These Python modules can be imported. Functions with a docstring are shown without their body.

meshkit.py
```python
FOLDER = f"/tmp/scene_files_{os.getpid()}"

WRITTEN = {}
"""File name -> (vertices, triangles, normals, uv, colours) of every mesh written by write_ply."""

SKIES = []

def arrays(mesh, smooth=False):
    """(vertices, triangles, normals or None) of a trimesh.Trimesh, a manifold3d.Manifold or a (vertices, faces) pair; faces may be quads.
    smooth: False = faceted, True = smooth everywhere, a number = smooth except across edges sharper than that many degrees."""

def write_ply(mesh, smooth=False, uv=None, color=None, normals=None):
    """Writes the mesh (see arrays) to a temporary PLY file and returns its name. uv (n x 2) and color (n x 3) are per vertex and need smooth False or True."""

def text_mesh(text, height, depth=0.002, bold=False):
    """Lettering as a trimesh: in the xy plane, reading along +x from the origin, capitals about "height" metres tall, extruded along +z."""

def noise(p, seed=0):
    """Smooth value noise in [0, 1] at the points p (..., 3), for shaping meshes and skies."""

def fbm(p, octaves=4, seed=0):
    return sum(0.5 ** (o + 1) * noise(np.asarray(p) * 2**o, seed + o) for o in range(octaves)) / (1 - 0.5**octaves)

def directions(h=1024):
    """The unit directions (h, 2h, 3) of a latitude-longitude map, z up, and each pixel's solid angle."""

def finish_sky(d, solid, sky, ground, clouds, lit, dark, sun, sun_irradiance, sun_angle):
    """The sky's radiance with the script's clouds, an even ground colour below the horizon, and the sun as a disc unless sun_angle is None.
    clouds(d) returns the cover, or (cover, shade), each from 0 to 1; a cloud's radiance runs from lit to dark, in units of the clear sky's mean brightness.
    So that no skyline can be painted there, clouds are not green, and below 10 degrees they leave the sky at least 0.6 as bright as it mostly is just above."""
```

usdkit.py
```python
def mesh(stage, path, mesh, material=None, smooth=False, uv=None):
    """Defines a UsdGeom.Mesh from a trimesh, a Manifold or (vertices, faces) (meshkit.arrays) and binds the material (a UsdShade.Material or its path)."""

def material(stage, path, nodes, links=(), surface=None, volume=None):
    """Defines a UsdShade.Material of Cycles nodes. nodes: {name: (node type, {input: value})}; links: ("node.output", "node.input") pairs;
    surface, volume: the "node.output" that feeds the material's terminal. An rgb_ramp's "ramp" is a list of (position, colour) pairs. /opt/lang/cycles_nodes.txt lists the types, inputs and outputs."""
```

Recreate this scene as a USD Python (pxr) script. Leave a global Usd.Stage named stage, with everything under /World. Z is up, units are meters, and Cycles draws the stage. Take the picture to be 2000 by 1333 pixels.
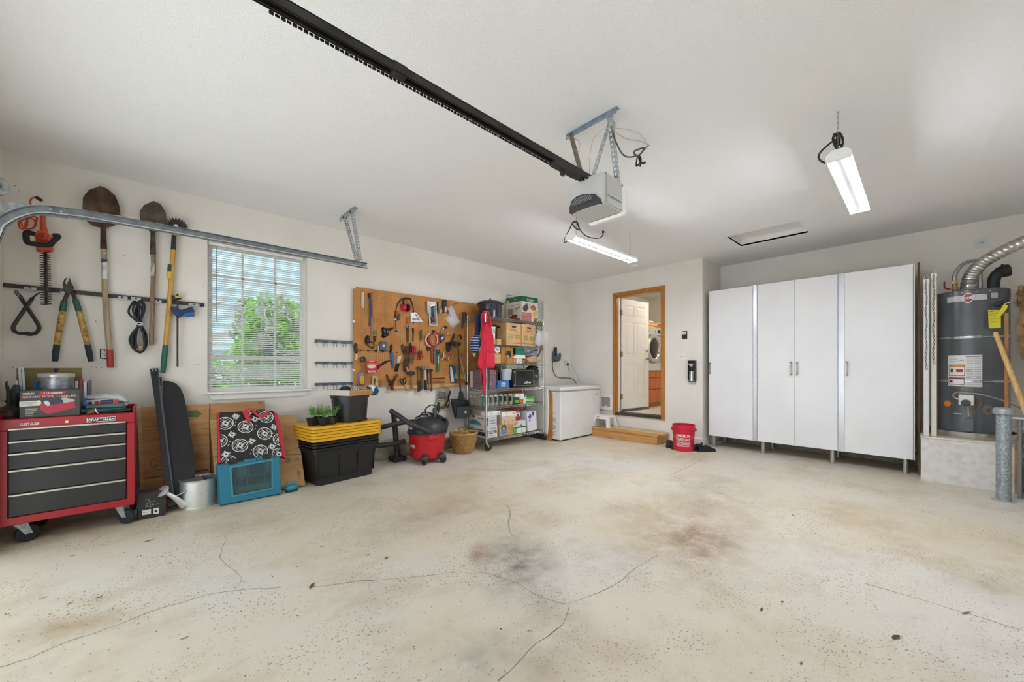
import math, random, numpy as np, trimesh, shapely.geometry as sg, shapely.ops as so, usdkit, meshkit
from pxr import Usd, UsdGeom, UsdLux, UsdShade, Gf, Sdf, Vt
stage = Usd.Stage.CreateInMemory()
UsdGeom.Xform.Define(stage, '/World'); UsdGeom.Scope.Define(stage, '/World/Looks')
rnd = random.Random(7); PI = math.pi

# ---------------------------------------------------------------- camera, sky, exposure
cam = UsdGeom.Camera.Define(stage, '/World/camera')
cam.CreateHorizontalApertureAttr(36.0); cam.CreateFocalLengthAttr(13.536); cam.CreateVerticalApertureOffsetAttr(0.923)
cam.CreateClippingRangeAttr(Gf.Vec2f(0.05, 500)); cam.CreateExposureAttr(1.33)
cam.AddTransformOp().Set(Gf.Matrix4d(0.7295,-0.684,0,0, 0,0,1,0, -0.684,-0.7295,0,0, 0,0,1.2,1))
SKY = 1.0          # strength of the overcast sky
LAMP = 1.25         # strength of the two LED shop lights
sky = UsdLux.DomeLight.Define(stage, '/World/sky'); sky.CreateIntensityAttr(.3*SKY); sky.CreateColorAttr(Gf.Vec3f(0.88,0.95,1.0))
sun = UsdLux.DistantLight.Define(stage, '/World/sun'); sun.CreateIntensityAttr(1500.0); sun.CreateAngleAttr(1.5); sun.CreateColorAttr(Gf.Vec3f(.97,0.99,1.0))
sun.AddRotateXYZOp().Set(Gf.Vec3f(8., -6., 0.))   # high, slightly in front of the open garage door

# ---------------------------------------------------------------- helpers
def C(h):
    h = h.lstrip('#'); v = [int(h[i:i+2],16)/255 for i in (0,2,4)]
    return tuple(x/12.92 if x <= .04045 else ((x+.055)/1.055)**2.4 for x in v)
LOOKS = {}
def look(name, nodes, links, surface='p.BSDF'):
    LOOKS[name] = usdkit.material(stage, '/World/Looks/'+name, nodes, links, surface=surface); return LOOKS[name]
def M(h, rough=.5, metal=0., **kw):
    """a plain procedural material: colour with a little tonal grain"""
    name = 'm_'+h.lstrip('#')+'_%d_%d'%(rough*100,metal*100)+''.join('_%s%d'%(k[:3],v*100) for k,v in kw.items())
    if name in LOOKS: return LOOKS[name]
    c = C(h)
    return look(name, {'n':('noise_texture',{'scale':14.,'detail':3.}),'g':('geometry',{}),'r':('rgb_ramp',{'ramp':[(.3,tuple(.97*x for x in c)),(.7,tuple(min(1,1.03*x) for x in c))]}),
        'p':('principled_bsdf',{'roughness':rough,'metallic':metal,**kw})}, [('g.position','n.vector'),('n.fac','r.fac'),('r.color','p.base_color')])
def N(name, ramp, scale=10., detail=4., rough=.5, metal=0., bump=0., stretch=(1,1,1), dist=.005, nrough=.55, tex='noise_texture', extra=None, **kw):
    """noise-coloured material; ramp is [(position, '#hex')]"""
    if name in LOOKS: return LOOKS[name]
    nd = {'g':('geometry',{}),'m':('mapping',{'scale':stretch}),'n':(tex,{'scale':scale,'detail':detail,'roughness':nrough,**(extra or {})}),
          'r':('rgb_ramp',{'ramp':[(a,C(h)) for a,h in ramp]}),'p':('principled_bsdf',{'roughness':rough,'metallic':metal,**kw})}
    ln = [('g.position','m.vector'),('m.vector','n.vector'),('n.distance' if tex=='voronoi_texture' else 'n.fac','r.fac'),('r.color','p.base_color')]
    if bump:
        nd['b'] = ('bump',{'strength':bump,'distance':dist}); ln += [('n.distance' if tex=='voronoi_texture' else 'n.fac','b.height'),('b.normal','p.normal')]
    return look(name, nd, ln)
def GL(name, h='#eef4f4', fac=.12, rough=.05):
    """thin clear plastic or glass that daylight passes: transparent mixed with glossy"""
    if name in LOOKS: return LOOKS[name]
    return look(name, {'t':('transparent_bsdf',{'color':C(h)}),'s':('glossy_bsdf',{'color':(.9,.9,.9),'roughness':rough}),'f':('fresnel',{'IOR':1.45}),'mx':('mix_closure',{})},
        [('f.fac','mx.fac'),('t.BSDF','mx.closure1'),('s.BSDF','mx.closure2')], surface='mx.closure')
def FILM(name, h, alpha=.5, rough=.3):
    if name in LOOKS: return LOOKS[name]
    return look(name, {'t':('transparent_bsdf',{'color':(1,1,1)}),'s':('principled_bsdf',{'base_color':C(h),'roughness':rough}),'mx':('mix_closure',{'fac':alpha})},
        [('t.BSDF','mx.closure1'),('s.BSDF','mx.closure2')], surface='mx.closure')
def GLOW(name, h, s): 
    return LOOKS.get(name) or look(name, {'e':('emission',{'color':C(h),'strength':s})}, [], surface='e.emission')

USED = {}
def fresh(parent, name):
    k = (parent, name); n = USED.get(k, 0); USED[k] = n+1
    return name if n == 0 else '%s_%03d' % (name, n)
def meta(prim, label=None, cat=None, group=None, kind=None):
    for k, v in (('label',label),('category',cat),('group',group),('kind',kind)):
        if v: prim.SetCustomDataByKey(k, v)
def put(parent, name, mesh, m, smooth=30):
    path = parent+'/'+fresh(parent, name)
    usdkit.mesh(stage, path, mesh, m, smooth=smooth); return path
def struct(name, mesh, m, parent='/World', smooth=False, kind='structure'):
    p = put(parent, name, mesh, m, smooth)
    if parent == '/World': meta(stage.GetPrimAtPath(p), kind=kind)
    return p
class T:
    """one thing: an Xform at the thing's base; parts are given in world coordinates, or in the thing's own with local=True"""
    def __init__(s, name, label, cat, loc=(0,0,0), rz=0, group=None, kind=None, local=False):
        s.path = '/World/'+fresh('/World', name); s.loc, s.rz, s.local = loc, rz, local
        x = UsdGeom.Xform.Define(stage, s.path); x.AddTranslateOp().Set(Gf.Vec3d(*map(float,loc))); x.AddRotateZOp().Set(math.degrees(rz))
        meta(x.GetPrim(), label, cat, group, kind); s.meta = (label, cat, group)
        s.inv = np.linalg.inv(tr(*loc) @ rot(rz,'z'))
    def add(s, name, mesh, m, parent=None, smooth=30, label=None, kind=None):
        if not s.local: mesh = mesh.copy(); mesh.apply_transform(s.inv)
        p = put(parent or s.path, name, mesh, m, smooth)
        meta(stage.GetPrimAtPath(p), label, kind=kind); return p
    def copy(s, loc, rz=0, label=None, group=None, name=None):
        p = '/World/'+fresh('/World', name or s.path.split('/')[-1]); x = UsdGeom.Xform.Define(stage, p)
        x.GetPrim().GetReferences().AddInternalReference(s.path); x.ClearXformOpOrder()
        x.AddTranslateOp().Set(Gf.Vec3d(*map(float,loc))); x.AddRotateZOp().Set(math.degrees(rz)); x.GetPrim().SetInstanceable(True)
        meta(x.GetPrim(), label or s.meta[0], s.meta[1], group or s.meta[2]); return x
def one(name, mesh, m, label, cat, group=None, kind=None, smooth=30):
    p = put('/World', name, mesh, m, smooth); meta(stage.GetPrimAtPath(p), label, cat, group, kind); return p

def tr(x=0,y=0,z=0): m = np.eye(4); m[:3,3] = x,y,z; return m
def rot(a, ax='z', p=(0,0,0)): return trimesh.transformations.rotation_matrix(a, {'x':[1,0,0],'y':[0,1,0],'z':[0,0,1]}[ax] if isinstance(ax,str) else ax, p)
def mv(mesh, *ms):
    mesh = mesh.copy()
    for m in ms: mesh.apply_transform(m)
    return mesh
def cat(*ms): return trimesh.util.concatenate([m for x in ms for m in (x if isinstance(x,(list,tuple)) else [x])])
def bx(x0,x1,y0,y1,z0,z1,b=0):
    x0,x1,y0,y1,z0,z1 = min(x0,x1),max(x0,x1),min(y0,y1),max(y0,y1),min(z0,z1),max(z0,z1)
    if b <= 0: return trimesh.creation.box(bounds=[[x0,y0,z0],[x1,y1,z1]])
    b = min(b, .45*min(x1-x0,y1-y0,z1-z0)); P = []
    for sx in (0,1):
        for sy in (0,1):
            for sz in (0,1):
                c = np.array([x1 if sx else x0, y1 if sy else y0, z1 if sz else z0]); d = np.array([-b if sx else b,-b if sy else b,-b if sz else b])
                for k in range(3):
                    q = c+d; q[k] = c[k]; P.append(q)
    return trimesh.convex.convex_hull(np.array(P))
def cb(c, s, b=0): return bx(c[0]-s[0]/2,c[0]+s[0]/2,c[1]-s[1]/2,c[1]+s[1]/2,c[2]-s[2]/2,c[2]+s[2]/2,b)
def hull(*pts): return trimesh.convex.convex_hull(np.array(pts, float))
def fr(o, U, V):
    m = np.eye(4); U, V = np.array(U,float), np.array(V,float); U = U/np.linalg.norm(U); V = V/np.linalg.norm(V)
    m[:3,0],m[:3,1],m[:3,2],m[:3,3] = U,V,np.cross(U,V),o; return m
def FL_(y): return fr((0,y,0),(1,0,0),(0,0,1))       # drawing plane facing the room from the left wall side: u = x, v = z, out = -y
def FB_(x): return fr((x,0,0),(0,-1,0),(0,0,1))      # drawing plane facing the garage door: u = -y, v = z, out = -x
def FF_(z): return fr((0,0,z),(1,0,0),(0,1,0))
def slab(pts, t, F, z0=0., holes=()):
    g = pts if hasattr(pts,'geom_type') else sg.Polygon(pts, holes)
    if not g.is_valid: g = g.buffer(0)
    gs = [q for q in getattr(g,'geoms',[g]) if q.geom_type == 'Polygon' and q.area > 1e-9]
    m = trimesh.util.concatenate([trimesh.creation.extrude_polygon(q, t, engine='earcut') for q in gs])
    m.apply_translation([0,0,z0]); m.apply_transform(F); return m
def rrect(x0,x1,y0,y1,r,n=5):
    return sg.box(x0+r,y0+r,x1-r,y1-r).buffer(r, quad_segs=n)
def pill(pts, t, F, z0=0, b=.003):
    """slab with a chamfered front edge"""
    g = sg.Polygon(pts) if not hasattr(pts,'geom_type') else pts
    g = g if g.is_valid else g.buffer(0); i = g.buffer(-b)
    return cat(slab(g, t-b, F, z0), slab(i, b, F, z0+t-b)) if not i.is_empty else slab(g, t, F, z0)
def spline(P, n=8, closed=False):
    P = np.array(P,float); k = len(P); out = []
    for i in range(k if closed else k-1):
        p0,p1,p2,p3 = (P[(i-1)%k],P[i],P[(i+1)%k],P[(i+2)%k]) if closed else (P[max(i-1,0)],P[i],P[i+1],P[min(i+2,k-1)])
        for t in np.arange(n)/n:
            out.append(.5*((2*p1)+(-p0+p2)*t+(2*p0-5*p1+4*p2-p3)*t*t+(-p0+3*p1-3*p2+p3)*t**3))
    if not closed: out.append(P[-1])
    return np.array(out)
def tube(P, r, sides=8, closed=False, flat=None):
    P = np.array(P,float); n = len(P); r = np.broadcast_to(np.array(r,float),(n,))
    d = np.roll(P,-1,0)-np.roll(P,1,0) if closed else np.gradient(P,axis=0)
    d /= np.linalg.norm(d,axis=1,keepdims=True)+1e-12
    a = np.cross(d[0],[0,0,1.]); a = np.cross(d[0],[1.,0,0]) if np.linalg.norm(a)<.1 else a
    A = []
    for i in range(n):
        a = a-d[i]*(a@d[i]); a /= np.linalg.norm(a)+1e-12; A.append(a)
    A = np.array(A); Bv = np.cross(d,A); th = np.arange(sides)*2*PI/sides
    ra, rb = r, r*(flat or 1)
    V = P[:,None]+ra[:,None,None]*np.cos(th)[None,:,None]*A[:,None]+rb[:,None,None]*np.sin(th)[None,:,None]*Bv[:,None]
    F = []
    for i in range(n if closed else n-1):
        j = (i+1)%n
        for k in range(sides):
            l = (k+1)%sides; F += [[i*sides+k,i*sides+l,j*sides+l],[i*sides+k,j*sides+l,j*sides+k]]
    V = V.reshape(-1,3)
    if not closed:
        V = np.vstack([V,P[:1],P[-1:]]); c0,c1 = len(V)-2,len(V)-1
        for k in range(sides):
            l = (k+1)%sides; F += [[c0,l,k],[c1,(n-1)*sides+k,(n-1)*sides+l]]
    return trimesh.Trimesh(V,F,process=False)
def rod(a, b, r, r2=None, sides=12): return tube([a,b],[r,r if r2 is None else r2],sides)
def cyl(c, r, h, n=24, ax='z', r2=None):
    """a cylinder or cone frustum whose base is centred on c"""
    m = lathe([(0,0),(r,0),(r if r2 is None else r2,h),(0,h)], n)
    if ax == 'x': m.apply_transform(rot(PI/2,'y'))
    if ax == 'y': m.apply_transform(rot(-PI/2,'x'))
    m.apply_translation(c); return m
def lathe(prof, n=24, c=(0,0,0)):
    P = np.array(prof,float); k = len(P); th = np.arange(n)*2*PI/n
    V = np.stack([P[:,None,0]*np.cos(th),P[:,None,0]*np.sin(th),np.repeat(P[:,1:2],n,1)],-1).reshape(-1,3); F = []
    for i in range(k-1):
        for j in range(n):
            l = (j+1)%n; a,b,c_,d = i*n+j,i*n+l,(i+1)*n+l,(i+1)*n+j
            if P[i,0] > 1e-9: F.append([a,b,c_])
            if P[i+1,0] > 1e-9: F.append([a,c_,d])
    m = trimesh.Trimesh(V,F,process=False); m.merge_vertices(); m.apply_translation(c); return m
def ball(c, r, n=2, s=(1,1,1)):
    m = trimesh.creation.icosphere(n, r); m.apply_scale(s); m.apply_translation(c); return m
def grid(fn, nu, nv, thick=0.):
    """a sheet from fn(u, v) -> point; with thick, a closed shell"""
    V = np.array([[fn(u/(nu-1), v/(nv-1)) for v in range(nv)] for u in range(nu)],float)
    F = []
    for i in range(nu-1):
        for j in range(nv-1):
            a,b,c,d = i*nv+j,(i+1)*nv+j,(i+1)*nv+j+1,i*nv+j+1; F += [[a,b,c],[a,c,d]]
    m = trimesh.Trimesh(V.reshape(-1,3),F,process=False)
    if not thick: return m
    nrm = m.vertex_normals; n = len(m.vertices); W = np.vstack([m.vertices,m.vertices-nrm*thick]); F = np.array(F)
    E = [(i*nv,(i+1)*nv) for i in range(nu-1)]+[((i+1)*nv+nv-1,i*nv+nv-1) for i in range(nu-1)]+[(j+1,j) for j in range(nv-1)]+[((nu-1)*nv+j,(nu-1)*nv+j+1) for j in range(nv-1)]
    S = [f for a,b in E for f in ([a,a+n,b+n],[a,b+n,b])]
    return trimesh.Trimesh(W,np.vstack([F,F[:,::-1]+n,np.array(S)]),process=False)
TXT = {}
def text(s, h, F, x=0, y=0, d=.0006, bold=False, center=False, sx=1., slant=0.):
    if (s,bold) not in TXT: TXT[(s,bold)] = meshkit.text_mesh(s, 1., 1., bold)
    m = TXT[(s,bold)].copy(); w = m.bounds[1][0]*h*sx
    a = np.diag([h*sx,h,d,1.]); a[0,1] = slant*h; m.apply_transform(a); m.apply_translation([x-(w/2 if center else 0),y,0]); m.apply_transform(F); return m
def textbox(s, F, x0, x1, y0, y1, d=.0006, bold=False, slant=0.):
    """lettering stretched to fill a rectangle"""
    if (s,bold) not in TXT: TXT[(s,bold)] = meshkit.text_mesh(s, 1., 1., bold)
    m = TXT[(s,bold)].copy(); lo,hi = m.bounds; a = np.diag([(x1-x0)/(hi[0]-lo[0]),(y1-y0)/(hi[1]-lo[1]),d,1.]); a[0,1] = slant*(x1-x0)/(hi[0]-lo[0])
    m.apply_translation(-lo); m.apply_transform(a); m.apply_translation([x0,y0,0]); m.apply_transform(F); return m

from scipy.spatial import Delaunay
def _fill(g, s):
    g = g if hasattr(g,'geom_type') else sg.Polygon(g)
    g = g if g.is_valid else g.buffer(0)
    if g.geom_type != 'Polygon': g = max(g.geoms, key=lambda q:q.area)
    ring = [g.exterior]+list(g.interiors); B = []
    for r in ring:
        n = max(int(r.length/s),6); B += [r.interpolate(i/n,True).coords[0] for i in range(n)]
    x0,y0,x1,y1 = g.bounds; I = []; row = 0
    y = y0+s*.5
    while y < y1:
        x = x0+s*(.5 if row%2 else 1.)
        while x < x1:
            p = sg.Point(x,y)
            if g.contains(p) and g.boundary.distance(p) > s*.45: I.append((x,y))
            x += s
        y += s*.87; row += 1
    P = np.array(B+I); tri = Delaunay(P).simplices
    gb = g.buffer(s*.02); tri = np.array([t for t in tri if gb.contains(sg.Point(P[t].mean(0)))])
    a = P[tri]; cr = (a[:,1,0]-a[:,0,0])*(a[:,2,1]-a[:,0,1])-(a[:,1,1]-a[:,0,1])*(a[:,2,0]-a[:,0,0])
    tri = tri[np.abs(cr) > 1e-12]; cr = cr[np.abs(cr) > 1e-12]; tri[cr<0] = tri[cr<0][:,::-1]
    D = np.array([g.boundary.distance(sg.Point(*p)) for p in P]); D[:len(B)] = 0
    return P, tri, D
def puff(pts, H, F, z0=0., s=None, R=None, back=.35, rough=0., seed=1):
    """a soft or rounded solid with the given outline, H deep, swelling from its edge"""
    g = sg.Polygon(pts) if not hasattr(pts,'geom_type') else pts
    s = s or math.sqrt(max(g.area,1e-9))/9; P,tri,D = _fill(g,s); R = R or max(D.max(),1e-6)
    t = np.clip(D/R,0,1); z = H*np.sqrt(np.clip(1-(1-t)**2,0,1))
    if rough: z = z+(meshkit.fbm(np.c_[P/s/2.5,0*z],3,seed)-.5)*rough*np.minimum(1,t*3)
    n = len(P); V = np.vstack([np.c_[P,z0+z],np.c_[P,z0-back*z*0-back*H*np.sqrt(np.clip(1-(1-t)**2,0,1))]])
    m = trimesh.Trimesh(V,np.vstack([tri,tri[:,::-1]+n]),process=False); m.merge_vertices(); m.apply_transform(F); return m
def dish(pts, fn, t, F, s=None):
    """a curved sheet with the given outline: z = fn(u, v), t thick"""
    g = sg.Polygon(pts) if not hasattr(pts,'geom_type') else pts
    s = s or math.sqrt(max(g.area,1e-9))/9; P,tri,D = _fill(g,s); n = len(P)
    z = np.array([fn(*p) for p in P]); V = np.vstack([np.c_[P,z],np.c_[P,z-t]])
    e = np.vstack([tri[:,[0,1]],tri[:,[1,2]],tri[:,[2,0]]]); S = set(map(tuple,e)); Q = []
    for a,b in S:
        if (b,a) not in S: Q += [[a,b+n,b],[a,a+n,b+n]]
    m = trimesh.Trimesh(V,np.vstack([tri,tri[:,::-1]+n,np.array(Q)[:,::-1]]),process=False); m.fix_normals(); m.apply_transform(F); return m
def rods(P, r, F=None, sides=8, n=6, closed=False):
    m = tube(spline(P,n,closed),r,sides,closed)
    return m if F is None else mv(m,F)
def strip2(pts, w0, w1=None):
    """a tapering 2-D band along two points"""
    (a,b),(c,d) = pts; w1 = w0 if w1 is None else w1; L = math.hypot(c-a,d-b); nx,ny = -(d-b)/L,(c-a)/L
    return [(a+nx*w0/2,b+ny*w0/2),(a-nx*w0/2,b-ny*w0/2),(c-nx*w1/2,d-ny*w1/2),(c+nx*w1/2,d+ny*w1/2)]

# ---------------------------------------------------------------- the room
XF, XW, XR, YL, YR, YC, ZC = -0.82, 6.087, 6.858, 4.80, -1.8, 2.279, 2.856   # front wall, door wall, recess wall, left wall, right wall, wall corner, ceiling
look('wall_paint', {'g':('geometry',{}),'n':('noise_texture',{'scale':2.2,'detail':4.}),'r':('rgb_ramp',{'ramp':[(.3,C('#e5e0d6')),(.7,C('#ebe7df'))]}),
   'n2':('noise_texture',{'scale':90.,'detail':3.}),'b':('bump',{'strength':.25,'distance':.003}),'p':('principled_bsdf',{'roughness':.7})},
   [('g.position','n.vector'),('g.position','n2.vector'),('n.fac','r.fac'),('r.color','p.base_color'),('n2.fac','b.height'),('b.normal','p.normal')])
WALL = LOOKS['wall_paint']
CEIL = look('ceiling_texture', {'g':('geometry',{}),'n':('noise_texture',{'scale':110.,'detail':4.,'roughness':.6}),'r':('rgb_ramp',{'ramp':[(.3,C('#eeeeee')),(.7,C('#f5f5f5'))]}),
   'b':('bump',{'strength':.6,'distance':.006}),'p':('principled_bsdf',{'roughness':.85})},
   [('g.position','n.vector'),('n.fac','r.fac'),('r.color','p.base_color'),('n.fac','b.height'),('b.normal','p.normal')])
CONC = N('stem_concrete', [(.3,'#8d877c'),(.7,'#b0aa9d')], scale=14., rough=.9, bump=.3)
WHITE = M('#eceae6', .45); OAK = N('oak_trim', [(.25,'#9a5f22'),(.5,'#b5772f'),(.75,'#c68a3e')], scale=6., detail=6, stretch=(8,8,.6), rough=.4)
OAKH = N('oak_trim_flat', [(.25,'#9a5f22'),(.5,'#b5772f'),(.75,'#c68a3e')], scale=6., detail=6, stretch=(8,.6,8), rough=.4)

# floor: painted concrete, with its stains, flecks and brush marks in the material, its cracks as geometry
def floor_look():
    nd = {'g':('geometry',{}),'mix0':('noise_texture',{'scale':.55,'detail':5.,'roughness':.6}),'r0':('rgb_ramp',{'ramp':[(.34,C('#d0c4aa')),(.5,C('#d3cab8')),(.62,C('#d2cdc3'))]}),
      'n1':('noise_texture',{'scale':1.6,'detail':7.,'roughness':.68}),'r1':('rgb_ramp',{'ramp':[(.5,(0,0,0)),(.72,(1,1,1))]}),
      'mp2':('mapping',{'scale':(1.,2.6,1.)}),'n2':('noise_texture',{'scale':3.2,'detail':6.,'roughness':.62}),'r2':('rgb_ramp',{'ramp':[(.55,(0,0,0)),(.8,(1,1,1))]}),
      'v':('voronoi_texture',{'scale':62.,'randomness':1.}),'rv':('rgb_ramp',{'ramp':[(.2,(1,1,1)),(.27,(0,0,0))]}),'vn':('noise_texture',{'scale':2.4,'detail':4.}),'rvn':('rgb_ramp',{'ramp':[(.44,(0,0,0)),(.62,(1,1,1))]}),
      'v2':('voronoi_texture',{'scale':23.,'randomness':1.}),'rv2':('rgb_ramp',{'ramp':[(.07,(1,1,1)),(.12,(0,0,0))]}),
      'fl':('math',{'math_type':'multiply'}),'fs':('math',{'math_type':'multiply','value2':.8}),'f2':('math',{'math_type':'multiply','value2':.55}),
      's1':('math',{'math_type':'multiply','value2':.5}),'s2':('math',{'math_type':'multiply','value2':.32}),
      'a':('mix_color',{'blend_type':'mix','b':C('#a58d68')}),'b_':('mix_color',{'blend_type':'mix','b':C('#a9a499')}),'c':('mix_color',{'blend_type':'mix','b':C('#5f584d')}),'d':('mix_color',{'blend_type':'mix','b':C('#5c4a37')}),
      'n4':('noise_texture',{'scale':5.,'detail':8.,'roughness':.7}),'r3':('rgb_ramp',{'ramp':[(.36,(.1,.1,.1)),(.66,(1,1,1))]}),'mp3':('mapping',{'scale':(24.,380.,1.)}),'n3':('noise_texture',{'scale':1.,'detail':3.}),'bp':('bump',{'strength':.5,'distance':.004}),
      'rr':('map_range',{'from_min':.35,'from_max':.7,'to_min':.36,'to_max':.62}),'p':('principled_bsdf',{'roughness':.5,'specular_ior_level':.4})}
    ln = [('g.position',k+'.vector') for k in ('n4','mix0','n1','v','vn','v2','mp2','mp3')]+[('n4.fac','r3.fac'),('mp2.vector','n2.vector'),('mp3.vector','n3.vector'),('mix0.fac','r0.fac'),('n1.fac','r1.fac'),('n2.fac','r2.fac'),
      ('v.distance','rv.fac'),('vn.fac','rvn.fac'),('v2.distance','rv2.fac'),('rv.color','fl.value1'),('rvn.color','fl.value2'),('fl.value','fs.value1'),('rv2.color','f2.value1'),
      ('r1.color','s1.value1'),('r2.color','s2.value1'),('r0.color','a.a'),('s1.value','a.fac'),('a.result','b_.a'),('s2.value','b_.fac'),('b_.result','c.a'),('fs.value','c.fac'),('c.result','d.a'),('f2.value','d.fac'),
      ('n3.fac','bp.height'),('bp.normal','p.normal'),('mix0.fac','rr.value'),('rr.result','p.roughness')]
    # oil and rust stains that stay where they are: (x, y, radius, stretch, angle, colour, strength)
    last = 'd.result'
    for i,(x,y,r,sx,a,h,k) in enumerate(STAINS):
        nd['mq%d'%i] = ('mapping',{'mapping_type':'texture','location':(x,y,0),'rotation':(0,0,a),'scale':(r*sx,r,9.)}); nd['gq%d'%i] = ('gradient_texture',{'gradient_type':'spherical'})
        nd['nq%d'%i] = ('math',{'math_type':'multiply'}); nd['kq%d'%i] = ('math',{'math_type':'multiply','value2':k*.62,'use_clamp':True}); nd['cq%d'%i] = ('mix_color',{'blend_type':'mix','b':C(h)})
        ln += [('g.position','mq%d.vector'%i),('mq%d.vector'%i,'gq%d.vector'%i),('gq%d.fac'%i,'nq%d.value1'%i),('r3.color','nq%d.value2'%i),('nq%d.value'%i,'kq%d.value1'%i),('kq%d.value'%i,'cq%d.fac'%i),(last,'cq%d.a'%i)]
        last = 'cq%d.result'%i
    return look('floor_paint', nd, ln+[(last,'p.base_color')])
STAINS = [(*(2.902,1.241,0.0)[:2],.75,1.5,.2,'#8e7450',1.3),(*(3.994,1.363,0.0)[:2],.7,1.4,.3,'#8d8676',1.0),(*(1.66,1.724,0.0)[:2],.32,1.9,.9,'#7a736c',2.2),(*(1.559,1.954,0.0)[:2],.12,1.6,.9,'#8a5a44',1.6),
  (*(1.603,2.731,0.0)[:2],.3,2.2,.1,'#93836a',1.3),(*(3.404,2.638,0.0)[:2],.5,2.,0.,'#a3895f',1.),(*(2.725,1.06,0.0)[:2],.35,1.4,.3,'#7d5a3c',1.3),(*(0.956,1.265,0.0)[:2],.16,1.6,.2,'#6b6f74',1.1),(*(1.258,1.144,0.0)[:2],.25,1.8,.3,'#7c7468',1.),
  (*(-0.316,2.711,0.0)[:2],.16,2.6,-.4,'#a08458',1.3),(*(-0.638,4.438,0.0)[:2],.4,2.4,0.,'#9f8c66',1.2),(*(0.045,4.191,0.0)[:2],.35,3.,0.,'#a08c66',1.2),(*(3.981,0.107,0.0)[:2],.5,1.6,.3,'#b09a70',1.),(*(3.39,-0.249,0.0)[:2],.25,1.5,.3,'#8f8468',1.1),(*(4.06,0.427,0.0)[:2],.4,1.6,.3,'#ab9466',1.)]
FLOOR = floor_look()
fl = struct('floor', bx(XF-.15,XR+.1,YR-.1,YL+.1,-.12,0), FLOOR)
CRACK = M('#6f675b', .9)
def ribbon(P, w, z=.0006):
    P = spline([(x,y,z) for x,y in P], 3); d = np.gradient(P,axis=0); n = np.stack([-d[:,1],d[:,0],0*d[:,0]],1); n /= np.linalg.norm(n,axis=1,keepdims=True)
    j = np.array([rnd.uniform(-.5,.5) for _ in P])[:,None]*w*3; ww = np.array([rnd.uniform(.4,1.2) for _ in P])[:,None]*w/2
    V = np.vstack([P+n*(j+ww),P+n*(j-ww)]); k = len(P); F = [f for i in range(k-1) for f in ([i,i+k,i+k+1],[i,i+k+1,i+1])]
    return trimesh.Trimesh(V,F,process=False)
for pts,w in (([(-0.44,2.523),(-0.363,2.521),(-0.269,2.559),(-0.162,2.557),(-0.009,2.59),(0.124,2.583),(0.269,2.558),(0.456,2.435),(0.665,2.266),(0.848,2.163),(1.075,2.0),(1.324,1.85),(1.43,1.72),(1.479,1.536),(1.484,1.35),(1.54,1.226)],.0035),
              ([(1.54,1.226),(1.674,1.197),(1.855,1.157),(2.109,1.176),(2.354,1.153)],.0035),([(1.54,1.226),(1.403,1.147),(1.224,1.143),(1.075,1.117),(0.968,1.103)],.0045),
              ([(0.312,2.517),(0.374,2.665),(0.318,3.026),(0.402,3.404)],.0025),([(4.227,1.922),(5.184,1.966),(5.176,2.248)],.004),([(4.188,1.903),(3.961,1.352),(3.738,0.879)],.003),([(2.893,0.218),(2.894,0.022),(2.896,-0.15),(2.897,-0.315)],.005)):
    struct('crack', ribbon(pts,w), CRACK, fl)
# pale scratch and a dragged mark
struct('scuff', ribbon([(2.255,2.464),(2.031,2.189),(1.869,1.994)],.012,.0005), M('#9c978c',.8), fl)

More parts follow.
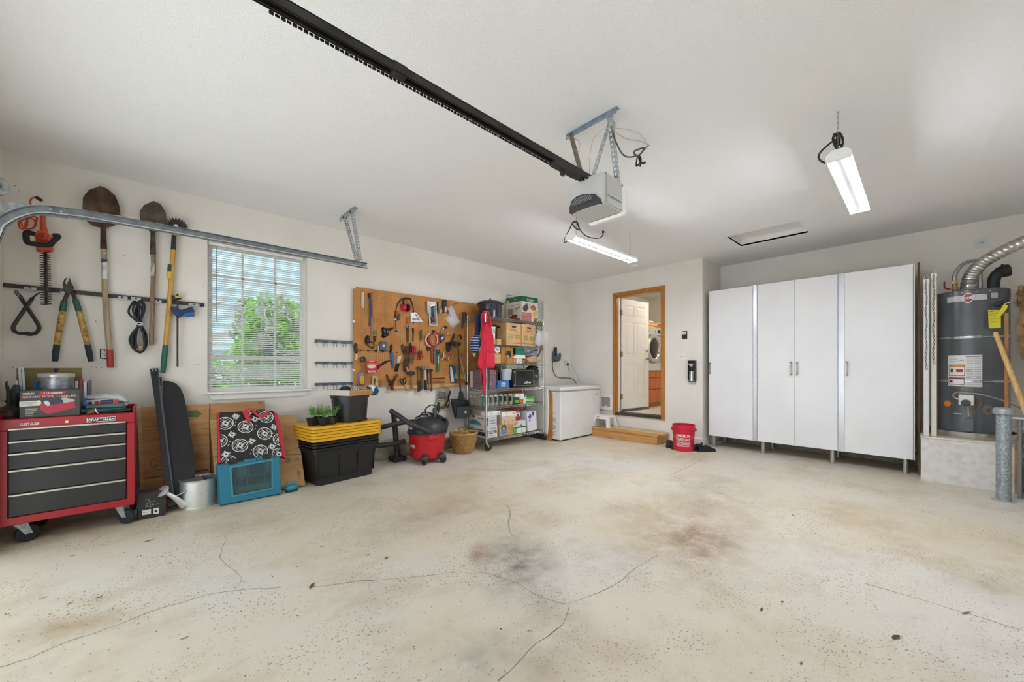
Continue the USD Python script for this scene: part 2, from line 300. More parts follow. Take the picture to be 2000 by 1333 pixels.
# ceiling with the recessed attic hatch
HX0,HX1,HY0,HY1 = 5.335,5.89,.955,1.70
ce = struct('ceiling', slab(sg.box(XF-.15,YR-.1,XR+.1,YL+.1).difference(sg.box(HX0,HY0,HX1,HY1)), .02, FF_(ZC)), CEIL)
hs = .10
for a in ((HX0-.015,HX0,HY0-.015,HY1+.015),(HX1,HX1+.015,HY0-.015,HY1+.015),(HX0,HX1,HY0-.015,HY0),(HX0,HX1,HY1,HY1+.015)): struct('hatch_side', bx(*a,ZC+.001,ZC+hs), WHITE, ce)
struct('hatch_panel', bx(HX0-.01,HX1+.01,HY0-.01,HY1+.01,ZC+hs-.015,ZC+hs+.01), WHITE, ce)

# walls
W1 = (.404,1.30,.952,2.45); W2 = (4.37,5.31,.985,2.43)      # the two window openings: x0, x1, z0, z1
wl = sg.box(XF-.15,0,XW+.15,ZC+.02)
for w in (W1,W2): wl = wl.difference(sg.box(w[0],w[2],w[1],w[3]))
struct('wall_left', slab(wl, .15, FL_(YL+.15)), WALL)
DY0,DY1,DZ0,DZ1 = 2.915,3.765,.395,2.475                       # door opening
PD = ((6.087,3.979,0.522))
wb = sg.box(-YL,0,-YC,ZC+.02).difference(sg.box(-DY1,DZ0,-DY0,DZ1))
struct('wall_back', slab(wb, .15, FB_(XW+.15)), WALL)
struct('wall_return', bx(XW+.15,XR+.15,YC,YC+.15,0,ZC+.02), WALL)
struct('wall_recess', bx(XR,XR+.15,YR,YC,0,ZC+.02), WALL)
struct('wall_right', bx(XF-.15,XR+.15,YR-.15,YR,0,ZC+.02), WALL)
wf = sg.box(-YL,0,-YR,ZC+.02).difference(sg.box(-3.95,-.01,.95,2.15))
struct('wall_front', slab(wf, .15, FB_(XF)), WALL)
# concrete stem walls at the foot of the walls
struct('baseboard_left', bx(XF,XW,YL-.035,YL,0,.17,.004), CONC)
struct('baseboard_back', bx(XW-.03,XW,3.87,YL-.035,0,.12,.004), CONC)
struct('baseboard_corner', hull((XW-.012,YC-.012,0),(XW-.012,YC+.2,0),(XW+.2,YC-.012,0),(XW-.012,YC-.012,.1),(XW-.012,YC+.2,.1),(XW+.2,YC-.012,.1),(XW,YC,.13),(XW,YC+.2,.13),(XW+.2,YC,.13),(XW,YC,0)), WALL)
struct('baseboard_recess', bx(XR-.03,XR,YR,YC,0,.15,.004), CONC)

# window 1: vinyl frame with a grid of muntins, stool and apron
def window(name, w, rows, cols, split):
    x0,x1,z0,z1 = w; y0 = YL+.075; fw = .045
    p = struct(name, slab(sg.box(x0,z0,x1,z1).difference(sg.box(x0+fw,z0+fw,x1-fw,z1-fw)), .05, FL_(y0+.05)), WHITE)
    struct('pane', bx(x0+fw,x1-fw,y0+.022,y0+.028,z0+fw,z1-fw), GL('window_glass'), p)
    struct('meeting_rail', bx(x0+fw,x1-fw,y0+.005,y0+.045,split-.02,split+.02), WHITE, p)
    for i in range(1,cols): struct('muntin', bx(x0+(x1-x0)*i/cols-.009,x0+(x1-x0)*i/cols+.009,y0+.012,y0+.038,z0+fw,z1-fw), WHITE, p)
    for z in rows: struct('muntin', bx(x0+fw,x1-fw,y0+.012,y0+.038,z-.009,z+.009), WHITE, p)
    return p
w1 = window('window_1', W1, [2.13,1.84], 3, 1.30)
w2 = window('window_2', W2, [2.1,1.8], 3, 1.4)
struct('sill', bx(.376,1.337,YL-.06,YL+.07,.935,.955,.004), WHITE, w1)
struct('apron', slab([(.395,.936),(1.318,.936),(1.27,.878),(.44,.878)], .022, FL_(YL)), WHITE, w1)
struct('sill', bx(W2[0]-.03,W2[1]+.03,YL-.02,YL+.07,.965,.985,.004), WHITE, w2)

# door 1: oak casing and jambs, aluminium threshold, white six-panel leaf standing open into the laundry
cs = sg.box(-DY1-.055,DZ0-.06,-DY0+.055,DZ1+.055).difference(sg.box(-DY1+.003,DZ0-.07,-DY0-.003,DZ1-.003))
d1 = struct('door_1', slab(cs, .018, FB_(XW)), OAK)
struct('door_jamb', bx(XW,XW+.15,DY1-.018,DY1,DZ0,DZ1), OAK, d1); struct('door_jamb', bx(XW,XW+.15,DY0,DY0+.018,DZ0,DZ1), OAK, d1)
struct('door_head', bx(XW,XW+.15,DY0,DY1,DZ1-.018,DZ1), OAKH, d1)
struct('door_stop', bx(XW+.05,XW+.09,DY1-.03,DY1-.018,DZ0,DZ1-.018), WHITE, d1)
struct('threshold', bx(XW-.03,XW+.15,DY0+.002,DY1-.002,DZ0-.045,DZ0+.004,.003), N('threshold_metal',[(.3,'#3b362f'),(.7,'#5a5348')],scale=8.,rough=.5,metal=.5), d1)
# leaf in its own frame: hinge on the left jamb, swung into the laundry
def leaf():
    w,h,t = .80,2.035,.040; A = math.radians(-78)          # local x runs from the hinge to the free edge
    F0 = tr(XW+.125,DY1-.022,DZ0+.012) @ rot(PI*1.5+math.radians(82),'z')
    F = F0 @ fr((0,0,0),(1,0,0),(0,0,1))                   # u along the leaf, v up, out = local -y
    pan = []; cx = [(.115,.36),(.44,.685)]; rz = [(.22,.86),(1.02,1.62),(1.72,1.92)]
    for a,b in cx:
        for c,d in rz: pan.append((a,b,c,d))
    g = sg.box(0,0,w,h)
    for a,b,c,d in pan: g = g.difference(sg.box(a,c,b,d))
    lf = struct('door_leaf', cat(slab(g,t,F,-t/2), mv(bx(0,w,-t/2+.008,t/2-.008,0,h),F0)), WHITE, d1)
    for a,b,c,d in pan:
        for s in (1,-1):
            k = .035; y0,y1 = s*(t/2-.0085), s*(t/2-.002)
            struct('door_panel', mv(hull((a+.008,y0,c+.008),(b-.008,y0,c+.008),(a+.008,y0,d-.008),(b-.008,y0,d-.008),(a+k,y1,c+k),(b-k,y1,c+k),(a+k,y1,d-k),(b-k,y1,d-k)),F0), WHITE, lf)
    BR = N('brass',[(.3,'#8d7a45'),(.7,'#b9a566')],scale=40.,rough=.35,metal=.8); NK = M('#b9b4ab',.25,.9)
    for z in (.26,1.03,1.78): struct('hinge', mv(cat(bx(-.018,.03,-t/2-.002,t/2+.002,z-.045,z+.045), cyl((-.01,-t/2-.005,z-.05),.007,.1,10)),F0), BR, d1)
    for s in (1,-1):
        struct('door_knob', mv(cat(cyl((w-.065,s*t/2,.955),.03,.008,20,'y') if s>0 else mv(cyl((w-.065,t/2,.955),.03,.008,20,'y'),np.diag([1,-1,1,1.])), rod((w-.065,s*t/2,.955),(w-.065,s*(t/2+.05),.955),.012), tube([(w-.065,s*(t/2+.05),.955),(w-.12,s*(t/2+.052),.955),(w-.165,s*(t/2+.05),.95)],[.011,.010,.007],8)),F0), NK, lf)
    struct('deadbolt', mv(cat(rod((w-.065,-t/2-.012,1.10),(w-.065,t/2+.012,1.10),.027,sides=20)),F0), NK, lf)
    struct('door_sweep', mv(cat(bx(.005,w-.005,-t/2-.014,t/2+.014,-.004,.012),bx(.0,w,-t/2-.006,-t/2,.0,.035)),F0), M('#77726a',.4,.6), lf)
leaf()

# outside: ground, a grey-blue neighbour wall, and the leafy shrub behind the blind
struct('ground', bx(-30,40,YL+.3,40,-.3,-.15), N('outside_ground',[(.3,'#a8a597'),(.7,'#c4c2b4')],scale=1.5,rough=.95))
struct('ground', bx(-30,XF-.16,-30,40,-.32,-.14), N('drive_concrete',[(.3,'#c4c5c6'),(.7,'#d2d3d4')],scale=1.5,rough=.9))

# ---------------------------------------------------------------- tools on the left wall
STEEL = N('dark_steel',[(.3,'#3a3733'),(.7,'#55514b')],scale=25.,rough=.45,metal=.75)
GALV = N('galvanised',[(.25,'#8f979b'),(.5,'#aeb5b8'),(.75,'#cdd2d3')],scale=45.,rough=.42,metal=.75,detail=2.)
RUST = N('rusty_steel',[(.3,'#3b2c20'),(.5,'#574232'),(.7,'#6f5844')],scale=12.,rough=.7,metal=.35)
SPADE = N('worn_blade',[(.3,'#33302c'),(.5,'#4f4538'),(.68,'#6d6457')],scale=9.,rough=.6,metal=.4,detail=6.)
BLACK = M('#232323',.5); RUB = M('#1d1f22',.7); BLKM = M('#262422',.4,.4)
ASH = N('grey_ash_wood',[(.3,'#8f7a61'),(.5,'#ab967a'),(.7,'#c4b193')],scale=7.,stretch=(9,9,.8),rough=.6,detail=6.)
OLDW = N('weathered_wood',[(.3,'#6d5947'),(.5,'#89745f'),(.7,'#a69077')],scale=8.,stretch=(9,9,.8),rough=.7,detail=6.)
YELW = N('varnished_yellow_wood',[(.3,'#b9852f'),(.5,'#cf9c43'),(.7,'#dbb05c')],scale=7.,stretch=(9,9,.8),rough=.4,detail=6.)
WORNW = N('worn_yellow_wood',[(.35,'#6f5328'),(.5,'#b58a45'),(.65,'#cba35b')],scale=30.,rough=.6,detail=6.)
GRN = M('#1d5648',.5); RED = M('#b01f28',.45); LAB = M('#dcdcd8',.5); BLU = M('#23477c',.5)

t = T('tool_rail','long dark steel tool rail screwed to the wall left of the window','tool rail',(-0.838,4.8,1.815))
t.add('bar', slab([(-0.845,1.843),(0.375,1.822),(0.375,1.787),(-0.845,1.812)], .014, FL_(4.792)), STEEL)
for a,b in ((47,72),(118,128),(230,249),(256,275),(303,316),(368,390)):
    y = 556.5+.102*a; t.add('clip', pill([((-0.838,4.8,3.995)[0]*0+q[0],q[1]) for q in {47:[(-0.719,1.827),(-0.655,1.826),(-0.655,1.8),(-0.719,1.799)],118:[(-0.534,1.829),(-0.507,1.828),(-0.507,1.795),(-0.534,1.796)],230:[(-0.21,1.82),(-0.15,1.819),(-0.15,1.79),(-0.21,1.789)],256:[(-0.128,1.822),(-0.066,1.82),(-0.066,1.788),(-0.128,1.79)],303:[(0.028,1.815),(0.072,1.814),(0.072,1.786),(0.028,1.785)],368:[(0.259,1.812),(0.343,1.811),(0.343,1.782),(0.259,1.783)]}[a]], .014, FL_(4.778), 0,.002), GALV)
    t.add('clip_screw', cyl(((-0.838,4.8,3.995)[0]*0+{47:(-0.69,4.8,1.818),118:(-0.524,4.8,1.818),230:(-0.183,4.8,1.81),256:(-0.096,4.8,1.807),303:(0.048,4.8,1.805),368:(0.303,4.8,1.801)}[a][0],4.76,{47:(-0.69,4.8,1.818),118:(-0.524,4.8,1.818),230:(-0.183,4.8,1.81),256:(-0.096,4.8,1.807),303:(0.048,4.8,1.805),368:(0.303,4.8,1.801)}[a][2]),.006,.006,10,'y'), BLKM)

ORG = N('orange_plastic',[(.3,'#c8441c'),(.7,'#dc5629')],scale=6.,rough=.45)
t = T('hedge_trimmer','orange electric hedge trimmer hanging blade down at far left','hedge trimmer',(-0.626,4.8,2.213))
Y0 = 4.70
t.add('rear_handle', puff([(-0.633,2.426),(-0.599,2.436),(-0.598,2.304),(-0.587,2.245),(-0.635,2.234),(-0.631,2.269)], .06, FL_(Y0), 0, .012, .03, .6), ORG)
t.add('motor_body', puff([(-0.656,2.234),(-0.633,2.263),(-0.597,2.277),(-0.587,2.247),(-0.562,2.24),(-0.567,2.215),(-0.577,2.179),(-0.652,2.162),(-0.658,2.197)], .07, FL_(Y0), 0, .012, .02, .6), ORG)
t.add('gear_housing', puff([(-0.651,2.146),(-0.562,2.166),(-0.564,2.11),(-0.649,2.093)], .045, FL_(Y0), 0, .012, .018, .8), ORG)
for k in range(5):
    x = [318,336,354,372,390][k]; t.add('vent_slot', slab({318:[(-0.637,2.227),(-0.634,2.228),(-0.632,2.189),(-0.636,2.188)],336:[(-0.63,2.228),(-0.627,2.229),(-0.625,2.191),(-0.628,2.19)],354:[(-0.623,2.23),(-0.619,2.231),(-0.618,2.193),(-0.621,2.192)],372:[(-0.615,2.232),(-0.612,2.233),(-0.61,2.194),(-0.613,2.193)],390:[(-0.608,2.234),(-0.604,2.235),(-0.603,2.196),(-0.606,2.195)]}[x], .004, FL_(4.634)), BLACK)
t.add('front_handle', rods([(-0.643,4.6,2.208),(-0.664,4.6,2.213),(-0.679,4.6,2.214),(-0.684,4.6,2.192),(-0.68,4.6,2.148),(-0.668,4.6,2.135),(-0.626,4.6,2.135),(-0.572,4.6,2.143),(-0.555,4.6,2.17),(-0.527,4.6,2.219),(-0.536,4.6,2.222),(-0.555,4.6,2.215)], .018, n=5), RUB)
t.add('blade', slab([(-0.613,2.105),(-0.594,2.109),(-0.587,1.691),(-0.606,1.689)], .006, FL_(Y0)), STEEL)
tl, trr = [(-0.633,2.088),(-0.63,1.69)], [(-0.578,2.099),(-0.569,1.697)]
for k in range(23):
    f = k/22; a = [tl[0][0]+(tl[1][0]-tl[0][0])*f, tl[0][1]+(tl[1][1]-tl[0][1])*f]; b = [trr[0][0]+(trr[1][0]-trr[0][0])*f, trr[0][1]+(trr[1][1]-trr[0][1])*f]
    t.add('blade_tooth', cat(slab([(a[0],a[1]+.005),(a[0]+.035,a[1]+.009),(a[0]+.035,a[1]-.006),(a[0],a[1]-.001)], .005, FL_(Y0-.002)), slab([(b[0],b[1]+.005),(b[0],b[1]-.001),(b[0]-.035,b[1]-.006),(b[0]-.035,b[1]+.009)], .005, FL_(Y0-.002))), STEEL)
for pts in ([(-0.74,4.74,2.308),(-0.728,4.74,2.337),(-0.703,4.74,2.344),(-0.699,4.74,2.309),(-0.711,4.74,2.273),(-0.732,4.74,2.268)],[(-0.725,4.72,2.316),(-0.696,4.72,2.356),(-0.659,4.72,2.34),(-0.661,4.72,2.293),(-0.688,4.72,2.267),(-0.712,4.72,2.274)],[(-0.709,4.75,2.309),(-0.692,4.75,2.366),(-0.655,4.75,2.376),(-0.655,4.75,2.349),(-0.667,4.75,2.293),(-0.701,4.75,2.275)]):
    t.add('cord', rods(pts,.006,closed=True,n=5), ORG)
t.add('cord', rods([(-0.638,4.7,2.405),(-0.676,4.7,2.454),(-0.671,4.7,2.502),(-0.638,4.7,2.52),(-0.618,4.7,2.498)],.006), ORG)
t.add('plug', rods([(-0.651,4.7,2.52),(-0.62,4.7,2.498)],.012,n=3), BLACK)

IRON = N('black_iron',[(.3,'#2b2a2a'),(.7,'#474443')],scale=30.,rough=.55,metal=.4)
t = T('ice_tongs','black iron tongs with hooked jaws hanging from two short chains','tongs',(-0.716,4.8,1.592))
t.add('arm', rods([(-0.73,4.75,1.734),(-0.691,4.75,1.641),(-0.656,4.75,1.56),(-0.642,4.75,1.513),(-0.653,4.75,1.474),(-0.683,4.75,1.455),(-0.713,4.75,1.461)], .012), IRON)
t.add('arm', rods([(-0.671,4.73,1.739),(-0.717,4.73,1.63),(-0.754,4.73,1.539),(-0.765,4.73,1.503),(-0.758,4.73,1.474),(-0.732,4.73,1.46),(-0.68,4.73,1.464)], .012), IRON)
t.add('pivot', cyl((-0.696,4.71,1.656),.012,.03,12,'y'), IRON)
for pts in ([(-0.757,4.75,1.785),(-0.744,4.75,1.759),(-0.73,4.75,1.738)],[(-0.638,4.73,1.782),(-0.656,4.73,1.762),(-0.67,4.73,1.741)]):
    P = spline(pts,3)
    for i in range(len(P)-1): t.add('chain_link', rods([P[i]+(P[i+1]-P[i])*a+np.array([b,0,b*.6]) for a,b in ((-.1,0),(.3,.008),(.8,.008),(1.1,0),(.8,-.008),(.3,-.008))],.0025,closed=True,n=3,sides=6), IRON)

t = T('loppers','long handled loppers with yellow wooden handles and green sleeves','loppers',(-0.471,4.8,1.529))
t.add('blade', pill([(-0.493,1.931),(-0.511,1.906),(-0.519,1.868),(-0.513,1.813),(-0.493,1.79),(-0.468,1.812),(-0.485,1.848),(-0.501,1.87),(-0.505,1.894)], .012, FL_(4.74)), STEEL)
t.add('blade', pill([(-0.481,1.926),(-0.468,1.881),(-0.458,1.851),(-0.464,1.813),(-0.485,1.792),(-0.501,1.808),(-0.496,1.859)], .012, FL_(4.728)), STEEL)
for s,(a,b,c,d,e) in enumerate(([(-0.493,4.74,1.809),(-0.511,4.74,1.732),(-0.52,4.74,1.651),(-0.55,4.74,1.381),(-0.56,4.74,1.246)],[(-0.468,4.74,1.812),(-0.452,4.74,1.752),(-0.431,4.74,1.66),(-0.384,4.74,1.388),(-0.365,4.74,1.248)])):
    P = [np.array(q) for q in (a,b,c,d,e)]
    t.add('tang', tube([P[0],P[1]],[.010,.014],8), STEEL); t.add('sleeve', tube([P[1],P[2]],[.019,.020],12), GRN)
    t.add('handle', tube([P[2],P[2]*.5+P[3]*.5,P[3]],[.018,.020,.018],12), WORNW); t.add('grip', tube([P[3],P[3]*.5+P[4]*.5,P[4]],[.019,.020,.016],12), M('#1c2f33',.7))

def shovel(label, blade, sock, P, m, grip, r=.019, dim=.03):
    t = T('shovel',label,'shovel',P[-1]); u0 = np.mean([q[0] for q in blade])
    hw = max(abs(q[0]-u0) for q in blade)
    t.add('blade', dish(blade, lambda u,v: .045-dim*(1-((u-u0)/hw)**2)*1.0+.010*math.exp(-((u-u0)/.02)**2), .003, FL_(4.76)), m, smooth=60)
    t.add('socket', tube(sock,[.016,.017,.021],12), m); t.add('shaft', tube(spline(P,6),r,12), ASH if grip else OLDW)
    return t
t = shovel('big round point shovel hanging with its brown blade up', [(-0.315,2.729),(-0.27,2.72),(-0.224,2.672),(-0.199,2.594),(-0.19,2.49),(-0.19,2.443),(-0.234,2.412),(-0.27,2.387),(-0.31,2.377),(-0.359,2.381),(-0.402,2.421),(-0.41,2.508),(-0.408,2.597),(-0.376,2.673)], [(-0.295,4.75,2.436),(-0.295,4.75,2.345),(-0.293,4.75,2.202)], [(-0.293,4.75,2.215),(-0.288,4.75,1.929),(-0.275,4.75,1.604),(-0.254,4.75,1.278)], RUST, True)
t.add('rivet', cyl((-0.286,4.725,2.163),.008,.008,10,'y'), GALV)
t.add('label', tube([(-0.29,4.75,2.118),(-0.287,4.75,1.949)],.0198,16), LAB); t.add('label_band', tube([(-0.29,4.75,2.117),(-0.29,4.75,2.088)],.0201,16), BLU)
t.add('label_print', mv(cat(rods([(.011*math.cos(a),.011*math.sin(a)+.008,.0205) for a in np.arange(12)*PI/6],.0014,closed=True,n=2,sides=5),bx(-.0012,.0012,-.03,0,.0195,.021)),FL_(0),tr(*[(-0.289,4.75,2.036)][0])), M('#2c5484',.5))
t.add('grip', tube(spline([(-0.257,4.75,1.35),(-0.255,4.75,1.278),(-0.253,4.75,1.196)],4),[.021]*4+[.0215]*4+[.018],14), M('#a33024',.45))
t = shovel('smaller round point shovel with dark blade hanging beside the star weeder', [(0.017,2.697),(0.063,2.683),(0.098,2.615),(0.106,2.526),(0.1,2.482),(0.058,2.45),(0.033,2.416),(-0.003,2.408),(-0.033,2.449),(-0.071,2.483),(-0.073,2.575),(-0.043,2.645)], [(0.013,4.75,2.46),(0.013,4.75,2.391),(0.013,4.75,2.216)], [(0.015,4.75,2.225),(0.017,4.75,2.087),(0.01,4.75,1.836),(0.003,4.75,1.4)], SPADE, False, .017,.022)
t.add('paint_patch', tube([(0.016,4.75,2.135),(0.014,4.75,2.024)],.0174,14), N('flaking_paint',[(.4,'#8b7661'),(.55,'#c9c5bd')],scale=30.,rough=.7))

t = T('star_weeder','spiked star wheel weeder on a yellow wooden handle with green grip','weeder',(0.158,4.8,1.765))
Pw = [(0.156,4.75,2.424),(0.151,4.75,2.288),(0.131,4.75,1.908),(0.098,4.75,1.403),(0.079,4.75,1.146)]
for k in range(3):
    n = 20; c = [(0.174,2.505)][0]; R = .082
    t.add('star_wheel', slab([(c[0]+(R if i%2==0 else R*.66)*math.cos(i*PI/n+k*.05),c[1]+(R if i%2==0 else R*.66)*math.sin(i*PI/n+k*.05)) for i in range(2*n)], .003, FL_(4.75-.022*k)), IRON)
t.add('yoke', cat(rod(Pw[0],Pw[1],.017,.019), bx(c[0]-.012,c[0]+.012,4.68,4.77,c[1]-.06,c[1]+.02)), IRON)
t.add('tag', slab([(0.153,2.506),(0.182,2.509),(0.18,2.466),(0.151,2.464)], .002, FL_(4.672)), LAB)
t.add('handle', tube([Pw[1],Pw[2],Pw[3]],[.018,.0185,.018],12), YELW)
t.add('handle_label', tube([(0.127,4.75,2.078),(0.124,4.75,2.02)],.0195,14), M('#dcc02a',.5)); t.add('handle_stripe', tube([(0.131,4.75,2.146),(0.128,4.75,2.081)],.0193,14), M('#2e4a33',.5))
t.add('grip', tube([Pw[3],np.array(Pw[3])*.4+np.array(Pw[4])*.6,Pw[4]],[.021,.022,.017],14), M('#20614e',.5))

t = T('bar_clamp','quick bar clamp with blue jaws and a long dark bar','clamp',(0.18,4.8,1.575))
t.add('bar', slab([(0.173,1.884),(0.187,1.886),(0.187,1.205),(0.173,1.205)], .007, FL_(4.745)), STEEL)
t.add('fixed_jaw', puff([(0.139,1.865),(0.203,1.864),(0.206,1.835),(0.162,1.82),(0.139,1.827)], .022, FL_(4.735),0,.006,.01,1.), M('#222d3e',.5)); t.add('jaw_pad', pill([(0.162,1.856),(0.205,1.858),(0.205,1.845),(0.162,1.84)],.008,FL_(4.712),0,.001), M('#c4b436',.5))
t.add('trigger_body', puff([(0.133,1.76),(0.162,1.759),(0.206,1.735),(0.283,1.776),(0.303,1.738),(0.296,1.679),(0.227,1.684),(0.184,1.655),(0.146,1.701)], .026, FL_(4.735),0,.006,.012,1.), M('#1f3566',.45))
t.add('trigger', puff([(0.215,1.705),(0.295,1.728),(0.302,1.685),(0.237,1.665)], .012, FL_(4.708),0,.006,.008,.5), M('#2b62a8',.45))

CORD = M('#1d1f27',.55)
t = T('extension_cord','black extension cord coiled and tied in a figure of eight on the wall','cord',(-0.09,4.8,1.51))
for i,pts in enumerate(([(880,830),(845,870),(840,910),(880,950),(905,980),(860,1040),(845,1090),(880,1150),(930,1155),(955,1100),(935,1010),(905,975),(895,900)],[(905,830),(935,840),(940,890),(915,970),(950,1040),(955,1110),(925,1160),(880,1140),(870,1060),(905,980),(885,900)],[(890,835),(905,880),(900,975),(885,1050),(890,1120),(930,1145),(945,1090),(912,980),(925,890)],[(885,840),(865,880),(880,930),(908,978),(875,1030),(858,1080),(870,1130),(910,1165),(940,1130),(930,1040),(910,975),(935,900),(925,845)])):
    t.add('loop', rods([[(-0.102,4.755,1.782),(-0.136,4.755,1.724),(-0.14,4.755,1.67),(-0.102,4.755,1.619),(-0.077,4.755,1.581),(-0.121,4.755,1.496),(-0.136,4.755,1.428),(-0.102,4.755,1.348),(-0.053,4.755,1.343),(-0.028,4.755,1.419),(-0.048,4.755,1.542),(-0.077,4.755,1.587),(-0.087,4.755,1.689)],[(-0.077,4.74,1.783),(-0.048,4.74,1.773),(-0.043,4.74,1.705),(-0.067,4.74,1.594),(-0.033,4.74,1.501),(-0.028,4.74,1.405),(-0.058,4.74,1.335),(-0.102,4.74,1.361),(-0.111,4.74,1.469),(-0.077,4.74,1.579),(-0.097,4.74,1.686)],[(-0.092,4.725,1.773),(-0.077,4.725,1.714),(-0.082,4.725,1.585),(-0.096,4.725,1.482),(-0.092,4.725,1.388),(-0.053,4.725,1.356),(-0.038,4.725,1.431),(-0.07,4.725,1.579),(-0.057,4.725,1.702)],[(-0.096,4.71,1.764),(-0.115,4.71,1.708),(-0.101,4.71,1.642),(-0.074,4.71,1.58),(-0.106,4.71,1.508),(-0.122,4.71,1.44),(-0.11,4.71,1.373),(-0.072,4.71,1.327),(-0.043,4.71,1.376),(-0.052,4.71,1.498),(-0.072,4.71,1.584),(-0.047,4.71,1.688),(-0.057,4.71,1.761)]][i],.0075,closed=True,n=5), CORD)
t.add('tie', rods([(-0.096,4.7,1.585),(-0.072,4.7,1.593),(-0.052,4.7,1.581),(-0.072,4.7,1.571)],.004,closed=True,n=4), LAB)
t.add('plug', puff([(-0.086,1.387),(-0.057,1.401),(-0.047,1.355),(-0.076,1.347)], .02, FL_(4.69),0,.006,.01,.5), M('#b08a6a',.5))

t = T('wall_outlet','bare double outlet without its cover plate beside the red shovel grip','outlet',(-0.294,4.8,1.313))
t.add('box_hole', slab([(-0.318,1.359),(-0.276,1.358),(-0.276,1.268),(-0.318,1.275)], .004, FL_(4.80)), BLACK)
for q in ([(-0.309,1.35),(-0.282,1.35),(-0.28,1.318),(-0.307,1.319)],[(-0.309,1.312),(-0.282,1.311),(-0.28,1.28),(-0.307,1.281)]): t.add('socket', pill(sg.Polygon(q).buffer(.002), .010, FL_(4.797)), LAB)
for (x,z) in [(-0.3,1.34),(-0.289,1.34),(-0.3,1.3),(-0.289,1.301)]: t.add('slot', bx(x-.0015,x+.0015,4.785,4.79,z-.005,z+.005), BLACK)
# small nail holes and scuffs left in the plaster
hp = [(-0.748,2.571),(-0.768,2.604),(-0.17,2.185),(-0.363,1.203),(-0.339,1.199),(-0.309,1.199),(0.314,1.229),(0.345,1.229),(-0.342,1.59),(-0.36,1.615),(-0.773,1.195),(-0.333,0.986),(-0.09,0.861),(-0.132,1.87),(1.52,2.153),(1.607,2.41),(0.372,1.988),(0.087,1.095)]
for k,(x,z) in enumerate(hp): struct('nail_hole', cyl((x,4.7985,z),.0035,.003,8,'y'), M('#4a443c',.9), '/World/wall_left')

# ---------------------------------------------------------------- garage door track, opener, shop lights
def sweepXZ(P, sec, y):
    """sweep a closed section [(normal, y)] along a path in a plane of constant y"""
    P = np.array(P,float); d = np.gradient(P,axis=0); d /= np.linalg.norm(d,axis=1,keepdims=True); nr = np.stack([-d[:,1],d[:,0]],1); k = len(sec)
    V = np.array([[p[0]+q[0]*s, y+w, p[1]+q[1]*s] for p,q in zip(P,nr) for s,w in sec]); F = []
    for i in range(len(P)-1):
        for j in range(k):
            l = (j+1)%k; F += [[i*k+j,i*k+l,(i+1)*k+l],[i*k+j,(i+1)*k+l,(i+1)*k+j]]
    cap = trimesh.creation.triangulate_polygon(sg.Polygon(sec),engine='earcut')[1] if False else [[0,j,j+1] for j in range(1,k-1)]
    F += [list(c) for c in cap]+[[c[0]+(len(P)-1)*k,c[2]+(len(P)-1)*k,c[1]+(len(P)-1)*k] for c in cap]
    m = trimesh.Trimesh(V,F,process=False); m.fix_normals(); return m
def perf(a, b, w, width=.032, t=.003, pitch=.030, hole=.0085, off=0.):
    a,b = np.array(a,float),np.array(b,float); L = np.linalg.norm(b-a); g = sg.box(0,off,L,off+width); n = int(L/pitch)
    g = g.difference(so.unary_union([sg.Point((i+.5)*L/n,off+width/2).buffer(hole,quad_segs=3) for i in range(n)]))
    return slab(g, t, fr(a,b-a,w))
def angle(a, b, w1, w2, width=.032, **k):
    d = np.array(b,float)-a; w2 = np.array(w2,float)
    return cat(perf(a,b,w1,width,**k), perf(a,b,w2,width,**k))
TRK = N('track_steel',[(.3,'#767c81'),(.7,'#9aa1a5')],scale=18.,rough=.4,metal=.6)
t = T('garage_door_track','grey steel overhead garage door track curving down at the far left','garage door track',(1.6,3.98,2.2))
P = [(-.765,.05),(-.765,1.7)]+[tuple(q) for q in [(-0.698,2.105),(-0.666,2.147),(-0.635,2.18),(-0.592,2.214),(-0.547,2.236),(-0.502,2.249)]]+[tuple(q) for q in [(-0.35,2.264),(0.386,2.27),(1.654,2.265)]]
P = [(-.765,.05),(-.765,1.55),(-.755,1.8),(-.735,1.95)]+P[2:]
sec = [(-.028,0),(.028,0),(.028,.028),(.020,.028),(.020,.024),(.024,.024),(.024,.003),(-.024,.003),(-.024,.024),(-.020,.024),(-.020,.028),(-.028,.028)]
web = [(-.028,.020),(.028,.020),(.028,.024),(-.028,.024)]
t.add('web', sweepXZ(P,web,3.98), TRK)
t.add('flange', sweepXZ(P,[(.025,-.004),(.028,-.004),(.028,.024),(.025,.024)],3.98), TRK); t.add('flange', sweepXZ(P,[(-.028,-.010),(-.025,-.010),(-.025,.024),(-.028,.024)],3.98), TRK)
t.add('lip', sweepXZ(P,[(-.028,-.010),(-.016,-.010),(-.016,-.007),(-.028,-.007)],3.98), M('#b9bec0',.35,.6))
for q in [(-0.49,3.985,2.254),(-0.442,3.985,2.252)]: t.add('bolt', cyl((q[0],q[1]-.006,q[2]),.008,.012,8,'y'), GALV)
t.add('end_bolt', cyl((1.607,3.99,2.26),.009,.012,8,'y'), BLKM)
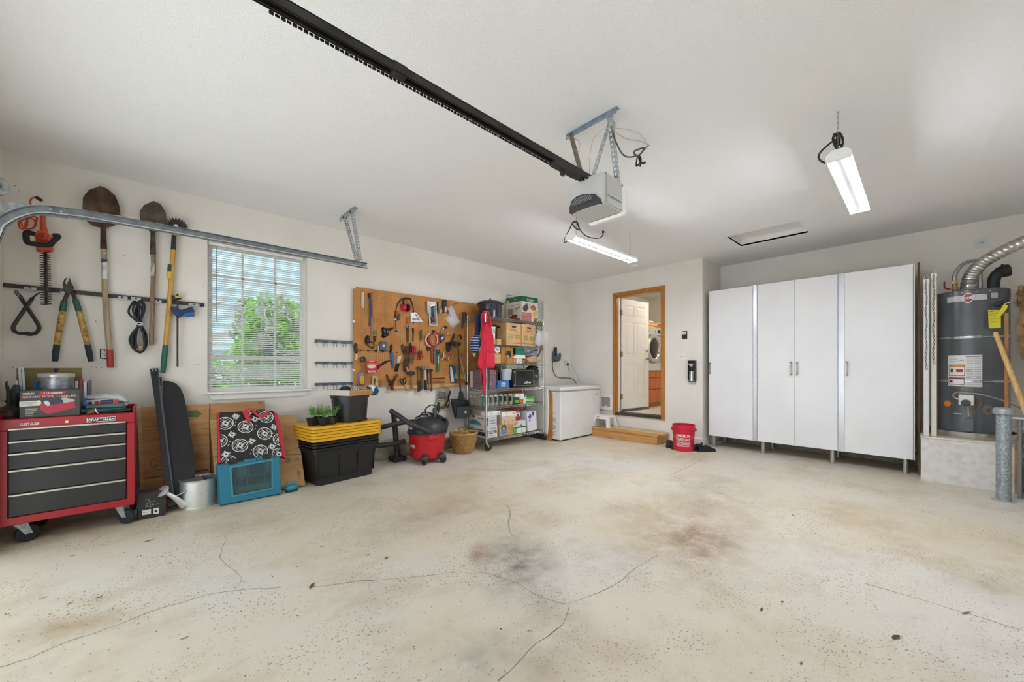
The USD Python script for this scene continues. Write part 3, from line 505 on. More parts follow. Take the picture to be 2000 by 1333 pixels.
# galvanised angle that stiffens the curve, and the wall side flag bracket
t.add('stiffener_angle', angle((-0.772,4.08,2.267),(-0.126,4.08,2.329),(0,.02,-1),(0,1,0),.062,pitch=.05,hole=.004), GALV, smooth=False)
t.add('flag_bracket', cat(slab([(-0.762,2.417),(-0.703,2.43),(-0.703,2.308),(-0.762,2.29)], .004, FL_(4.08)), lathe([(.02,-.012),(.045,-.012),(.052,-.004),(.052,.004),(.045,.012),(.02,.012)],20,(0,0,0)).apply_transform(rot(PI/2,'x')).apply_transform(tr((-0.715,4.06,2.36)[0],4.055,(-0.715,4.06,2.36)[2]))), GALV)
t = T('track_hanger','galvanised ceiling bracket with two punched struts holding the end of the door track','bracket',(1.53,4.2,2.856))
t.add('ceiling_angle', cat(bx(1.525,1.565,4.0,4.42,2.851,2.856), bx(1.525,1.528,4.0,4.42,2.805,2.856)), GALV)
e0 = np.array([1.595,4.012,2.24])
t.add('strut', angle((1.523,4.08,2.84),e0,(1,0,0),(0,1,.2),.03), GALV, smooth=False); t.add('strut', angle((1.523,4.29,2.84),e0+[-.02,.02,0],(1,0,0),(0,1,.2),.03), GALV, smooth=False)
for y in (4.095,4.30): t.add('bolt', cyl((1.515,y,2.828),.008,.012,8,'x'), BLKM)

RAIL = N('rail_black',[(.3,'#262424'),(.7,'#3d3a39')],scale=12.,rough=.45,metal=.4)
t = T('garage_door_opener','pale grey chain drive garage door opener hanging on a black rail','garage door opener',(2.1,1.49,2.22))
yr = 1.49
t.add('rail', cat(bx(-.75,2.12,yr-.018,yr+.018,2.445,2.449), bx(-.75,2.12,yr-.018,yr-.0145,2.412,2.449), bx(-.75,2.12,yr+.0145,yr+.018,2.412,2.449), bx(-.75,2.12,yr-.023,yr-.010,2.412,2.415), bx(-.75,2.12,yr+.010,yr+.023,2.412,2.415)), RAIL, smooth=False)
t.add('rail_joint', bx(.72,.78,yr-.02,yr+.02,2.408,2.452), RAIL)
t.add('chain_rod', rod((-.7,yr+.03,2.425),(.3,yr+.03,2.425),.005), M('#6f86a8',.3,.6))
for i in range(98):
    x = .3+i*.018; t.add('chain_link', cb((x,yr+.032,2.412),(.015,.004 if i%2 else .008,.011),.002), BLKM)
t.add('trolley', cat(bx(1.72,1.98,yr-.024,yr+.024,2.39,2.414,.004), bx(1.80,1.83,yr-.006,yr+.006,2.36,2.39)), BLACK)
SIL = N('opener_plastic',[(.3,'#b7b7b4'),(.7,'#c6c6c3')],scale=3.,rough=.4)
bx0,bx1,by0,by1,bz0,bz1 = 2.06,2.30,1.355,1.625,2.222,2.425
fp = [(by0,bx0+.012)]+[(by0+(by1-by0)*(.5-.5*math.cos(PI*k/12)), bx0+.012-.030*math.sin(PI*k/12)) for k in range(1,12)]+[(by1,bx0+.012)]
g = sg.Polygon([(y,-x) for y,x in fp]+[(by1,-bx1+.03),(by0,-bx1+.03)]).buffer(-.010).buffer(.010)
FO = fr((0,0,0),(0,1,0),(-1,0,0))      # u = y, v = -x, out = +z
t.add('housing', cat(slab(g,.175,FO,bz0+.012), slab(g.buffer(-.006),.012,FO,bz0), slab(g.buffer(-.008),.016,FO,bz0+.187)), SIL, smooth=40)
# front grille: dark arched opening with a perforated field
arch = [(-by1+.012,bz0+.005),(-by1+.012,bz0+.045),(-by1+.03,bz0+.082),(-by1+.07,bz0+.100),(-by1+.12,bz0+.098),(-by0-.06,bz0+.072),(-by0-.022,bz0+.03),(-by0-.018,bz0+.005)]
t.add('vent', slab(arch,.032,FB_(bx0+.010),0), M('#37373a',.5))
hl = [(-by1+.03+.013*i+(.006 if j%2 else 0),bz0+.05+.011*j) for i in range(13) for j in range(4) if sg.Polygon(arch).buffer(-.008).contains(sg.Point(-by1+.03+.013*i,bz0+.05+.011*j))]
t.add('vent_hole', cat(*[cyl((bx0-.0235,-u,v),.0045,.003,6,'x') for u,v in hl]), M('#8d8f94',.4), kind='stuff')
for k in range(6): t.add('vent_slot', bx(bx0-.024,bx0-.020,by1-.05-k*.03,by1-.062-k*.03,bz0+.030,bz0+.040), BLACK)
LENS = M('#f4f4f2',.25)
t.add('light_lens', slab(sg.box(bz0-.012,-bx1-.02,bz1-.03,-bx1+.03).buffer(-.012).buffer(.012),by1-by0+.006,fr((0,by1+.003,0),(0,0,1),(-1,0,0))) if False else cat(bx(bx1-.035,bx1+.02,by0-.008,by1+.008,bz0-.014,bz1-.035,.016)), LENS)
t.add('seam', bx(bx0+.018,bx0+.020,by0-.001,by0+.004,bz0+.012,bz1), M('#6d6d6c',.5)); t.add('seam', bx(bx1-.045,bx1-.038,by0+.03,by1-.03,bz0-.001,bz0+.002), M('#6d6d6c',.5))
t.add('lettering', textbox('CHAMBERLAIN',FL_(by0),bx0+.035,bx1-.045,bz0+.055,bz0+.068,.0008), M('#3f4247',.5))
t.add('badge', textbox('MYQ',fr((0,0,bz0),(0,-1,0),(1,0,0)),-by1+.11,-by1+.165,bx0+.085,bx0+.1,.0008), M('#5d6064',.5))
t.add('top_plate', bx(bx0+.04,bx1-.05,by0+.03,by1-.03,bz1-.01,bz1+.006), GALV)
# hanging frame
t = T('opener_hanger','galvanised punched angle frame hanging the opener from the ceiling','bracket',(2.15,1.53,2.856))
t.add('ceiling_angle', angle((2.15,1.735,2.852),(2.15,1.325,2.852),(1,0,0),(0,0,-1),.036,pitch=.022,hole=.006), N('angle_blue',[(.3,'#6f8296'),(.7,'#9fb0bf')],scale=30.,rough=.4,metal=.7), smooth=False)
t.add('strut', angle((2.146,1.705,2.84),(2.146,1.585,2.43),(0,-1,0),(1,0,0),.034), N('angle_dark',[(.3,'#6d6255'),(.7,'#8c8070')],scale=30.,rough=.5,metal=.6), smooth=False)
t.add('strut', angle((2.144,1.375,2.80),(2.144,1.53,2.43),(0,-1,-.3),(1,0,0),.030), GALV, smooth=False)
t.add('strut', angle((2.153,1.375,2.85),(2.27,1.385,2.41),(1,0,0),(0,1,0),.026), GALV, smooth=False)
t.add('bracket', bx(2.14,2.18,1.352,1.372,2.735,2.775), GALV); t.add('bolt', cyl((2.275,1.36,2.405),.009,.03,8,'y'), BLKM)
for pts in (((2.15,1.36,2.76),(2.15,1.5,2.72),(2.16,1.54,2.55),(2.15,1.52,2.43)),((2.15,1.66,2.62),(2.16,1.56,2.5),(2.17,1.53,2.43)),((2.15,1.70,2.82),(2.16,1.62,2.75),(2.15,1.66,2.62))): t.add('wire', rods(pts,.0022,sides=5), M('#c4bcae',.6))
t = T('ceiling_wiring','loose brown and white wires dangling from the ceiling beside the opener','wiring',(2.736,1.416,2.856))
WB = M('#5a5145',.6)
e = [(2.017,1.272,2.62),(2.122,1.316,2.62),(2.281,1.365,2.62),(2.369,1.367,2.63),(2.448,1.342,2.66)]
t.add('cord', rods(e,.005), WB)
t.add('cord', rods([(2.017,1.272,2.62),(2.359,1.372,2.75),(2.571,1.393,2.83),(2.697,1.392,2.85)],.0025,sides=6), M('#bdb6aa',.6)); t.add('cord', rods([(1.995,1.258,2.62),(2.292,1.333,2.77),(2.497,1.353,2.83),(2.697,1.392,2.85)],.002,sides=6), M('#cfc9be',.6))
t.add('hook', rods([(2.71,1.395,2.856),(2.659,1.392,2.82),(2.607,1.381,2.78),(2.579,1.35,2.76)],.003,sides=6), BLKM)
t.add('loop', rods([(2.589,1.371,2.78),(2.511,1.392,2.74),(2.497,1.4,2.72),(2.521,1.382,2.7),(2.59,1.384,2.76)],.006,closed=True,n=4), WB)
t.add('loop', rods([(2.515,1.379,2.7),(2.56,1.416,2.68),(2.591,1.429,2.67),(2.559,1.379,2.68),(2.538,1.376,2.7)],.005,closed=True,n=4), BLKM)
t.add('plug', rods([(2.545,1.387,2.7),(2.585,1.393,2.68),(2.589,1.363,2.67)],.008,n=3), BLACK); t.add('plug', rods([(2.585,1.393,2.68),(2.607,1.413,2.67)],.006,n=2), BLACK)

def shop_light(x0,x1,y,z,label):
    t = T('shop_light',label,'shop light',((x0+x1)/2,y,z)); w = .058
    W_ = M('#f0f0ee',.4)
    t.add('housing', hull(*[(x,y+s*a,b) for x in (x0,x1) for s in (-1,1) for a,b in ((.063,z+.014),(.060,z+.030),(.030,z+.060))]), W_)
    for a,b in ((x0-.012,x0),(x1,x1+.012)): t.add('end_cap', hull(*[(x,y+s*q,r) for x in (a,b) for s in (-1,1) for q,r in ((w+.004,z-.004),(w+.006,z+.034),(.034,z+.064))]), W_)
    t.add('reflector', bx(x0,x1,y-.022,y+.022,z+.002,z+.009), M('#dfe3e6',.3))
    for s in (-1,1): t.add('led_lens', hull(*[(x,y+s*q,r) for x in (x0+.001,x1-.001) for q,r in ((.023,z),(.051,z),(.056,z+.004),(.057,z+.0125),(.023,z+.0125))]), GLOW('led_glow','#f1f5ff',40.*LAMP))
    return t
L1 = shop_light(3.11,4.33,2.445,2.50,'lit white LED shop light on chains nearest the oak framed door')
L2 = shop_light(3.14,4.32,.36,2.50,'lit white LED shop light on chains in front of the white cabinets')
def chain(t,x,y,z0,z1):
    n = int((z1-z0)/.016)
    t.add('chain', cat(*[rods([(x+(b if i%2 else 0),y+(0 if i%2 else b),z0+(i+.5)*(z1-z0)/n+a) for a,b in ((-.009,0),(-.004,.004),(.004,.004),(.009,0),(.004,-.004),(-.004,-.004))],.0013,closed=True,n=2,sides=4) for i in range(n)]), M('#8a8780',.4,.6))
for L,y,xs in ((L1,2.445,(3.2,4.27)),(L2,.375,(3.24,4.25))):
    for x in xs: chain(L,x,y,2.562,2.856)
L2.add('power_cord', rods([(3.282,0.392,2.7),(3.285,0.429,2.68),(3.265,0.466,2.64),(3.258,0.476,2.6),(3.239,0.444,2.55),(3.249,0.4,2.53)],.006), BLACK)
L2.add('cord_bundle', rods([(3.251,0.375,2.72),(3.316,0.359,2.7),(3.381,0.372,2.68),(3.377,0.392,2.67),(3.308,0.4,2.68),(3.255,0.401,2.7),(3.255,0.386,2.72),(3.324,0.376,2.7),(3.357,0.395,2.67)],.007,closed=True,n=5), BLACK)
L2.add('cord_bundle', rods([(3.243,0.397,2.72),(3.304,0.379,2.71),(3.307,0.4,2.7),(3.355,0.379,2.69),(3.391,0.37,2.68),(3.393,0.394,2.67)],.006,n=5), BLACK)
L1.add('power_cord', rods([(3.244,2.542,2.58),(3.293,2.664,2.56),(3.278,2.659,2.6),(3.282,2.599,2.68),(3.314,2.583,2.75),(3.337,2.538,2.76),(3.44,2.582,2.72),(3.695,2.678,2.73),(3.974,2.743,2.78),(4.071,2.712,2.82),(3.999,2.65,2.85)],.006), BLACK)
L1.add('cord_bundle', rods([(3.303,2.574,2.75),(3.313,2.54,2.76),(3.402,2.567,2.74),(3.449,2.596,2.72),(3.403,2.596,2.72),(3.333,2.59,2.74)],.007,closed=True,n=4), BLACK)
L1.add('plug', cyl((3.996,2.648,2.83),.014,.02,10), BLACK)
one('ceiling_disc', lathe([(0,-.03),(.05,-.03),(.062,-.02),(.065,0),(0,0)],20,(5.731,3.214,2.856)), WHITE, 'small round white detector on the ceiling above the laundry doorway','smoke detector')

# ---------------------------------------------------------------- window blind, what stands outside, the laundry
SLAT = look('blind_slat', {'d':('diffuse_bsdf',{'color':C('#f6f6f4')}),'t':('translucent_bsdf',{'color':C('#e6e8e8')}),'mx':('mix_closure',{'fac':.35})},[('d.BSDF','mx.closure1'),('t.BSDF','mx.closure2')],surface='mx.closure')
def blind(x0,x1,z0,z1,y,label,first=0):
    t = T('window_blind',label,'window blind',((x0+x1)/2,y,z0)); n = int((z1-z0-.05)/.0213); a = math.radians(28)
    t.add('headrail', bx(x0,x1,y-.014,y+.016,z1-.028,z1,.003), WHITE)
    for k in range(n):
        z = z1-.04-k*.0213; P = [(-.0125,0),(-.006,.0016),(.0,.0021),(.006,.0016),(.0125,0)]
        Q = [(y+u*math.cos(a)-v*math.sin(a), z+u*math.sin(a)+v*math.cos(a)) for u,v in P]
        V = [(x,p,q) for x in (x0+.004,x1-.004) for p,q in Q]; F = [f for i in range(4) for f in ([i,i+1,i+6],[i,i+6,i+5])]
        t.add('slat', trimesh.Trimesh(V,F,process=False), SLAT, smooth=60)
    zb = z1-.04-n*.0213; t.add('bottom_rail', bx(x0+.003,x1-.003,y-.013,y+.013,zb-.012,zb,.003), WHITE)
    for f in (.16,.53,.86): t.add('ladder_cord', cat(rod((x0+(x1-x0)*f,y-.0135,zb),(x0+(x1-x0)*f,y-.0135,z1-.02),.0008,sides=5),rod((x0+(x1-x0)*f,y+.0135,zb),(x0+(x1-x0)*f,y+.0135,z1-.02),.0008,sides=5)), WHITE, kind='stuff')
    return t
tb = blind(.412,1.262,1.0,2.446,4.838,'white mini blind with open slats over the big window')
tb.add('tilt_wand', rod((0.478,4.82,2.405),(0.478,4.82,1.659),.0035), M('#8e9296',.3)); 
blind(4.378,5.302,.99,2.426,4.838,'white blind in the small window behind the wire shelving')
# garden outside
t = T('neighbour_wall','grey blue clapboard wall of a neighbouring building beyond the window','building',(2.5,9.5,-.15))
for k in range(30): t.add('clapboard', hull(*[(x,y,z) for x in (-6,13) for y,z in ((9.5,-.1+.18*k),(9.47,-.1+.18*k),(9.5,.075+.18*k),(9.49,.075+.18*k))]), N('clapboard_blue',[(.3,'#a3b0bb'),(.7,'#b8c3cb')],scale=2.,rough=.9))
LEAF = look('shrub_leaf', {'o':('geometry',{}),'r':('rgb_ramp',{'ramp':[(0.,C('#86a85a')),(.5,C('#b2cc70')),(1.,C('#dde8a0'))]}),'d':('principled_bsdf',{'roughness':.45}),'t':('translucent_bsdf',{}),'mx':('mix_closure',{'fac':.45})},
   [('o.random_per_island','r.fac'),('r.color','d.base_color'),('r.color','t.color'),('d.BSDF','mx.closure1'),('t.BSDF','mx.closure2')],surface='mx.closure')
def shrub(c, rx, ry, rz, n, label, size=.07):
    g = random.Random(int(c[0]*100)); t = T('garden_shrub',label,'shrub',(c[0],c[1],-.15)); V=[];F=[]
    for i in range(n):
        d = np.array([g.gauss(0,1) for _ in range(3)]); d /= np.linalg.norm(d); r = g.random()**.45; r *= .75+.5*meshkit.noise(d*2.2+c[0])
        p = np.array(c)+d*r*[rx,ry,rz]; u = np.array([g.gauss(0,1) for _ in range(3)]); u /= np.linalg.norm(u); w = np.cross(u,[g.gauss(0,1),g.gauss(0,1),1.]); w /= np.linalg.norm(w); s = size*g.uniform(.7,1.3); b = len(V)
        V += [p-u*s, p+w*s*.42, p+u*s, p-w*s*.42]; F += [[b,b+1,b+2],[b,b+2,b+3]]
    t.add('foliage', trimesh.Trimesh(V,F,process=False), LEAF, smooth=False, kind='stuff')
    for k in range(5): t.add('stem', rods([(c[0]+.05*k-.1,c[1],-.15),(c[0]+g.uniform(-.3,.3),c[1]+g.uniform(-.2,.2),c[2]*.6),(c[0]+g.uniform(-.6,.6)*rx,c[1],c[2]+.3*rz)],.014,sides=6), OLDW)
shrub((1.40,6.7,1.50),.62,.45,.80,2600,'tall yellow green leafy shrub seen through the big window blind')
shrub((.75,7.6,.75),.6,.4,.6,1500,'low pale green bush seen at the foot of the window',.06)
shrub((6.0,6.8,1.2),.8,.5,1.2,1500,'leafy bush outside the small window behind the shelving')

# laundry room beyond door 1
LY0,LY1,LX1,LZ = YC+.15,4.62,8.98,.395
TILE = look('laundry_tile', {'g':('geometry',{}),'b':('brick_texture',{'offset':0.,'color1':C('#dcd9d3'),'color2':C('#e4e1db'),'mortar':C('#b9b4ab'),'scale':1.,'brick_width':.33,'row_height':.33,'mortar_size':.006}),'p':('principled_bsdf',{'roughness':.35})},[('g.position','b.vector'),('b.color','p.base_color')])
struct('floor_laundry', bx(XW+.15,LX1,LY0,LY1,LZ-.1,LZ), TILE)
struct('ceiling_laundry', bx(XW+.15,LX1,LY0,LY1,ZC,ZC+.05), CEIL)
struct('wall_laundry_back', bx(LX1,LX1+.1,LY0,LY1,0,ZC), WALL); struct('wall_laundry_left', bx(XW+.15,LX1,LY1,LY1+.1,0,ZC), WALL); struct('wall_laundry_right', bx(XR+.15,LX1,LY0-.02,LY0,0,ZC), WALL)
RW = N('reddish_oak',[(.3,'#b5592c'),(.5,'#c86f3c'),(.7,'#d58350')],scale=5.,stretch=(7,7,.7),rough=.4,detail=5.)
def vanity(x0,x1,label):
    t = T('laundry_cabinet',label,'cabinet',(x0,3.7,LZ)); y = 3.70; z0,z1 = LZ,1.12
    t.add('plinth', bx(x0,x1,y+.05,4.4,z0,z0+.09), OAK); t.add('body', bx(x0,x1,y+.02,4.4,z0+.09,z1), RW)
    for a,b in ((.60,.715),(.37,.585),(.10,.355)): t.add('drawer_front', bx(x0+.03,x1-.05,y,y+.02,z0+a,z0+b,.004), RW)
    t.add('corner_stile', bx(x1-.035,x1,y-.012,y+.02,z0+.09,z1), RW); t.add('top_edge', bx(x0,x1,y-.01,y+.02,z1-.02,z1), RW)
vanity(7.02,7.80,'reddish oak drawer cabinet under the washing machine just past the open door')
vanity(7.81,8.6,'reddish oak cabinet at the far end of the laundry room')
GREYM = N('appliance_grey',[(.3,'#b1b1ac'),(.7,'#c3c3be')],scale=5.,rough=.3,metal=.2)
def washer(x0,label):
    t = T('washing_machine',label,'washing machine',(x0,3.7,1.12)); x1 = x0+.69; y=3.70; z0,z1=1.121,2.02; cx,cz = x0+.345,1.58
    t.add('body', bx(x0,x1,y+.02,4.4,z0,z1,.012), GREYM); t.add('control_panel', bx(x0+.01,x1-.01,y,y+.02,z1-.17,z1-.01,.005), GREYM)
    t.add('lower_panel', bx(x0+.01,x1-.01,y+.005,y+.02,z0+.01,z0+.16,.005), M('#cfcfca',.3)); t.add('side_trim', bx(x1-.03,x1+.005,y-.012,y+.02,z0,z1-.02,.008), M('#e8e8e6',.3))
    FY = fr((cx,y+.02,cz),(1,0,0),(0,0,1))
    t.add('door_ring', mv(lathe([(.20,0),(.29,0),(.285,.03),(.25,.05),(.215,.045),(.20,.02)],36),FY), M('#d9dadb',.15,.8)); t.add('door_glass', mv(lathe([(.0,.03),(.1,.036),(.18,.026),(.21,.005),(.21,0),(0,0)],36),FY), M('#1c2327',.08))
    t.add('door_handle', mv(bx(.225,.26,-.08,.08,.045,.06,.004),FY), M('#d9dadb',.15,.8))
    for k,r in ((.12,.028),(.42,.04)): t.add('knob', mv(lathe([(0,0),(r,0),(r*.9,.02),(0,.022)],20),fr((x0+k,y,z1-.09),(1,0,0),(0,0,1))), M('#dcdcdc',.2,.6))
    t.add('display', bx(x0+.5,x0+.62,y-.003,y,z1-.13,z1-.06), BLACK)
washer(7.04,'grey front loading washer with chrome ringed dark door nearest the open door'); washer(7.77,'second front loading washer at the far end of the laundry')
t = T('wooden_tray','round edged oak tray with a white lid on top of the washers','tray',(7.5,4.0,2.02))
t.add('box', bx(7.12,7.66,3.74,4.3,2.022,2.10,.02), N('light_oak',[(.3,'#c98647'),(.7,'#dfa465')],scale=5.,stretch=(7,.7,7),rough=.4)); t.add('lid', lathe([(0,2.10),(.28,2.10),(.30,2.115),(.28,2.135),(0,2.14)],28,(7.40,4.03,0)), WHITE)
t = T('wooden_box','oak box beside the tray above the second washer','box',(7.95,4.0,2.02))
t.add('box', bx(7.80,8.2,3.74,4.3,2.022,2.11,.02), LOOKS['light_oak']); t.add('lid', bx(7.79,8.21,3.73,4.31,2.111,2.135,.008), WHITE)
t = T('laundry_ceiling_light','round lit ceiling light in the laundry room','ceiling light',(7.4,3.0,ZC))
t.add('base', cyl((7.4,3.0,ZC-.03),.17,.03,28), WHITE); t.add('diffuser', lathe([(0,-.1),(.08,-.09),(.14,-.06),(.155,-.03),(0,-.03)],28,(7.4,3.0,ZC)), GLOW('dome_glow','#fff2dc',28.))
# pet flap beside the freezer
t = T('pet_flap','white framed pet flap in the wall low beside the freezer','pet flap',(6.087,3.968,0.429))
o = [(-4.109,0.704),(-3.821,0.723),(-3.821,0.413),(-4.109,0.418)]
cx0,cx1,cz0,cz1 = o[0][0],o[1][0],o[2][1]+.01,o[0][1]
gp = rrect(cx0,cx1,cz0,cz1,.025)
t.add('frame', slab(gp.difference(rrect(cx0+.05,cx1-.05,cz0+.055,cz1-.055,.012)), .025, FB_(XW)), WHITE)
t.add('flap', slab(rrect(cx0+.045,cx1-.045,cz0+.05,cz1-.05,.012), .008, FB_(XW)), M('#a59a91',.25)); t.add('catch', bx(XW-.02,XW-.008,-(cx0+cx1)/2-.012,-(cx0+cx1)/2+.012,cz0+.055,cz0+.075), WHITE)
# things on the door wall: opener button, switches, bottle opener
t = T('opener_button','black garage door wall control with a small white button','wall control',(6.087,2.547,1.703))
q = [(-2.584,1.765),(-2.505,1.768),(-2.505,1.636),(-2.584,1.644)]
t.add('body', pill(rrect(q[0][0],q[1][0],q[3][1],q[0][1],.006), .016, FB_(XW)), M('#23262c',.4)); t.add('button', pill(rrect(q[0][0]+.012,q[1][0]-.010,q[0][1]-.052,q[0][1]-.016,.004), .006, FB_(XW-.016),0,.0015), LAB); t.add('light_button', pill(rrect(q[0][0]+.012,q[1][0]-.010,q[3][1]+.018,q[3][1]+.028,.003), .004, FB_(XW-.016),0,.0015), M('#3a4048',.4))
t = T('switch_plate','white double switch plate above the bottle opener','light switch',(6.087,2.575,1.367))
q = [(-2.624,1.42),(-2.521,1.426),(-2.521,1.314),(-2.624,1.315)]
t.add('plate', pill(rrect(q[0][0],q[1][0],q[3][1],q[0][1],.006), .007, FB_(XW)), M('#eceae8',.35))
for k in (.3,.7):
    u = q[0][0]+(q[1][0]-q[0][0])*k; v = (q[0][1]+q[3][1])/2; t.add('toggle', hull(*[(XW-.007,-u+a,v+b) for a in (-.005,.005) for b in (-.012,.012)],*[(XW-.018,-u+a,v+b) for a in (-.003,.003) for b in (.001,.008)]), M('#d8d4d8',.35))
t = T('bottle_catcher','chrome and black wall mounted can crusher on the door wall','can crusher',(6.087,2.438,1.135))
q = [(-2.477,1.301),(-2.366,1.304),(-2.37,0.972),(-2.465,0.977)]
u0,u1,v0,v1 = q[0][0],q[1][0],q[3][1],q[0][1]
t.add('back_plate', slab(sg.box(u0+.006,v0,u1-.004,v1), .012, FB_(XW)), BLACK)
for u in (u0,u1-.012): t.add('arm', bx(XW-.055,XW-.004,-u-.012,-u,v0+.02,v1), BLACK)
t.add('handle', bx(XW-.06,XW-.04,-u1,-u0,v1-.014,v1+.004,.004), BLACK); t.add('cylinder', cyl((XW-.04,-(u0+u1)/2,v0+.012),.038,.15,20), M('#b9bec2',.15,.9)); t.add('crushing_head', hull(*[(XW-.045+a,-(u0+u1)/2+b,c) for c,k in ((v1-.09,.018),(v1-.045,.036)) for a,b in ((-k,-k),(-k,k),(k,-k),(k,k))]), M('#cfd2d4',.3,.6)); t.add('base', bx(XW-.065,XW-.002,-u1+.004,-u0-.004,v0-.004,v0+.012,.003), M('#5e6468',.4,.5))

# ---------------------------------------------------------------- the tool chest and what is piled on it
RC = M('#96101a',.35); DK = N('drawer_black',[(.3,'#131314'),(.7,'#1b1b1c')],scale=5.,rough=.45); AL = M('#b9b3a8',.35,.6)
YB = 4.13; TX0,TX1,TYB = -.735,-.090,4.60
zb,zt = .147, (-0.093,4.13,0.854)[2]
t = T('tool_chest','red rolling tool chest with five black drawers and pale handle strips','tool chest',(-.41,4.36,0))
t.add('body', cat(bx(TX0,TX0+.045,YB,TYB,zb,zt-.074,.004),bx(TX1-.045,TX1,YB,TYB,zb,zt-.074,.004),bx(TX0+.002,TX1-.002,YB+.002,TYB-.001,zb+.001,zb+.055,.004),bx(TX0+.01,TX1-.01,YB+.03,TYB-.002,zb+.02,zt-.074),bx(TX0,TX1,YB,TYB,zt-.0735,zt,.004)), RC)
for a in ((TX0,TX0+.012,YB+.01,TYB),(TX1-.012,TX1,YB+.01,TYB),(TX0,TX1,TYB-.012,TYB)): t.add('top_rim', bx(*a,zt-.005,zt+.035,.003), RC)
hz = [(-0.142,4.13,0.784)[2],(-0.142,4.13,0.699)[2],(-0.141,4.13,0.618)[2],(-0.138,4.13,0.508)[2],(-0.136,4.13,0.345)[2],(-0.134,4.13,0.201)[2]]
for k in range(5):
    z1,z0 = hz[k],hz[k+1]+(.012 if k<4 else .004)
    d = t.add('drawer', bx(TX0+.048,TX1-.048,YB-.004,YB+.05,z0,z1-.004,.003), DK); t.add('handle_strip', bx(TX0+.048,TX1-.048,YB-.020,YB+.004,z1-.004,z1+.009,.003), AL, d)
bz = (-0.269,4.13,0.816)[2]
t.add('name_plate', bx((-0.338,4.13,0.822)[0],(-0.191,4.13,0.808)[0],YB-.003,YB,bz-.015,bz+.016), M('#1b1b1c',.4)); t.add('plate_border', slab(sg.box((-0.338,4.13,0.822)[0],bz-.015,(-0.191,4.13,0.808)[0],bz+.016).difference(sg.box((-0.335,4.13,0.822)[0],bz-.0125,(-0.194,4.13,0.809)[0],bz+.0135)),.002,FL_(YB-.003)), LAB)
t.add('plate_lettering', textbox('CRAFTSMAN',FL_(YB-.003),(-0.331,4.13,0.821)[0],(-0.199,4.13,0.809)[0],bz-.008,bz+.010,.001,True), LAB)
t.add('quick_lettering', textbox('QUIET GLIDE',FL_(YB),(-0.641,4.13,0.816)[0],(-0.559,4.13,0.814)[0],(-0.616,4.13,0.806)[2],(-0.616,4.13,0.824)[2],.001,True,.3), LAB); t.add('lock', cyl(((-0.432,4.13,0.816)[0],YB-.008,(-0.432,4.13,0.816)[2]),.009,.01,16,'y'), M('#c9b98d',.3,.8))
for x,y,r in ((-.655,4.205,.058),(-.165,4.205,.055),(-.655,4.53,.055),(-.165,4.53,.055)):
    a = .5 if x<-.4 else -.7; w = t.add('caster', mv(cat(bx(-.03,.03,-.022,.022,zb-.02-0,zb),hull(*[(q[0],s,q[1]) for s in (-.024,-.021) for q in ((-.03,zb-.01),(.03,zb-.01),(.055,r),(.02,r))]),hull(*[(q[0],s,q[1]) for s in (.024,.021) for q in ((-.03,zb-.01),(.03,zb-.01),(.055,r),(.02,r))])),rot(a),tr(x,y)), GALV)
    t.add('wheel', mv(lathe([(0,-.018),(r-.008,-.018),(r,-.012),(r,.012),(r-.008,.018),(0,.018)],24),rot(PI/2,'x'),tr(.038,0,r),rot(a),tr(x,y)), RUB, w)
ZT = zt+.001
CARDB = N('cardboard',[(.3,'#a87b4a'),(.5,'#b4875a'),(.7,'#bf9467')],scale=4.,stretch=(1,1,8),rough=.85); PAPR = M('#d9d4c9',.7)
# boxed rock tumbler with its printed front
t = T('tumbler_box','dark printed rock tumbler box standing on the tool chest','box',(-0.515,4.16,0.835)); yf = 4.155
b = [(-0.646,4.155,0.841),(-0.374,4.155,0.839),(-0.378,4.155,1.041),(-0.651,4.155,1.034)]
X0,X1,Z0,Z1 = b[0][0],b[1][0],ZT,b[2][2]; U = lambda f: X0+(X1-X0)*f; V_ = lambda f: Z0+(Z1-Z0)*f
t.add('carton', bx(X0,X1,yf,yf+.19,Z0,Z1,.002), M('#33322f',.45)); F = FL_(yf)
t.add('red_banner', slab([(U(.31),V_(.83)),(U(.33),V_(.95)),(U(.77),V_(.95)),(U(.74),V_(.83))],.001,F), M('#a8142a',.4)); t.add('banner_text', textbox('3 Lb. Capacity',F,U(.38),U(.70),V_(.855),V_(.93),.0018,True), LAB)
t.add('title_text', textbox('ROTARY ROCK TUMBLER',F,U(.05),U(.93),V_(.725),V_(.80),.0012,True), M('#d99a8c',.4)); t.add('brand_text', textbox('CHICAGO',F,U(.05),U(.23),V_(.85),V_(.92),.0012,True,.2), LAB)
t.add('pale_band', slab([(U(0),V_(.42)),(U(0),V_(.61)),(U(.33),V_(.63)),(U(.36),V_(.50)),(U(.33),V_(.44))],.0008,F), M('#cfccbc',.5)); t.add('band_text', cat(textbox('POLISH ROCKS AND GEMS',F,U(.05),U(.27),V_(.535),V_(.575),.0014),textbox('AT HOME',F,U(.05),U(.22),V_(.475),V_(.515),.0014)), M('#6d6b80',.5), kind='stuff')
t.add('picture_base', slab([(U(.32),V_(.30)),(U(.34),V_(.52)),(U(.43),V_(.44)),(U(.72),V_(.50)),(U(.91),V_(.54)),(U(.92),V_(.30)),(U(.47),V_(.10)),(U(.41),V_(.15))],.0010,F), M('#a31a33',.4)); t.add('picture_motor', slab([(U(.70),V_(.49)),(U(.68),V_(.69)),(U(.75),V_(.70)),(U(.91),V_(.60)),(U(.91),V_(.545))],.0013,F), M('#a3a1a0',.4))
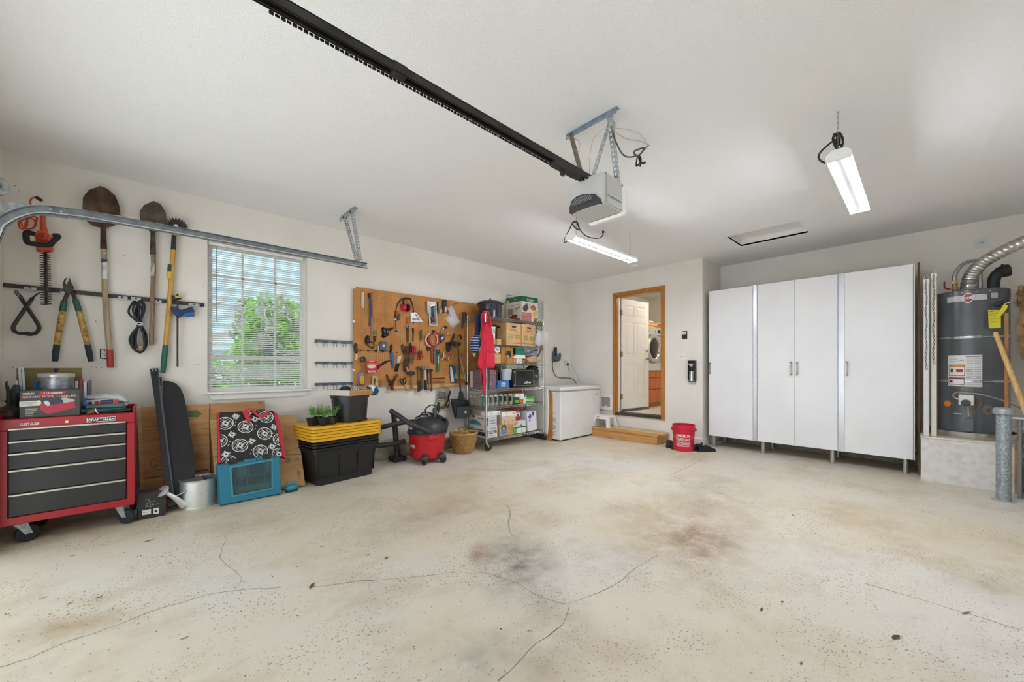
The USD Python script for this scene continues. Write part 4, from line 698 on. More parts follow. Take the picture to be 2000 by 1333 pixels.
t.add('picture_barrel', slab([(U(.46),V_(.44)),(U(.49),V_(.62)),(U(.65),V_(.66)),(U(.71),V_(.60)),(U(.71),V_(.49))],.0016,F), M('#20263f',.4)); t.add('picture_barrel_end', slab([(U(.38),V_(.53)),(U(.40),V_(.60)),(U(.44),V_(.61)),(U(.48),V_(.54)),(U(.49),V_(.42)),(U(.45),V_(.41))],.0018,F), M('#bfc2c9',.4))
for k,(z,w) in enumerate(((.33,.20),(.30,.18),(.27,.19),(.24,.17),(.18,.14),(.15,.13),(.09,.13))): t.add('text_line', slab(sg.box(U(.09),V_(z),U(.09+w),V_(z+.016)),.0009,F), M('#a5a699',.5))
# behind it
one('olive_board', mv(bx((-0.724,4.57,1.192)[0],(-0.4,4.57,1.191)[0],4.565,4.575,ZT+.04,(-0.608,4.57,1.195)[2]),rot(-.03,'x',(0,4.57,ZT))), N('olive_cardboard',[(.3,'#6f6136'),(.7,'#87784a')],scale=4.,stretch=(1,1,9),rough=.8), 'olive brown cardboard sheet leaning on the wall behind the aluminium pot','cardboard')
t = T('speed_square_rule','white steel rule standing upright on the tool chest','ruler',(-0.682,4.45,1.044))
q = [(-0.697,1.197),(-0.671,1.199),(-0.661,0.987),(-0.689,0.989)]
t.add('blade', slab([(a,max(b_,ZT)) for a,b_ in q],.004,FL_(4.45)), M('#cdd5d9',.3)); t.add('centre_slot', slab([(-0.683,1.184),(-0.681,1.184),(-0.673,0.988),(-0.677,0.989)],.002,FL_(4.446)), M('#2c3c58',.4))
for k in range(14):
    f = k/13; a = (q[0][0]*(1-f)+q[3][0]*f, q[0][1]*(1-f)+q[3][1]*f); t.add('tick_mark', bx(a[0]+.004,a[0]+.016,4.4445,4.446,a[1]-.006,a[1]-.0045), BLACK)
t = T('blue_cup','translucent bright blue plastic cup behind the tumbler box','cup',(-0.595,4.47,1.021))
c = (-0.592,4.47,1.07); t.add('cup', lathe([(0,ZT),(.032,ZT),(.040,c[2]+.02),(.037,c[2]+.021),(.03,ZT+.006),(0,ZT+.006)],24,(c[0],c[1],0)), M('#1c6fc4',.25))
ALU = N('battered_aluminium',[(.3,'#5c6168'),(.5,'#9aa0a6'),(.7,'#c6cacd')],scale=14.,rough=.35,metal=.7,detail=6.)
t = T('aluminium_pot','battered aluminium pot with a lid and knob on the tool chest','pot',(-0.519,4.45,1.038)); c = (-0.519,4.45,1.134); zl = c[2]
t.add('body', lathe([(0,ZT),(.083,ZT),(.090,ZT+.01),(.091,zl),(0,zl)],36,(c[0],c[1],0)), ALU); t.add('lid', lathe([(.094,zl-.006),(.096,zl+.012),(.088,zl+.02),(.03,zl+.026),(0,zl+.027)],36,(c[0],c[1],0)), M('#cfccc6',.3,.5)); t.add('knob', lathe([(0,zl+.025),(.008,zl+.027),(.007,zl+.038),(.017,zl+.048),(.015,zl+.058),(0,zl+.06)],16,(c[0],c[1],0)), BLACK)
t = T('oil_can','dark old oil can with a long thin spout at far left','oil can',(-0.712,4.3,0.857)); c = (-0.712,4.3,0.854)
OC = N('oily_iron',[(.3,'#241d19'),(.7,'#4a3b30')],scale=14.,rough=.45,metal=.4)
t.add('body', lathe([(0,ZT),(.085,ZT),(.088,ZT+.02),(.075,ZT+.05),(.03,ZT+.075),(.016,ZT+.085),(0,ZT+.085)],28,(c[0],c[1],0)), OC); t.add('spout', tube(spline([(c[0],c[1],ZT+.08),(c[0]-.004,c[1],ZT+.18),(c[0]-.012,c[1],(-0.718,4.3,1.087)[2]),(-0.719,4.3,1.104)],5),np.linspace(.013,.004,16),10), OC); t.add('collar', cyl((c[0],c[1],ZT+.10),.017,.02,14), OC); t.add('trigger', rods([(c[0],c[1],ZT+.11),(c[0]-.05,c[1],ZT+.115),(c[0]-.06,c[1],ZT+.10)],.003), OC)
t = T('glue_bottle','dark bottle with a pale nozzle leaning beside the steel rule','bottle',(-0.702,4.42,0.937)); 
P = [(-0.716,4.42,0.857),(-0.705,4.42,1.028),(-0.7,4.42,1.075),(-0.698,4.42,1.104)]
t.add('bottle', tube([P[0],np.array(P[0])*.4+np.array(P[1])*.6,P[1],P[2]],[.028,.028,.026,.012],14), M('#2a3040',.4)); t.add('nozzle', tube([P[2],P[3]],[.010,.004],10), M('#c9cdc9',.4))
t = T('striped_box','striped pink and white carton with a bottle beside the pot','carton',(-0.431,4.5,0.993))
for k,(a,h,m) in enumerate(((138,'#9a5a56',748),(141.5,'#e0d5cb',746),(145,'#8a3a48',744),(149,'#dcdad4',745),(153,'#6f5a80',741))): q = (-0.452,4.5,1.081); x = q[0]+.022*k; t.add('packet', bx(x,x+.018,4.49,4.56,ZT,q[2]+.012*(k%3),.002), M(h,.45))
t.add('flap', slab([(-0.449,1.104),(-0.393,1.115),(-0.407,1.087),(-0.428,1.063)],.004,FL_(4.53)), M('#8d4650',.5))
t = T('black_tie_strap','black strap loop sticking up behind the tumbler box','strap',(-0.394,4.5,1.051)); t.add('loop', rods([(-0.408,4.5,1.071),(-0.392,4.5,1.063),(-0.383,4.5,1.031),(-0.386,4.5,1.007),(-0.397,4.5,1.023)],.007), BLACK); t.add('wrapper', puff([(-0.411,1.024),(-0.384,1.011),(-0.39,0.952),(-0.414,0.945)],.02,FL_(4.47),0,.012), M('#b9c4cf',.3))
t = T('blue_ball','bright blue rubber ball beside the tumbler box','ball',(-0.385,4.4,0.917)); c = (-0.387,4.4,0.925); t.add('ball', ball((c[0],c[1],ZT+.056),.055,3), M('#155fc0',.35))
t = T('plastic_bag','crumpled translucent white plastic bag on the packages','plastic bag',(-0.237,4.42,0.967))
t.add('bag', puff([(-0.385,0.971),(-0.347,0.985),(-0.279,0.991),(-0.189,0.989),(-0.151,0.963),(-0.124,0.924),(-0.136,0.904),(-0.18,0.915),(-0.265,0.936),(-0.334,0.944),(-0.374,0.943)],.05,FL_(4.43),0,.014,.03,1.2,.02), FILM('bag_film','#e6e8ea',.75)); t.add('corner', puff([(-0.176,0.92),(-0.13,0.921),(-0.139,0.889),(-0.171,0.878)],.02,FL_(4.42),0,.01,rough=.02), FILM('bag_film','#e6e8ea',.75))
t = T('red_package','red and white printed package with a dark blue label','package',(-0.29,4.38,0.912)); q = [(-0.361,0.946),(-0.198,0.952),(-0.186,0.911),(-0.361,0.903)]
t.add('package', slab(q,.06,FL_(4.42)), M('#d7c9c2',.5)); F = FL_(4.3595)
t.add('red_field', slab([(-0.313,0.937),(-0.292,0.94),(-0.292,0.91),(-0.313,0.907)],.001,F), M('#b5202a',.4)); t.add('blue_label', slab([(-0.288,0.943),(-0.217,0.947),(-0.217,0.915),(-0.288,0.914)],.001,F), M('#24365c',.4)); t.add('red_end', slab([(-0.214,0.947),(-0.189,0.944),(-0.188,0.913),(-0.214,0.913)],.001,F), M('#cf5140',.4))
for k in range(5): t.add('barcode_bar', slab([(-0.348,0.935),(-0.345,0.935),(-0.345,0.912),(-0.348,0.911)] if k==0 else [(x+.0035*k,z) for x,z in [(-0.348,0.935),(-0.345,0.935),(-0.345,0.912),(-0.348,0.911)]],.001,F), BLACK)
t.add('script', textbox('Super Pro',F,(-0.281,4.359,0.929)[0],(-0.226,4.359,0.926)[0],(-0.281,4.359,0.921)[2],(-0.281,4.359,0.935)[2],.0016,True,.2), M('#b0445c',.4))
t = T('teal_folder','grey and teal plastic case lying on the tool chest','plastic case',(-0.258,4.3,0.876)); z = (-0.255,4.25,0.896)[2]
t.add('lower_shell', mv(bx((-0.384,4.3,0.886)[0],(-0.15,4.3,0.868)[0],4.24,4.52,ZT,ZT+.03,.01),np.eye(4)), M('#1d6b68',.4)); t.add('upper_shell', bx((-0.364,4.3,0.884)[0],(-0.153,4.3,0.869)[0],4.27,4.52,ZT+.031,ZT+.060,.01), M('#5f7478',.4))
one('dark_cloth', puff([(-0.252,0.872),(-0.157,0.885),(-0.107,0.877),(-0.104,0.853),(-0.198,0.849),(-0.247,0.849)],.05,FL_(4.23),0,rough=.02), M('#16302f',.8), 'dark green folded cloth at the front edge of the tool chest','cloth')
t = T('leather_rag','crumpled brown leather rag with a torn white edge on the chest','rag',(-0.303,4.18,0.867)); t.add('rag', puff([(-0.349,0.855),(-0.336,0.884),(-0.306,0.899),(-0.287,0.877),(-0.29,0.854),(-0.321,0.847)],.05,FL_(4.21),0,rough=.02), N('brown_leather',[(.3,'#5e4630'),(.7,'#876a4b')],scale=25.,rough=.8)); t.add('edge', rods([(-0.298,4.15,0.899),(-0.293,4.15,0.876),(-0.284,4.15,0.862)],.003), PAPR)

# ---------------------------------------------------------------- along the left wall, on the floor
def lean(y0,z0,y1,z1): return fr((0,y0,z0),(1,0,0),(0,y1-y0,z1-z0))
CB2 = N('cardboard_pale',[(.3,'#b58b5c'),(.5,'#c0986a'),(.7,'#caa476')],scale=4.,stretch=(1,1,8),rough=.85); DKG = M('#55603a',.8)
# tall moving carton folded flat behind the black board
A = (4.56,0.,4.70,.84)
t = T('flattened_carton','tall flattened moving carton behind the black leaning board','cardboard',(.3,4.58,0)); F = lean(*A)
g = [(-0.057,0.858),(0.404,0.858),(0.404,0.027),(-0.044,0.124)]; g = [(g[0][0],g[0][1]),(g[1][0],g[1][1]),(g[2][0],.005),(g[3][0],.005)]
t.add('sheet', slab(g,.012,F), CARDB); t.add('side_flap', slab([(g[0][0]-.03,g[0][1]-.01),(g[0][0]+.002,g[0][1]),(g[3][0]+.002,.005),(g[3][0]-.02,.005)],.006,F), CB2)
ln = [(-0.056,0.653),(0.405,0.622)]; t.add('fold_line', slab(strip2(ln,.004),.0006,F,.012), M('#7f5d38',.9))
t.add('arrow_print', slab([(0.249,0.805),(0.307,0.804),(0.306,0.815),(0.354,0.767),(0.308,0.727),(0.308,0.741),(0.253,0.744)],.0006,F,.012), M('#4f6a37',.8)); t.add('stripe_print', slab([(-0.038,0.247),(0.391,0.246),(0.391,0.231),(-0.038,0.235)],.0006,F,.012), DKG)
c = [(0.06,0.357)][0]; t.add('round_stamp', slab(sg.Point(*c).buffer(.062).difference(sg.Point(*c).buffer(.057)),.0006,F,.012), DKG)
t.add('stamp_text', cat(textbox('10',F,c[0]-.035,c[0]+.02,c[1],c[1]+.04,.0128),textbox('BOX',F,c[0]-.04,c[0]+.03,c[1]-.035,c[1]-.008,.0128)), DKG)
for s,q,r in (('KEEP',[(0.285,0.397)][0],0),('DRY',[(0.285,0.369)][0],0),('CARGO',[(0.285,0.344)][0],0)): t.add('carton_text', textbox(s,F,q[0],q[0]+.075,q[1],q[1]+.022,.0128), DKG)
t.add('faint_text', textbox('LUMBER',F,g[3][0]+.08,g[3][0]+.22,.17,.20,.0128), M('#8f6d45',.9))
t = T('flattened_carton','plain flattened carton standing behind the patterned tote bag','cardboard',(.7,4.62,0)); F = lean(4.62,0.,4.73,.9)
g = [(0.409,0.853),(0.869,0.857),(0.868,0.425),(0.413,0.368)]; g = [g[0],g[1],(g[1][0]+.02,.005),(g[0][0],.005)]
t.add('sheet', slab(g,.012,F), CARDB); q = [(0.83,0.836)][0]; t.add('round_mark', slab(sg.Point(*q).buffer(.012).difference(sg.Point(*q).buffer(.007)),.0006,F,.012), DKG); t.add('stripe_print', slab([(0.79,0.766),(0.869,0.769),(0.868,0.75),(0.79,0.749)],.0006,F,.012), DKG)
t = T('flattened_carton','wide flattened carton with recycling marks leaning behind the teal case','cardboard',(.8,4.3,0)); F = lean(4.27,0.,4.66,.80)
g = [(0.404,0.774),(1.135,0.763),(1.134,-0.014),(0.424,0.003)]; g = [g[0],g[1],(g[2][0],.004),(g[3][0],.004)]
t.add('sheet', slab(g,.018,F), CB2); ln = [(0.395,0.443),(1.138,0.32)]; t.add('fold_line', slab(strip2([(0.423,0.416),(1.14,0.32)],.004),.0006,F,.018), M('#6f5030',.9))
for q,m in (([(1.007,0.282)][0],'#4d5f33'),([(1.086,0.282)][0],'#97774c')): t.add('recycling_mark', slab(so.unary_union([sg.Point(*q).buffer(.024).difference(sg.Point(*q).buffer(.019)),sg.Point(*q).buffer(.011).difference(sg.Point(*q).buffer(.005))]),.0006,F,.018), M(m,.8))
for k in range(9): q = [(1.009,0.672)][0]; t.add('printed_line', slab(sg.box(q[0]+.016*k,q[1]-.20+.02*(k%2),q[0]+.016*k+.005,q[1]-.01*(k%3)),.0006,F,.018), M('#a8825a',.9))
for a,b in [(1.078,0.17),(1.092,0.162)]: t.add('side_print', slab(sg.box(a,b-.09,a+.006,b),.0006,F,.018), DKG)

# black curved board with its rail
t = T('leaning_board','tall black curved tabletop board with a steel rail leaning on the wall','board',(.25,4.3,0)); F = lean(4.27,0.,4.74,1.03); BD = N('board_black',[(.3,'#151619'),(.7,'#1d1e22')],scale=20.,rough=.6)
t.add('board', pill([(0.078,1.174),(0.123,1.17),(0.165,1.147),(0.199,1.1),(0.221,1.025),(0.238,0.909),(0.256,0.729),(0.273,0.53),(0.28,0.394),(0.28,0.262),(0.279,0.123),(0.119,0.108),(0.095,0.491),(0.075,0.909)],.022,F,0,.004), BD)
t.add('rail', pill([(-0.004,1.259),(0.046,1.261),(0.061,1.112),(0.09,0.747),(0.122,0.346),(0.139,0.077),(0.107,0.045),(0.098,0.072),(0.068,0.431),(0.03,0.913)],.045,F,.005,.006), M('#18191c',.3))
t.add('rail_edge', slab([(0.046,1.234),(0.052,1.233),(0.079,0.921),(0.122,0.378),(0.14,0.123),(0.134,0.123),(0.102,0.49),(0.066,0.91)],.003,F,.049), M('#4a5468',.25))
t.add('end_cap', pill([(-0.007,1.281),(0.047,1.287),(0.051,1.231),(0.001,1.225)],.052,F,.002,.005), BLACK); t.add('bracket', pill([(0.056,1.199),(0.07,1.199),(0.073,1.135),(0.061,1.124)],.04,F,.02,.005), BLACK)
t.add('foot', pill([(0.098,0.08),(0.146,0.083),(0.151,0.041),(0.103,0.033)],.05,F,0,.005), BLACK)
for q in [(0.011,1.263),(0.034,1.267)]: t.add('screw', mv(cyl((q[0],q[1],.053),.006,.003,10),F), GALV)
# small black carton with a line drawing
t = T('small_carton','small black carton with a white line drawing beside the tool chest','carton',(0,4.3,0)); x0,x1 = -.078,.085; zc = (-0.073,4.196,0.202)[2]
t.add('carton', bx(x0,x1,4.197,4.36,0,zc,.002), M('#2a2728',.5)); F = FL_(4.197)
t.add('top_panel', bx(x0+.003,x1-.003,4.20,4.357,zc,zc+.001), M('#3f3a3a',.55)); t.add('red_side', bx(x1,x1+.001,4.2,4.357,.004,zc-.004), M('#6f1f28',.5))
t.add('white_label', slab([(-0.051,0.072),(0.0,0.072),(0.0,0.033),(-0.051,0.036)],.001,F), LAB); t.add('white_label', slab([(0.015,0.072),(0.045,0.071),(0.045,0.025),(0.015,0.027)],.001,F), LAB)
t.add('label_line', slab([(-0.047,0.058),(-0.006,0.055),(-0.006,0.051),(-0.047,0.054)],.0014,F), M('#5f6f74',.5)); t.add('label_mark', slab([(0.021,0.06),(0.036,0.059),(0.036,0.038),(0.021,0.04)],.0014,F), BLACK)
t.add('tool_drawing', cat(*[mv(tube([(u,v,.0012) for u,v in q],.0011,5),F) for q in ([(-0.032,0.161),(-0.014,0.152),(-0.006,0.134),(0.015,0.137),(0.024,0.119)],[(-0.026,0.119),(-0.009,0.131),(0.009,0.114),(0.012,0.093),(-0.029,0.095),(-0.032,0.112)],[(-0.029,0.091),(-0.02,0.117),(-0.003,0.113),(-0.003,0.085)],[(-0.032,0.153),(-0.026,0.139),(-0.014,0.144)],[(0.003,0.103),(0.033,0.104),(0.045,0.11)])]), M('#b9b9b6',.5), kind='stuff')
# galvanised watering can
GCAN = N('galvanised_can',[(.25,'#a9aeae'),(.5,'#bdc1c0'),(.75,'#d6d8d5')],scale=22.,rough=.38,metal=.7,bump=.15,tex='voronoi_texture')
t = T('watering_can','galvanised steel watering can with a perforated rose','watering can',(.30,4.31,0),local=False); cx,cy,R,HC = .302,4.312,.128,.232
t.add('body', lathe([(0,.004),(R,.004),(R+.003,0),(R+.003,.008),(R,.012),(R,HC-.008),(R+.004,HC-.004),(R+.004,HC+.003),(R-.002,HC+.003)],48,(cx,cy,0)), GCAN)
t.add('inner_wall', lathe([(R-.002,HC+.003),(R-.003,HC-.02),(R-.003,.02),(0,.02)],48,(cx,cy,0)), GALV); t.add('half_cover', slab(sg.Point(cx,cy).buffer(R-.002).intersection(sg.box(cx-.2,cy-.2,cx+.03,cy+.2)),.002,FF_(HC-.004)), M('#c4c9cc',.25,.8))
w = np.array([(0.213,4.22,0.02),(0.197,4.22,0.054),(0.139,4.22,0.127),(0.082,4.22,0.182)]); w[0] = [cx-.10,cy-.075,.04]; w[1] = w[0]*.6+w[2]*.4
t.add('spout', tube(spline(w,5),np.linspace(.030,.014,16),14), GCAN); d = w[3]-w[2]; d /= np.linalg.norm(d); d = np.array([-.62,-.45,.64]); rc = w[3]+d*.02; Fr = fr(rc,np.cross(d,[0,0,1.]),np.cross(np.cross(d,[0,0,1.]),d)); Fr[:3,2] = d
t.add('rose', mv(lathe([(.013,-.045),(.040,-.004),(.048,0),(.048,.004),(.03,.009),(0,.011)],28),Fr), GCAN)
t.add('rose_hole', cat(*[mv(cyl((.012*k*math.cos(a),.012*k*math.sin(a),.0085-.0012*k),.0022,.003,6),Fr) for k in (1,2,3) for a in np.arange(6*k)*2*PI/(6*k)]), M('#4a4444',.6), kind='stuff')
t.add('brace', rod(w[2],(cx-.085,cy-.095,.165),.006), GALV); t.add('rim_wire', tube([(cx+(R+.004)*math.cos(a),cy+(R+.004)*math.sin(a),HC+.004) for a in np.arange(40)*PI/20],.004,6,True), GALV)
t.add('handle', rods([(cx+.05,cy+R-.01,HC),(cx+.09,cy+R+.06,HC-.02),(cx+.08,cy+R+.05,.1),(cx+.06,cy+R-.02,.06)],.008), GALV)
# teal tool case with clear lidded compartments
TEAL = N('teal_plastic',[(.3,'#1f6d87'),(.7,'#2a7b95')],scale=30.,rough=.45); TEALD = M('#1a5568',.35); TEALG = M('#3e7476',.35)
CA = (4.135,0.,4.165,.34); F = lean(*CA)
t = T('tool_case','teal plastic tool case with a divided clear lid standing on edge','tool case',(.68,4.16,0))
o = [(0.414,0.354),(0.888,0.362),(0.901,-0.011),(0.43,-0.002)]; o = [o[0],o[1],(o[2][0],.006),(o[3][0],.006)]
gi = [(0.507,0.322),(0.825,0.334),(0.822,0.074),(0.52,0.069)]
outer = sg.Polygon(o).buffer(-.012).buffer(.012); win = sg.Polygon(gi)
t.add('shell', cat(slab(outer,.075,F,-.09), slab(outer.buffer(-.004),.012,F,-.015), slab(outer.buffer(-.008).difference(win),.010,F,-.003)), TEAL)
t.add('window_frame', slab(win.buffer(.006).difference(win.buffer(-.008)),.014,F,-.003), M('#4391a6',.4)); t.add('tray', slab(win,.004,F,-.004), TEALD)
for pts in ([(0.547,0.328),(0.546,0.074)],[(0.64,0.331),(0.641,0.218)],[(0.761,0.333),(0.765,0.142)],[(0.548,0.223),(0.818,0.218)],[(0.588,0.221),(0.588,0.14)],[(0.63,0.22),(0.63,0.142)],[(0.549,0.143),(0.816,0.143)]): t.add('divider', slab(strip2(pts,.005),.012,F,0), M('#3f8da4',.4))
for pts in ([(0.555,0.319),(0.635,0.321),(0.633,0.226),(0.554,0.226)],[(0.552,0.135),(0.811,0.136),(0.81,0.082),(0.552,0.083)],[(0.773,0.325),(0.815,0.328),(0.813,0.226),(0.772,0.227)]): t.add('tray_liner', slab(pts,.003,F,.0), TEALG)
t.add('clear_lid', slab(win.buffer(-.006),.002,F,.0125), GL('clear_plastic','#f4f8f8'))
t.add('handle_bar', pill([(0.611,0.372),(0.752,0.374),(0.754,0.353),(0.613,0.35)],.018,F,.004,.004), TEAL)
for pts in ([(0.5,0.39),(0.561,0.393),(0.559,0.348),(0.5,0.347)],[(0.755,0.396),(0.814,0.398),(0.815,0.353),(0.756,0.351)]): t.add('latch', pill(pts,.025,F,0,.005), BLACK)
q = [(0.701,0.358)][0]; t.add('keyhole', mv(cyl((q[0],q[1],.02),.006,.003,12),F), BLACK)
# patterned tote bag
BF = fr((0.459,4.235,0.353),np.array((0.925,4.235,0.338))-np.array((0.459,4.235,0.353)),np.array((0.45,4.43,0.775))-np.array((0.459,4.235,0.353))); BFi = np.linalg.inv(BF)
t = T('tote_bag','black and white medallion patterned tote bag with red handles and gussets','bag',(0.682,4.3,0.327))
wB = np.linalg.norm(np.array((0.925,4.235,0.338))-np.array((0.459,4.235,0.353))); hB = np.linalg.norm(np.array((0.45,4.43,0.775))-np.array((0.459,4.235,0.353)))*1.02
def bulge(u,v): return .018*math.sin(PI*min(max(u/wB,0),1))*math.sin(PI*min(max(v/hB,0),1))
front = [(-.012,0),(wB*.5,-.012),(wB+.004,.0),(wB-.01,hB*.5),(wB-.028,hB),(wB*.5,hB+.004),(.008,hB),(.0,hB*.5)]
t.add('front_panel', dish(front,bulge,.004,BF,.03), M('#1c1a1c',.6), smooth=60); t.add('body', dish(front,lambda u,v:-.03-.045*math.sin(PI*min(max(u/wB,0),1)),.03,BF,.04), M('#1c1a1c',.6), smooth=60)
RD = M('#c31f3c',.5)
t.add('gusset', dish([(wB-.028,hB),(wB+.012,hB-.03),(wB+.028,hB*.4),(wB+.03,-.02),(wB+.004,.0),(wB-.01,hB*.5)],lambda u,v:-.012,.05,BF,.03), RD, smooth=60); t.add('gusset', dish([(.008,hB),(-.006,hB),(-.014,hB*.5),(-.028,0),(-.012,0),(.0,hB*.5)],lambda u,v:-.004,.05,BF,.012), RD, smooth=60)
WP = M('#d9d6d0',.6)
def onbag(g):
    g = g.intersection(sg.Polygon(front).buffer(-.003)); 
    return None if g.is_empty else g
def petals(c,r,n,w,a0=0):
    out = []
    for k in range(n):
        a = a0+k*2*PI/n; l = r if k%2==0 else r*.72; e = sg.Point(0,0).buffer(1,quad_segs=5); import shapely.affinity as af
        p = af.translate(af.rotate(af.translate(af.scale(e,l*.34,w),l*.62,0),a,origin=(0,0),use_radians=True),*c); q = af.translate(af.rotate(af.translate(af.scale(e,l*.17,w*.42),l*.64,0),a,origin=(0,0),use_radians=True),*c); out.append(p.difference(q))
    return so.unary_union(out)
def onto(g, nm):
    g = onbag(g)
    if g is None: return
    gs = [q for q in getattr(g,'geoms',[g]) if q.geom_type=='Polygon' and q.area>2e-6]
    if not gs: return
    m = trimesh.util.concatenate([dish(q,lambda u,v:bulge(u,v)+.0012,.0010,BF,.012) for q in gs]); t.add(nm, m, WP, smooth=False)
def bag(px,py):
    "bag coordinates of a design point, as a fraction of the panel"
    return (px*wB, py*hB)
for fx,fy in ((.10,.77),(.42,.665),(.80,.86),(.735,.50),(.30,.30),(.63,.145),(-.02,.43),(1.0,.36),(.10,.0),(.95,.05)):
    c = bag(fx,fy); R = .062; th = np.arange(60)*PI/30
    onto(sg.Point(*c).buffer(R).difference(sg.Point(*c).buffer(R*.89)),'medallion')
    o1 = sg.Polygon([(c[0]+R*(.70+.07*math.cos(4*a))*math.cos(a),c[1]+R*(.70+.07*math.cos(4*a))*math.sin(a)) for a in th]); onto(o1.buffer(.0018).difference(o1.buffer(-.0012)),'quatrefoil'); onto(petals(c,R*.66,8,R*.13,.35),'flower')
for fx,fy in ((.19,.53),(.60,.82),(.50,.36),(.84,.22),(.92,.63),(.28,.90),(.50,.96),(.07,.16)): onto(petals(bag(fx,fy),.036,8,.007,.2),'flower')
for fx,fy in ((.25,.72),(.58,.62),(.86,.44),(.12,.34),(.46,.13),(.66,.92),(.24,.84)):
    for k in (-1,1):
        c = bag(fx,fy); c = (c[0]+k*.005,c[1]+k*.016); onto(petals(c,.02,1,.006,1.2),'leaf_print')
for k,(p,s) in enumerate((([(.42,.92),(.46,1.0),(.53,1.03),(.58,.99),(.64,.90),(.72,.86),(.80,.90),(.82,.98)],1),)): t.add('handle', mv(tube(spline([(a*wB,b*hB,.024) for a,b in p],6),.011,8,flat=.3),BF), RD, smooth=60)
t.add('handle', mv(slab([(.38*wB,1.0*hB),(.46*wB,1.0*hB),(.53*wB,.78*hB),(.45*wB,.76*hB)],.003,np.eye(4),.022),BF), RD)
# hand sanding pad / teal mouse with its cord
t = T('corded_sander','small teal corded palm sander lying in front of the flattened carton','sander',(1.03,4.21,0)); c = np.array((0.993,4.134,0.0)); TL = M('#1f7f93',.4)
t.add('body', ball((c[0],c[1]+.03,.036),.036,3,(1.55,1.2,1.)).apply_transform(tr()), TL) if False else t.add('body', mv(ball((0,0,0),1.,3,(.058,.042,.034)),rot(.15),tr(c[0],c[1]+.045,.036)), TL)
t.add('base_ring', mv(lathe([(0,0),(.058,0),(.060,.006),(.056,.012),(0,.012)],24),np.diag([1,.74,1,1.]),rot(.15),tr(c[0],c[1]+.05,0)), BLACK); t.add('collar', rods([(c[0]-.045,c[1]+.05,.05),(c[0]-.01,c[1]+.07,.075),(c[0]+.04,c[1]+.06,.065)],.012), M('#77766f',.5))
CD = M('#8f8a7a',.6); t.add('cord', rods([(c[0]-.05,c[1]+.06,.05),(c[0]-.02,c[1]+.09,.09),(c[0]+.05,c[1]+.08,.08),(c[0]-.03,c[1]+.07,.085),(c[0]-.09,c[1]+.03,.075),(c[0]-.11,c[1]+.02,.04),(c[0]-.07,c[1]+.01,.02),(c[0]-.09,c[1]-.02,.006),(c[0]-.17,c[1]-.03,.005),(0.797,4.082,0.0)],.004), CD); t.add('plug', rods([(0.834,4.085,0.0),(0.79,4.069,0.0)],.010,n=2), M('#b5b0a3',.5)); t.add('tag', mv(bx(-.04,.04,-.02,.02,.001,.002),rot(.4),tr(*(0.931,4.071,0.0)[:2])), M('#c9d6c9',.6))

# stack of black totes with yellow lids on top (27 gallon style)
YEL = N('yellow_plastic',[(.3,'#d9a41e'),(.7,'#e3b02a')],scale=5.,rough=.4); TB = N('tote_black',[(.3,'#121214'),(.7,'#1a1a1c')],scale=8.,rough=.5)
TA = math.radians(7.5); TO = (1.150,4.085)
def tl(u,v): c,s = math.cos(TA),math.sin(TA); return (TO[0]+u*c-v*s, TO[1]+u*s+v*c)
def ttrans(z): return tr(TO[0],TO[1],z) @ rot(TA)
def frustum(g0,g1,z0,z1,n=1): 
    a,b = [np.array(q.exterior.coords)[:-1] for q in (g0,g1)]; k = len(a); V = np.vstack([np.c_[a,np.full(k,z0)],np.c_[b,np.full(k,z1)]]); F = [f for i in range(k) for f in ([i,(i+1)%k,(i+1)%k+k],[i,(i+1)%k+k,i+k])]
    return trimesh.Trimesh(np.vstack([V,[[a[:,0].mean(),a[:,1].mean(),z0],[b[:,0].mean(),b[:,1].mean(),z1]]]), F+[[2*k,(i+1)%k,i] for i in range(k)]+[[2*k+1,i+k,(i+1)%k+k] for i in range(k)],process=False)
LL,WW = .775,.50
tote = T('storage_tote','black storage tote at the bottom of the stack under the yellow lids','storage tote',(TO[0],TO[1],0),TA,'nested black totes',local=True)
rim = rrect(.02,LL-.02,.02,WW-.02,.05); base = rrect(.085,LL-.085,.06,WW-.06,.05)
tote.add('body', cat(frustum(base,rim.buffer(-.02),0,.345), slab(rim.difference(rim.buffer(-.03)),.012,FF_(.345)), slab(rim.difference(rim.buffer(-.006)),.02,FF_(.333))), TB)
for u in (.085,.30,.50,.69): tote.add('rib', mv(hull((u-.004,.052,.06),(u+.004,.052,.06),(u-.004,.030,.29),(u+.004,.030,.29),(u-.004,.07,.06),(u+.004,.07,.06),(u-.004,.06,.29),(u+.004,.06,.29)),np.eye(4)), TB)
for u0,u1,z in ((.13,.55,.07),): tote.add('panel_line', hull((u0,.050,z),(u1,.050,z),(u0,.049,z+.008),(u1,.049,z+.008),(u0,.07,z),(u1,.07,z)), TB)
for k in range(3):
    q = T('storage_tote','black tote nested in the stack, %s from the bottom'%('second','third','topmost')[k] if k<2 else 'topmost black tote of the nested stack just under the yellow lids','storage tote',(TO[0],TO[1],.358+.030*k),TA,'nested black totes',local=True)
    q.add('rim', cat(slab(rim.difference(rim.buffer(-.03)),.012,FF_(.012)), slab(rim.difference(rim.buffer(-.008)),.022,FF_(.002))), TB); q.add('rim_lip', slab(rim.buffer(.004).difference(rim),.005,FF_(.018)), TB)
    for u in (.02,LL-.02): q.add('handle', bx(u-.012,u+.012,.15,.35,.004,.016,.004), TB)
lid = None
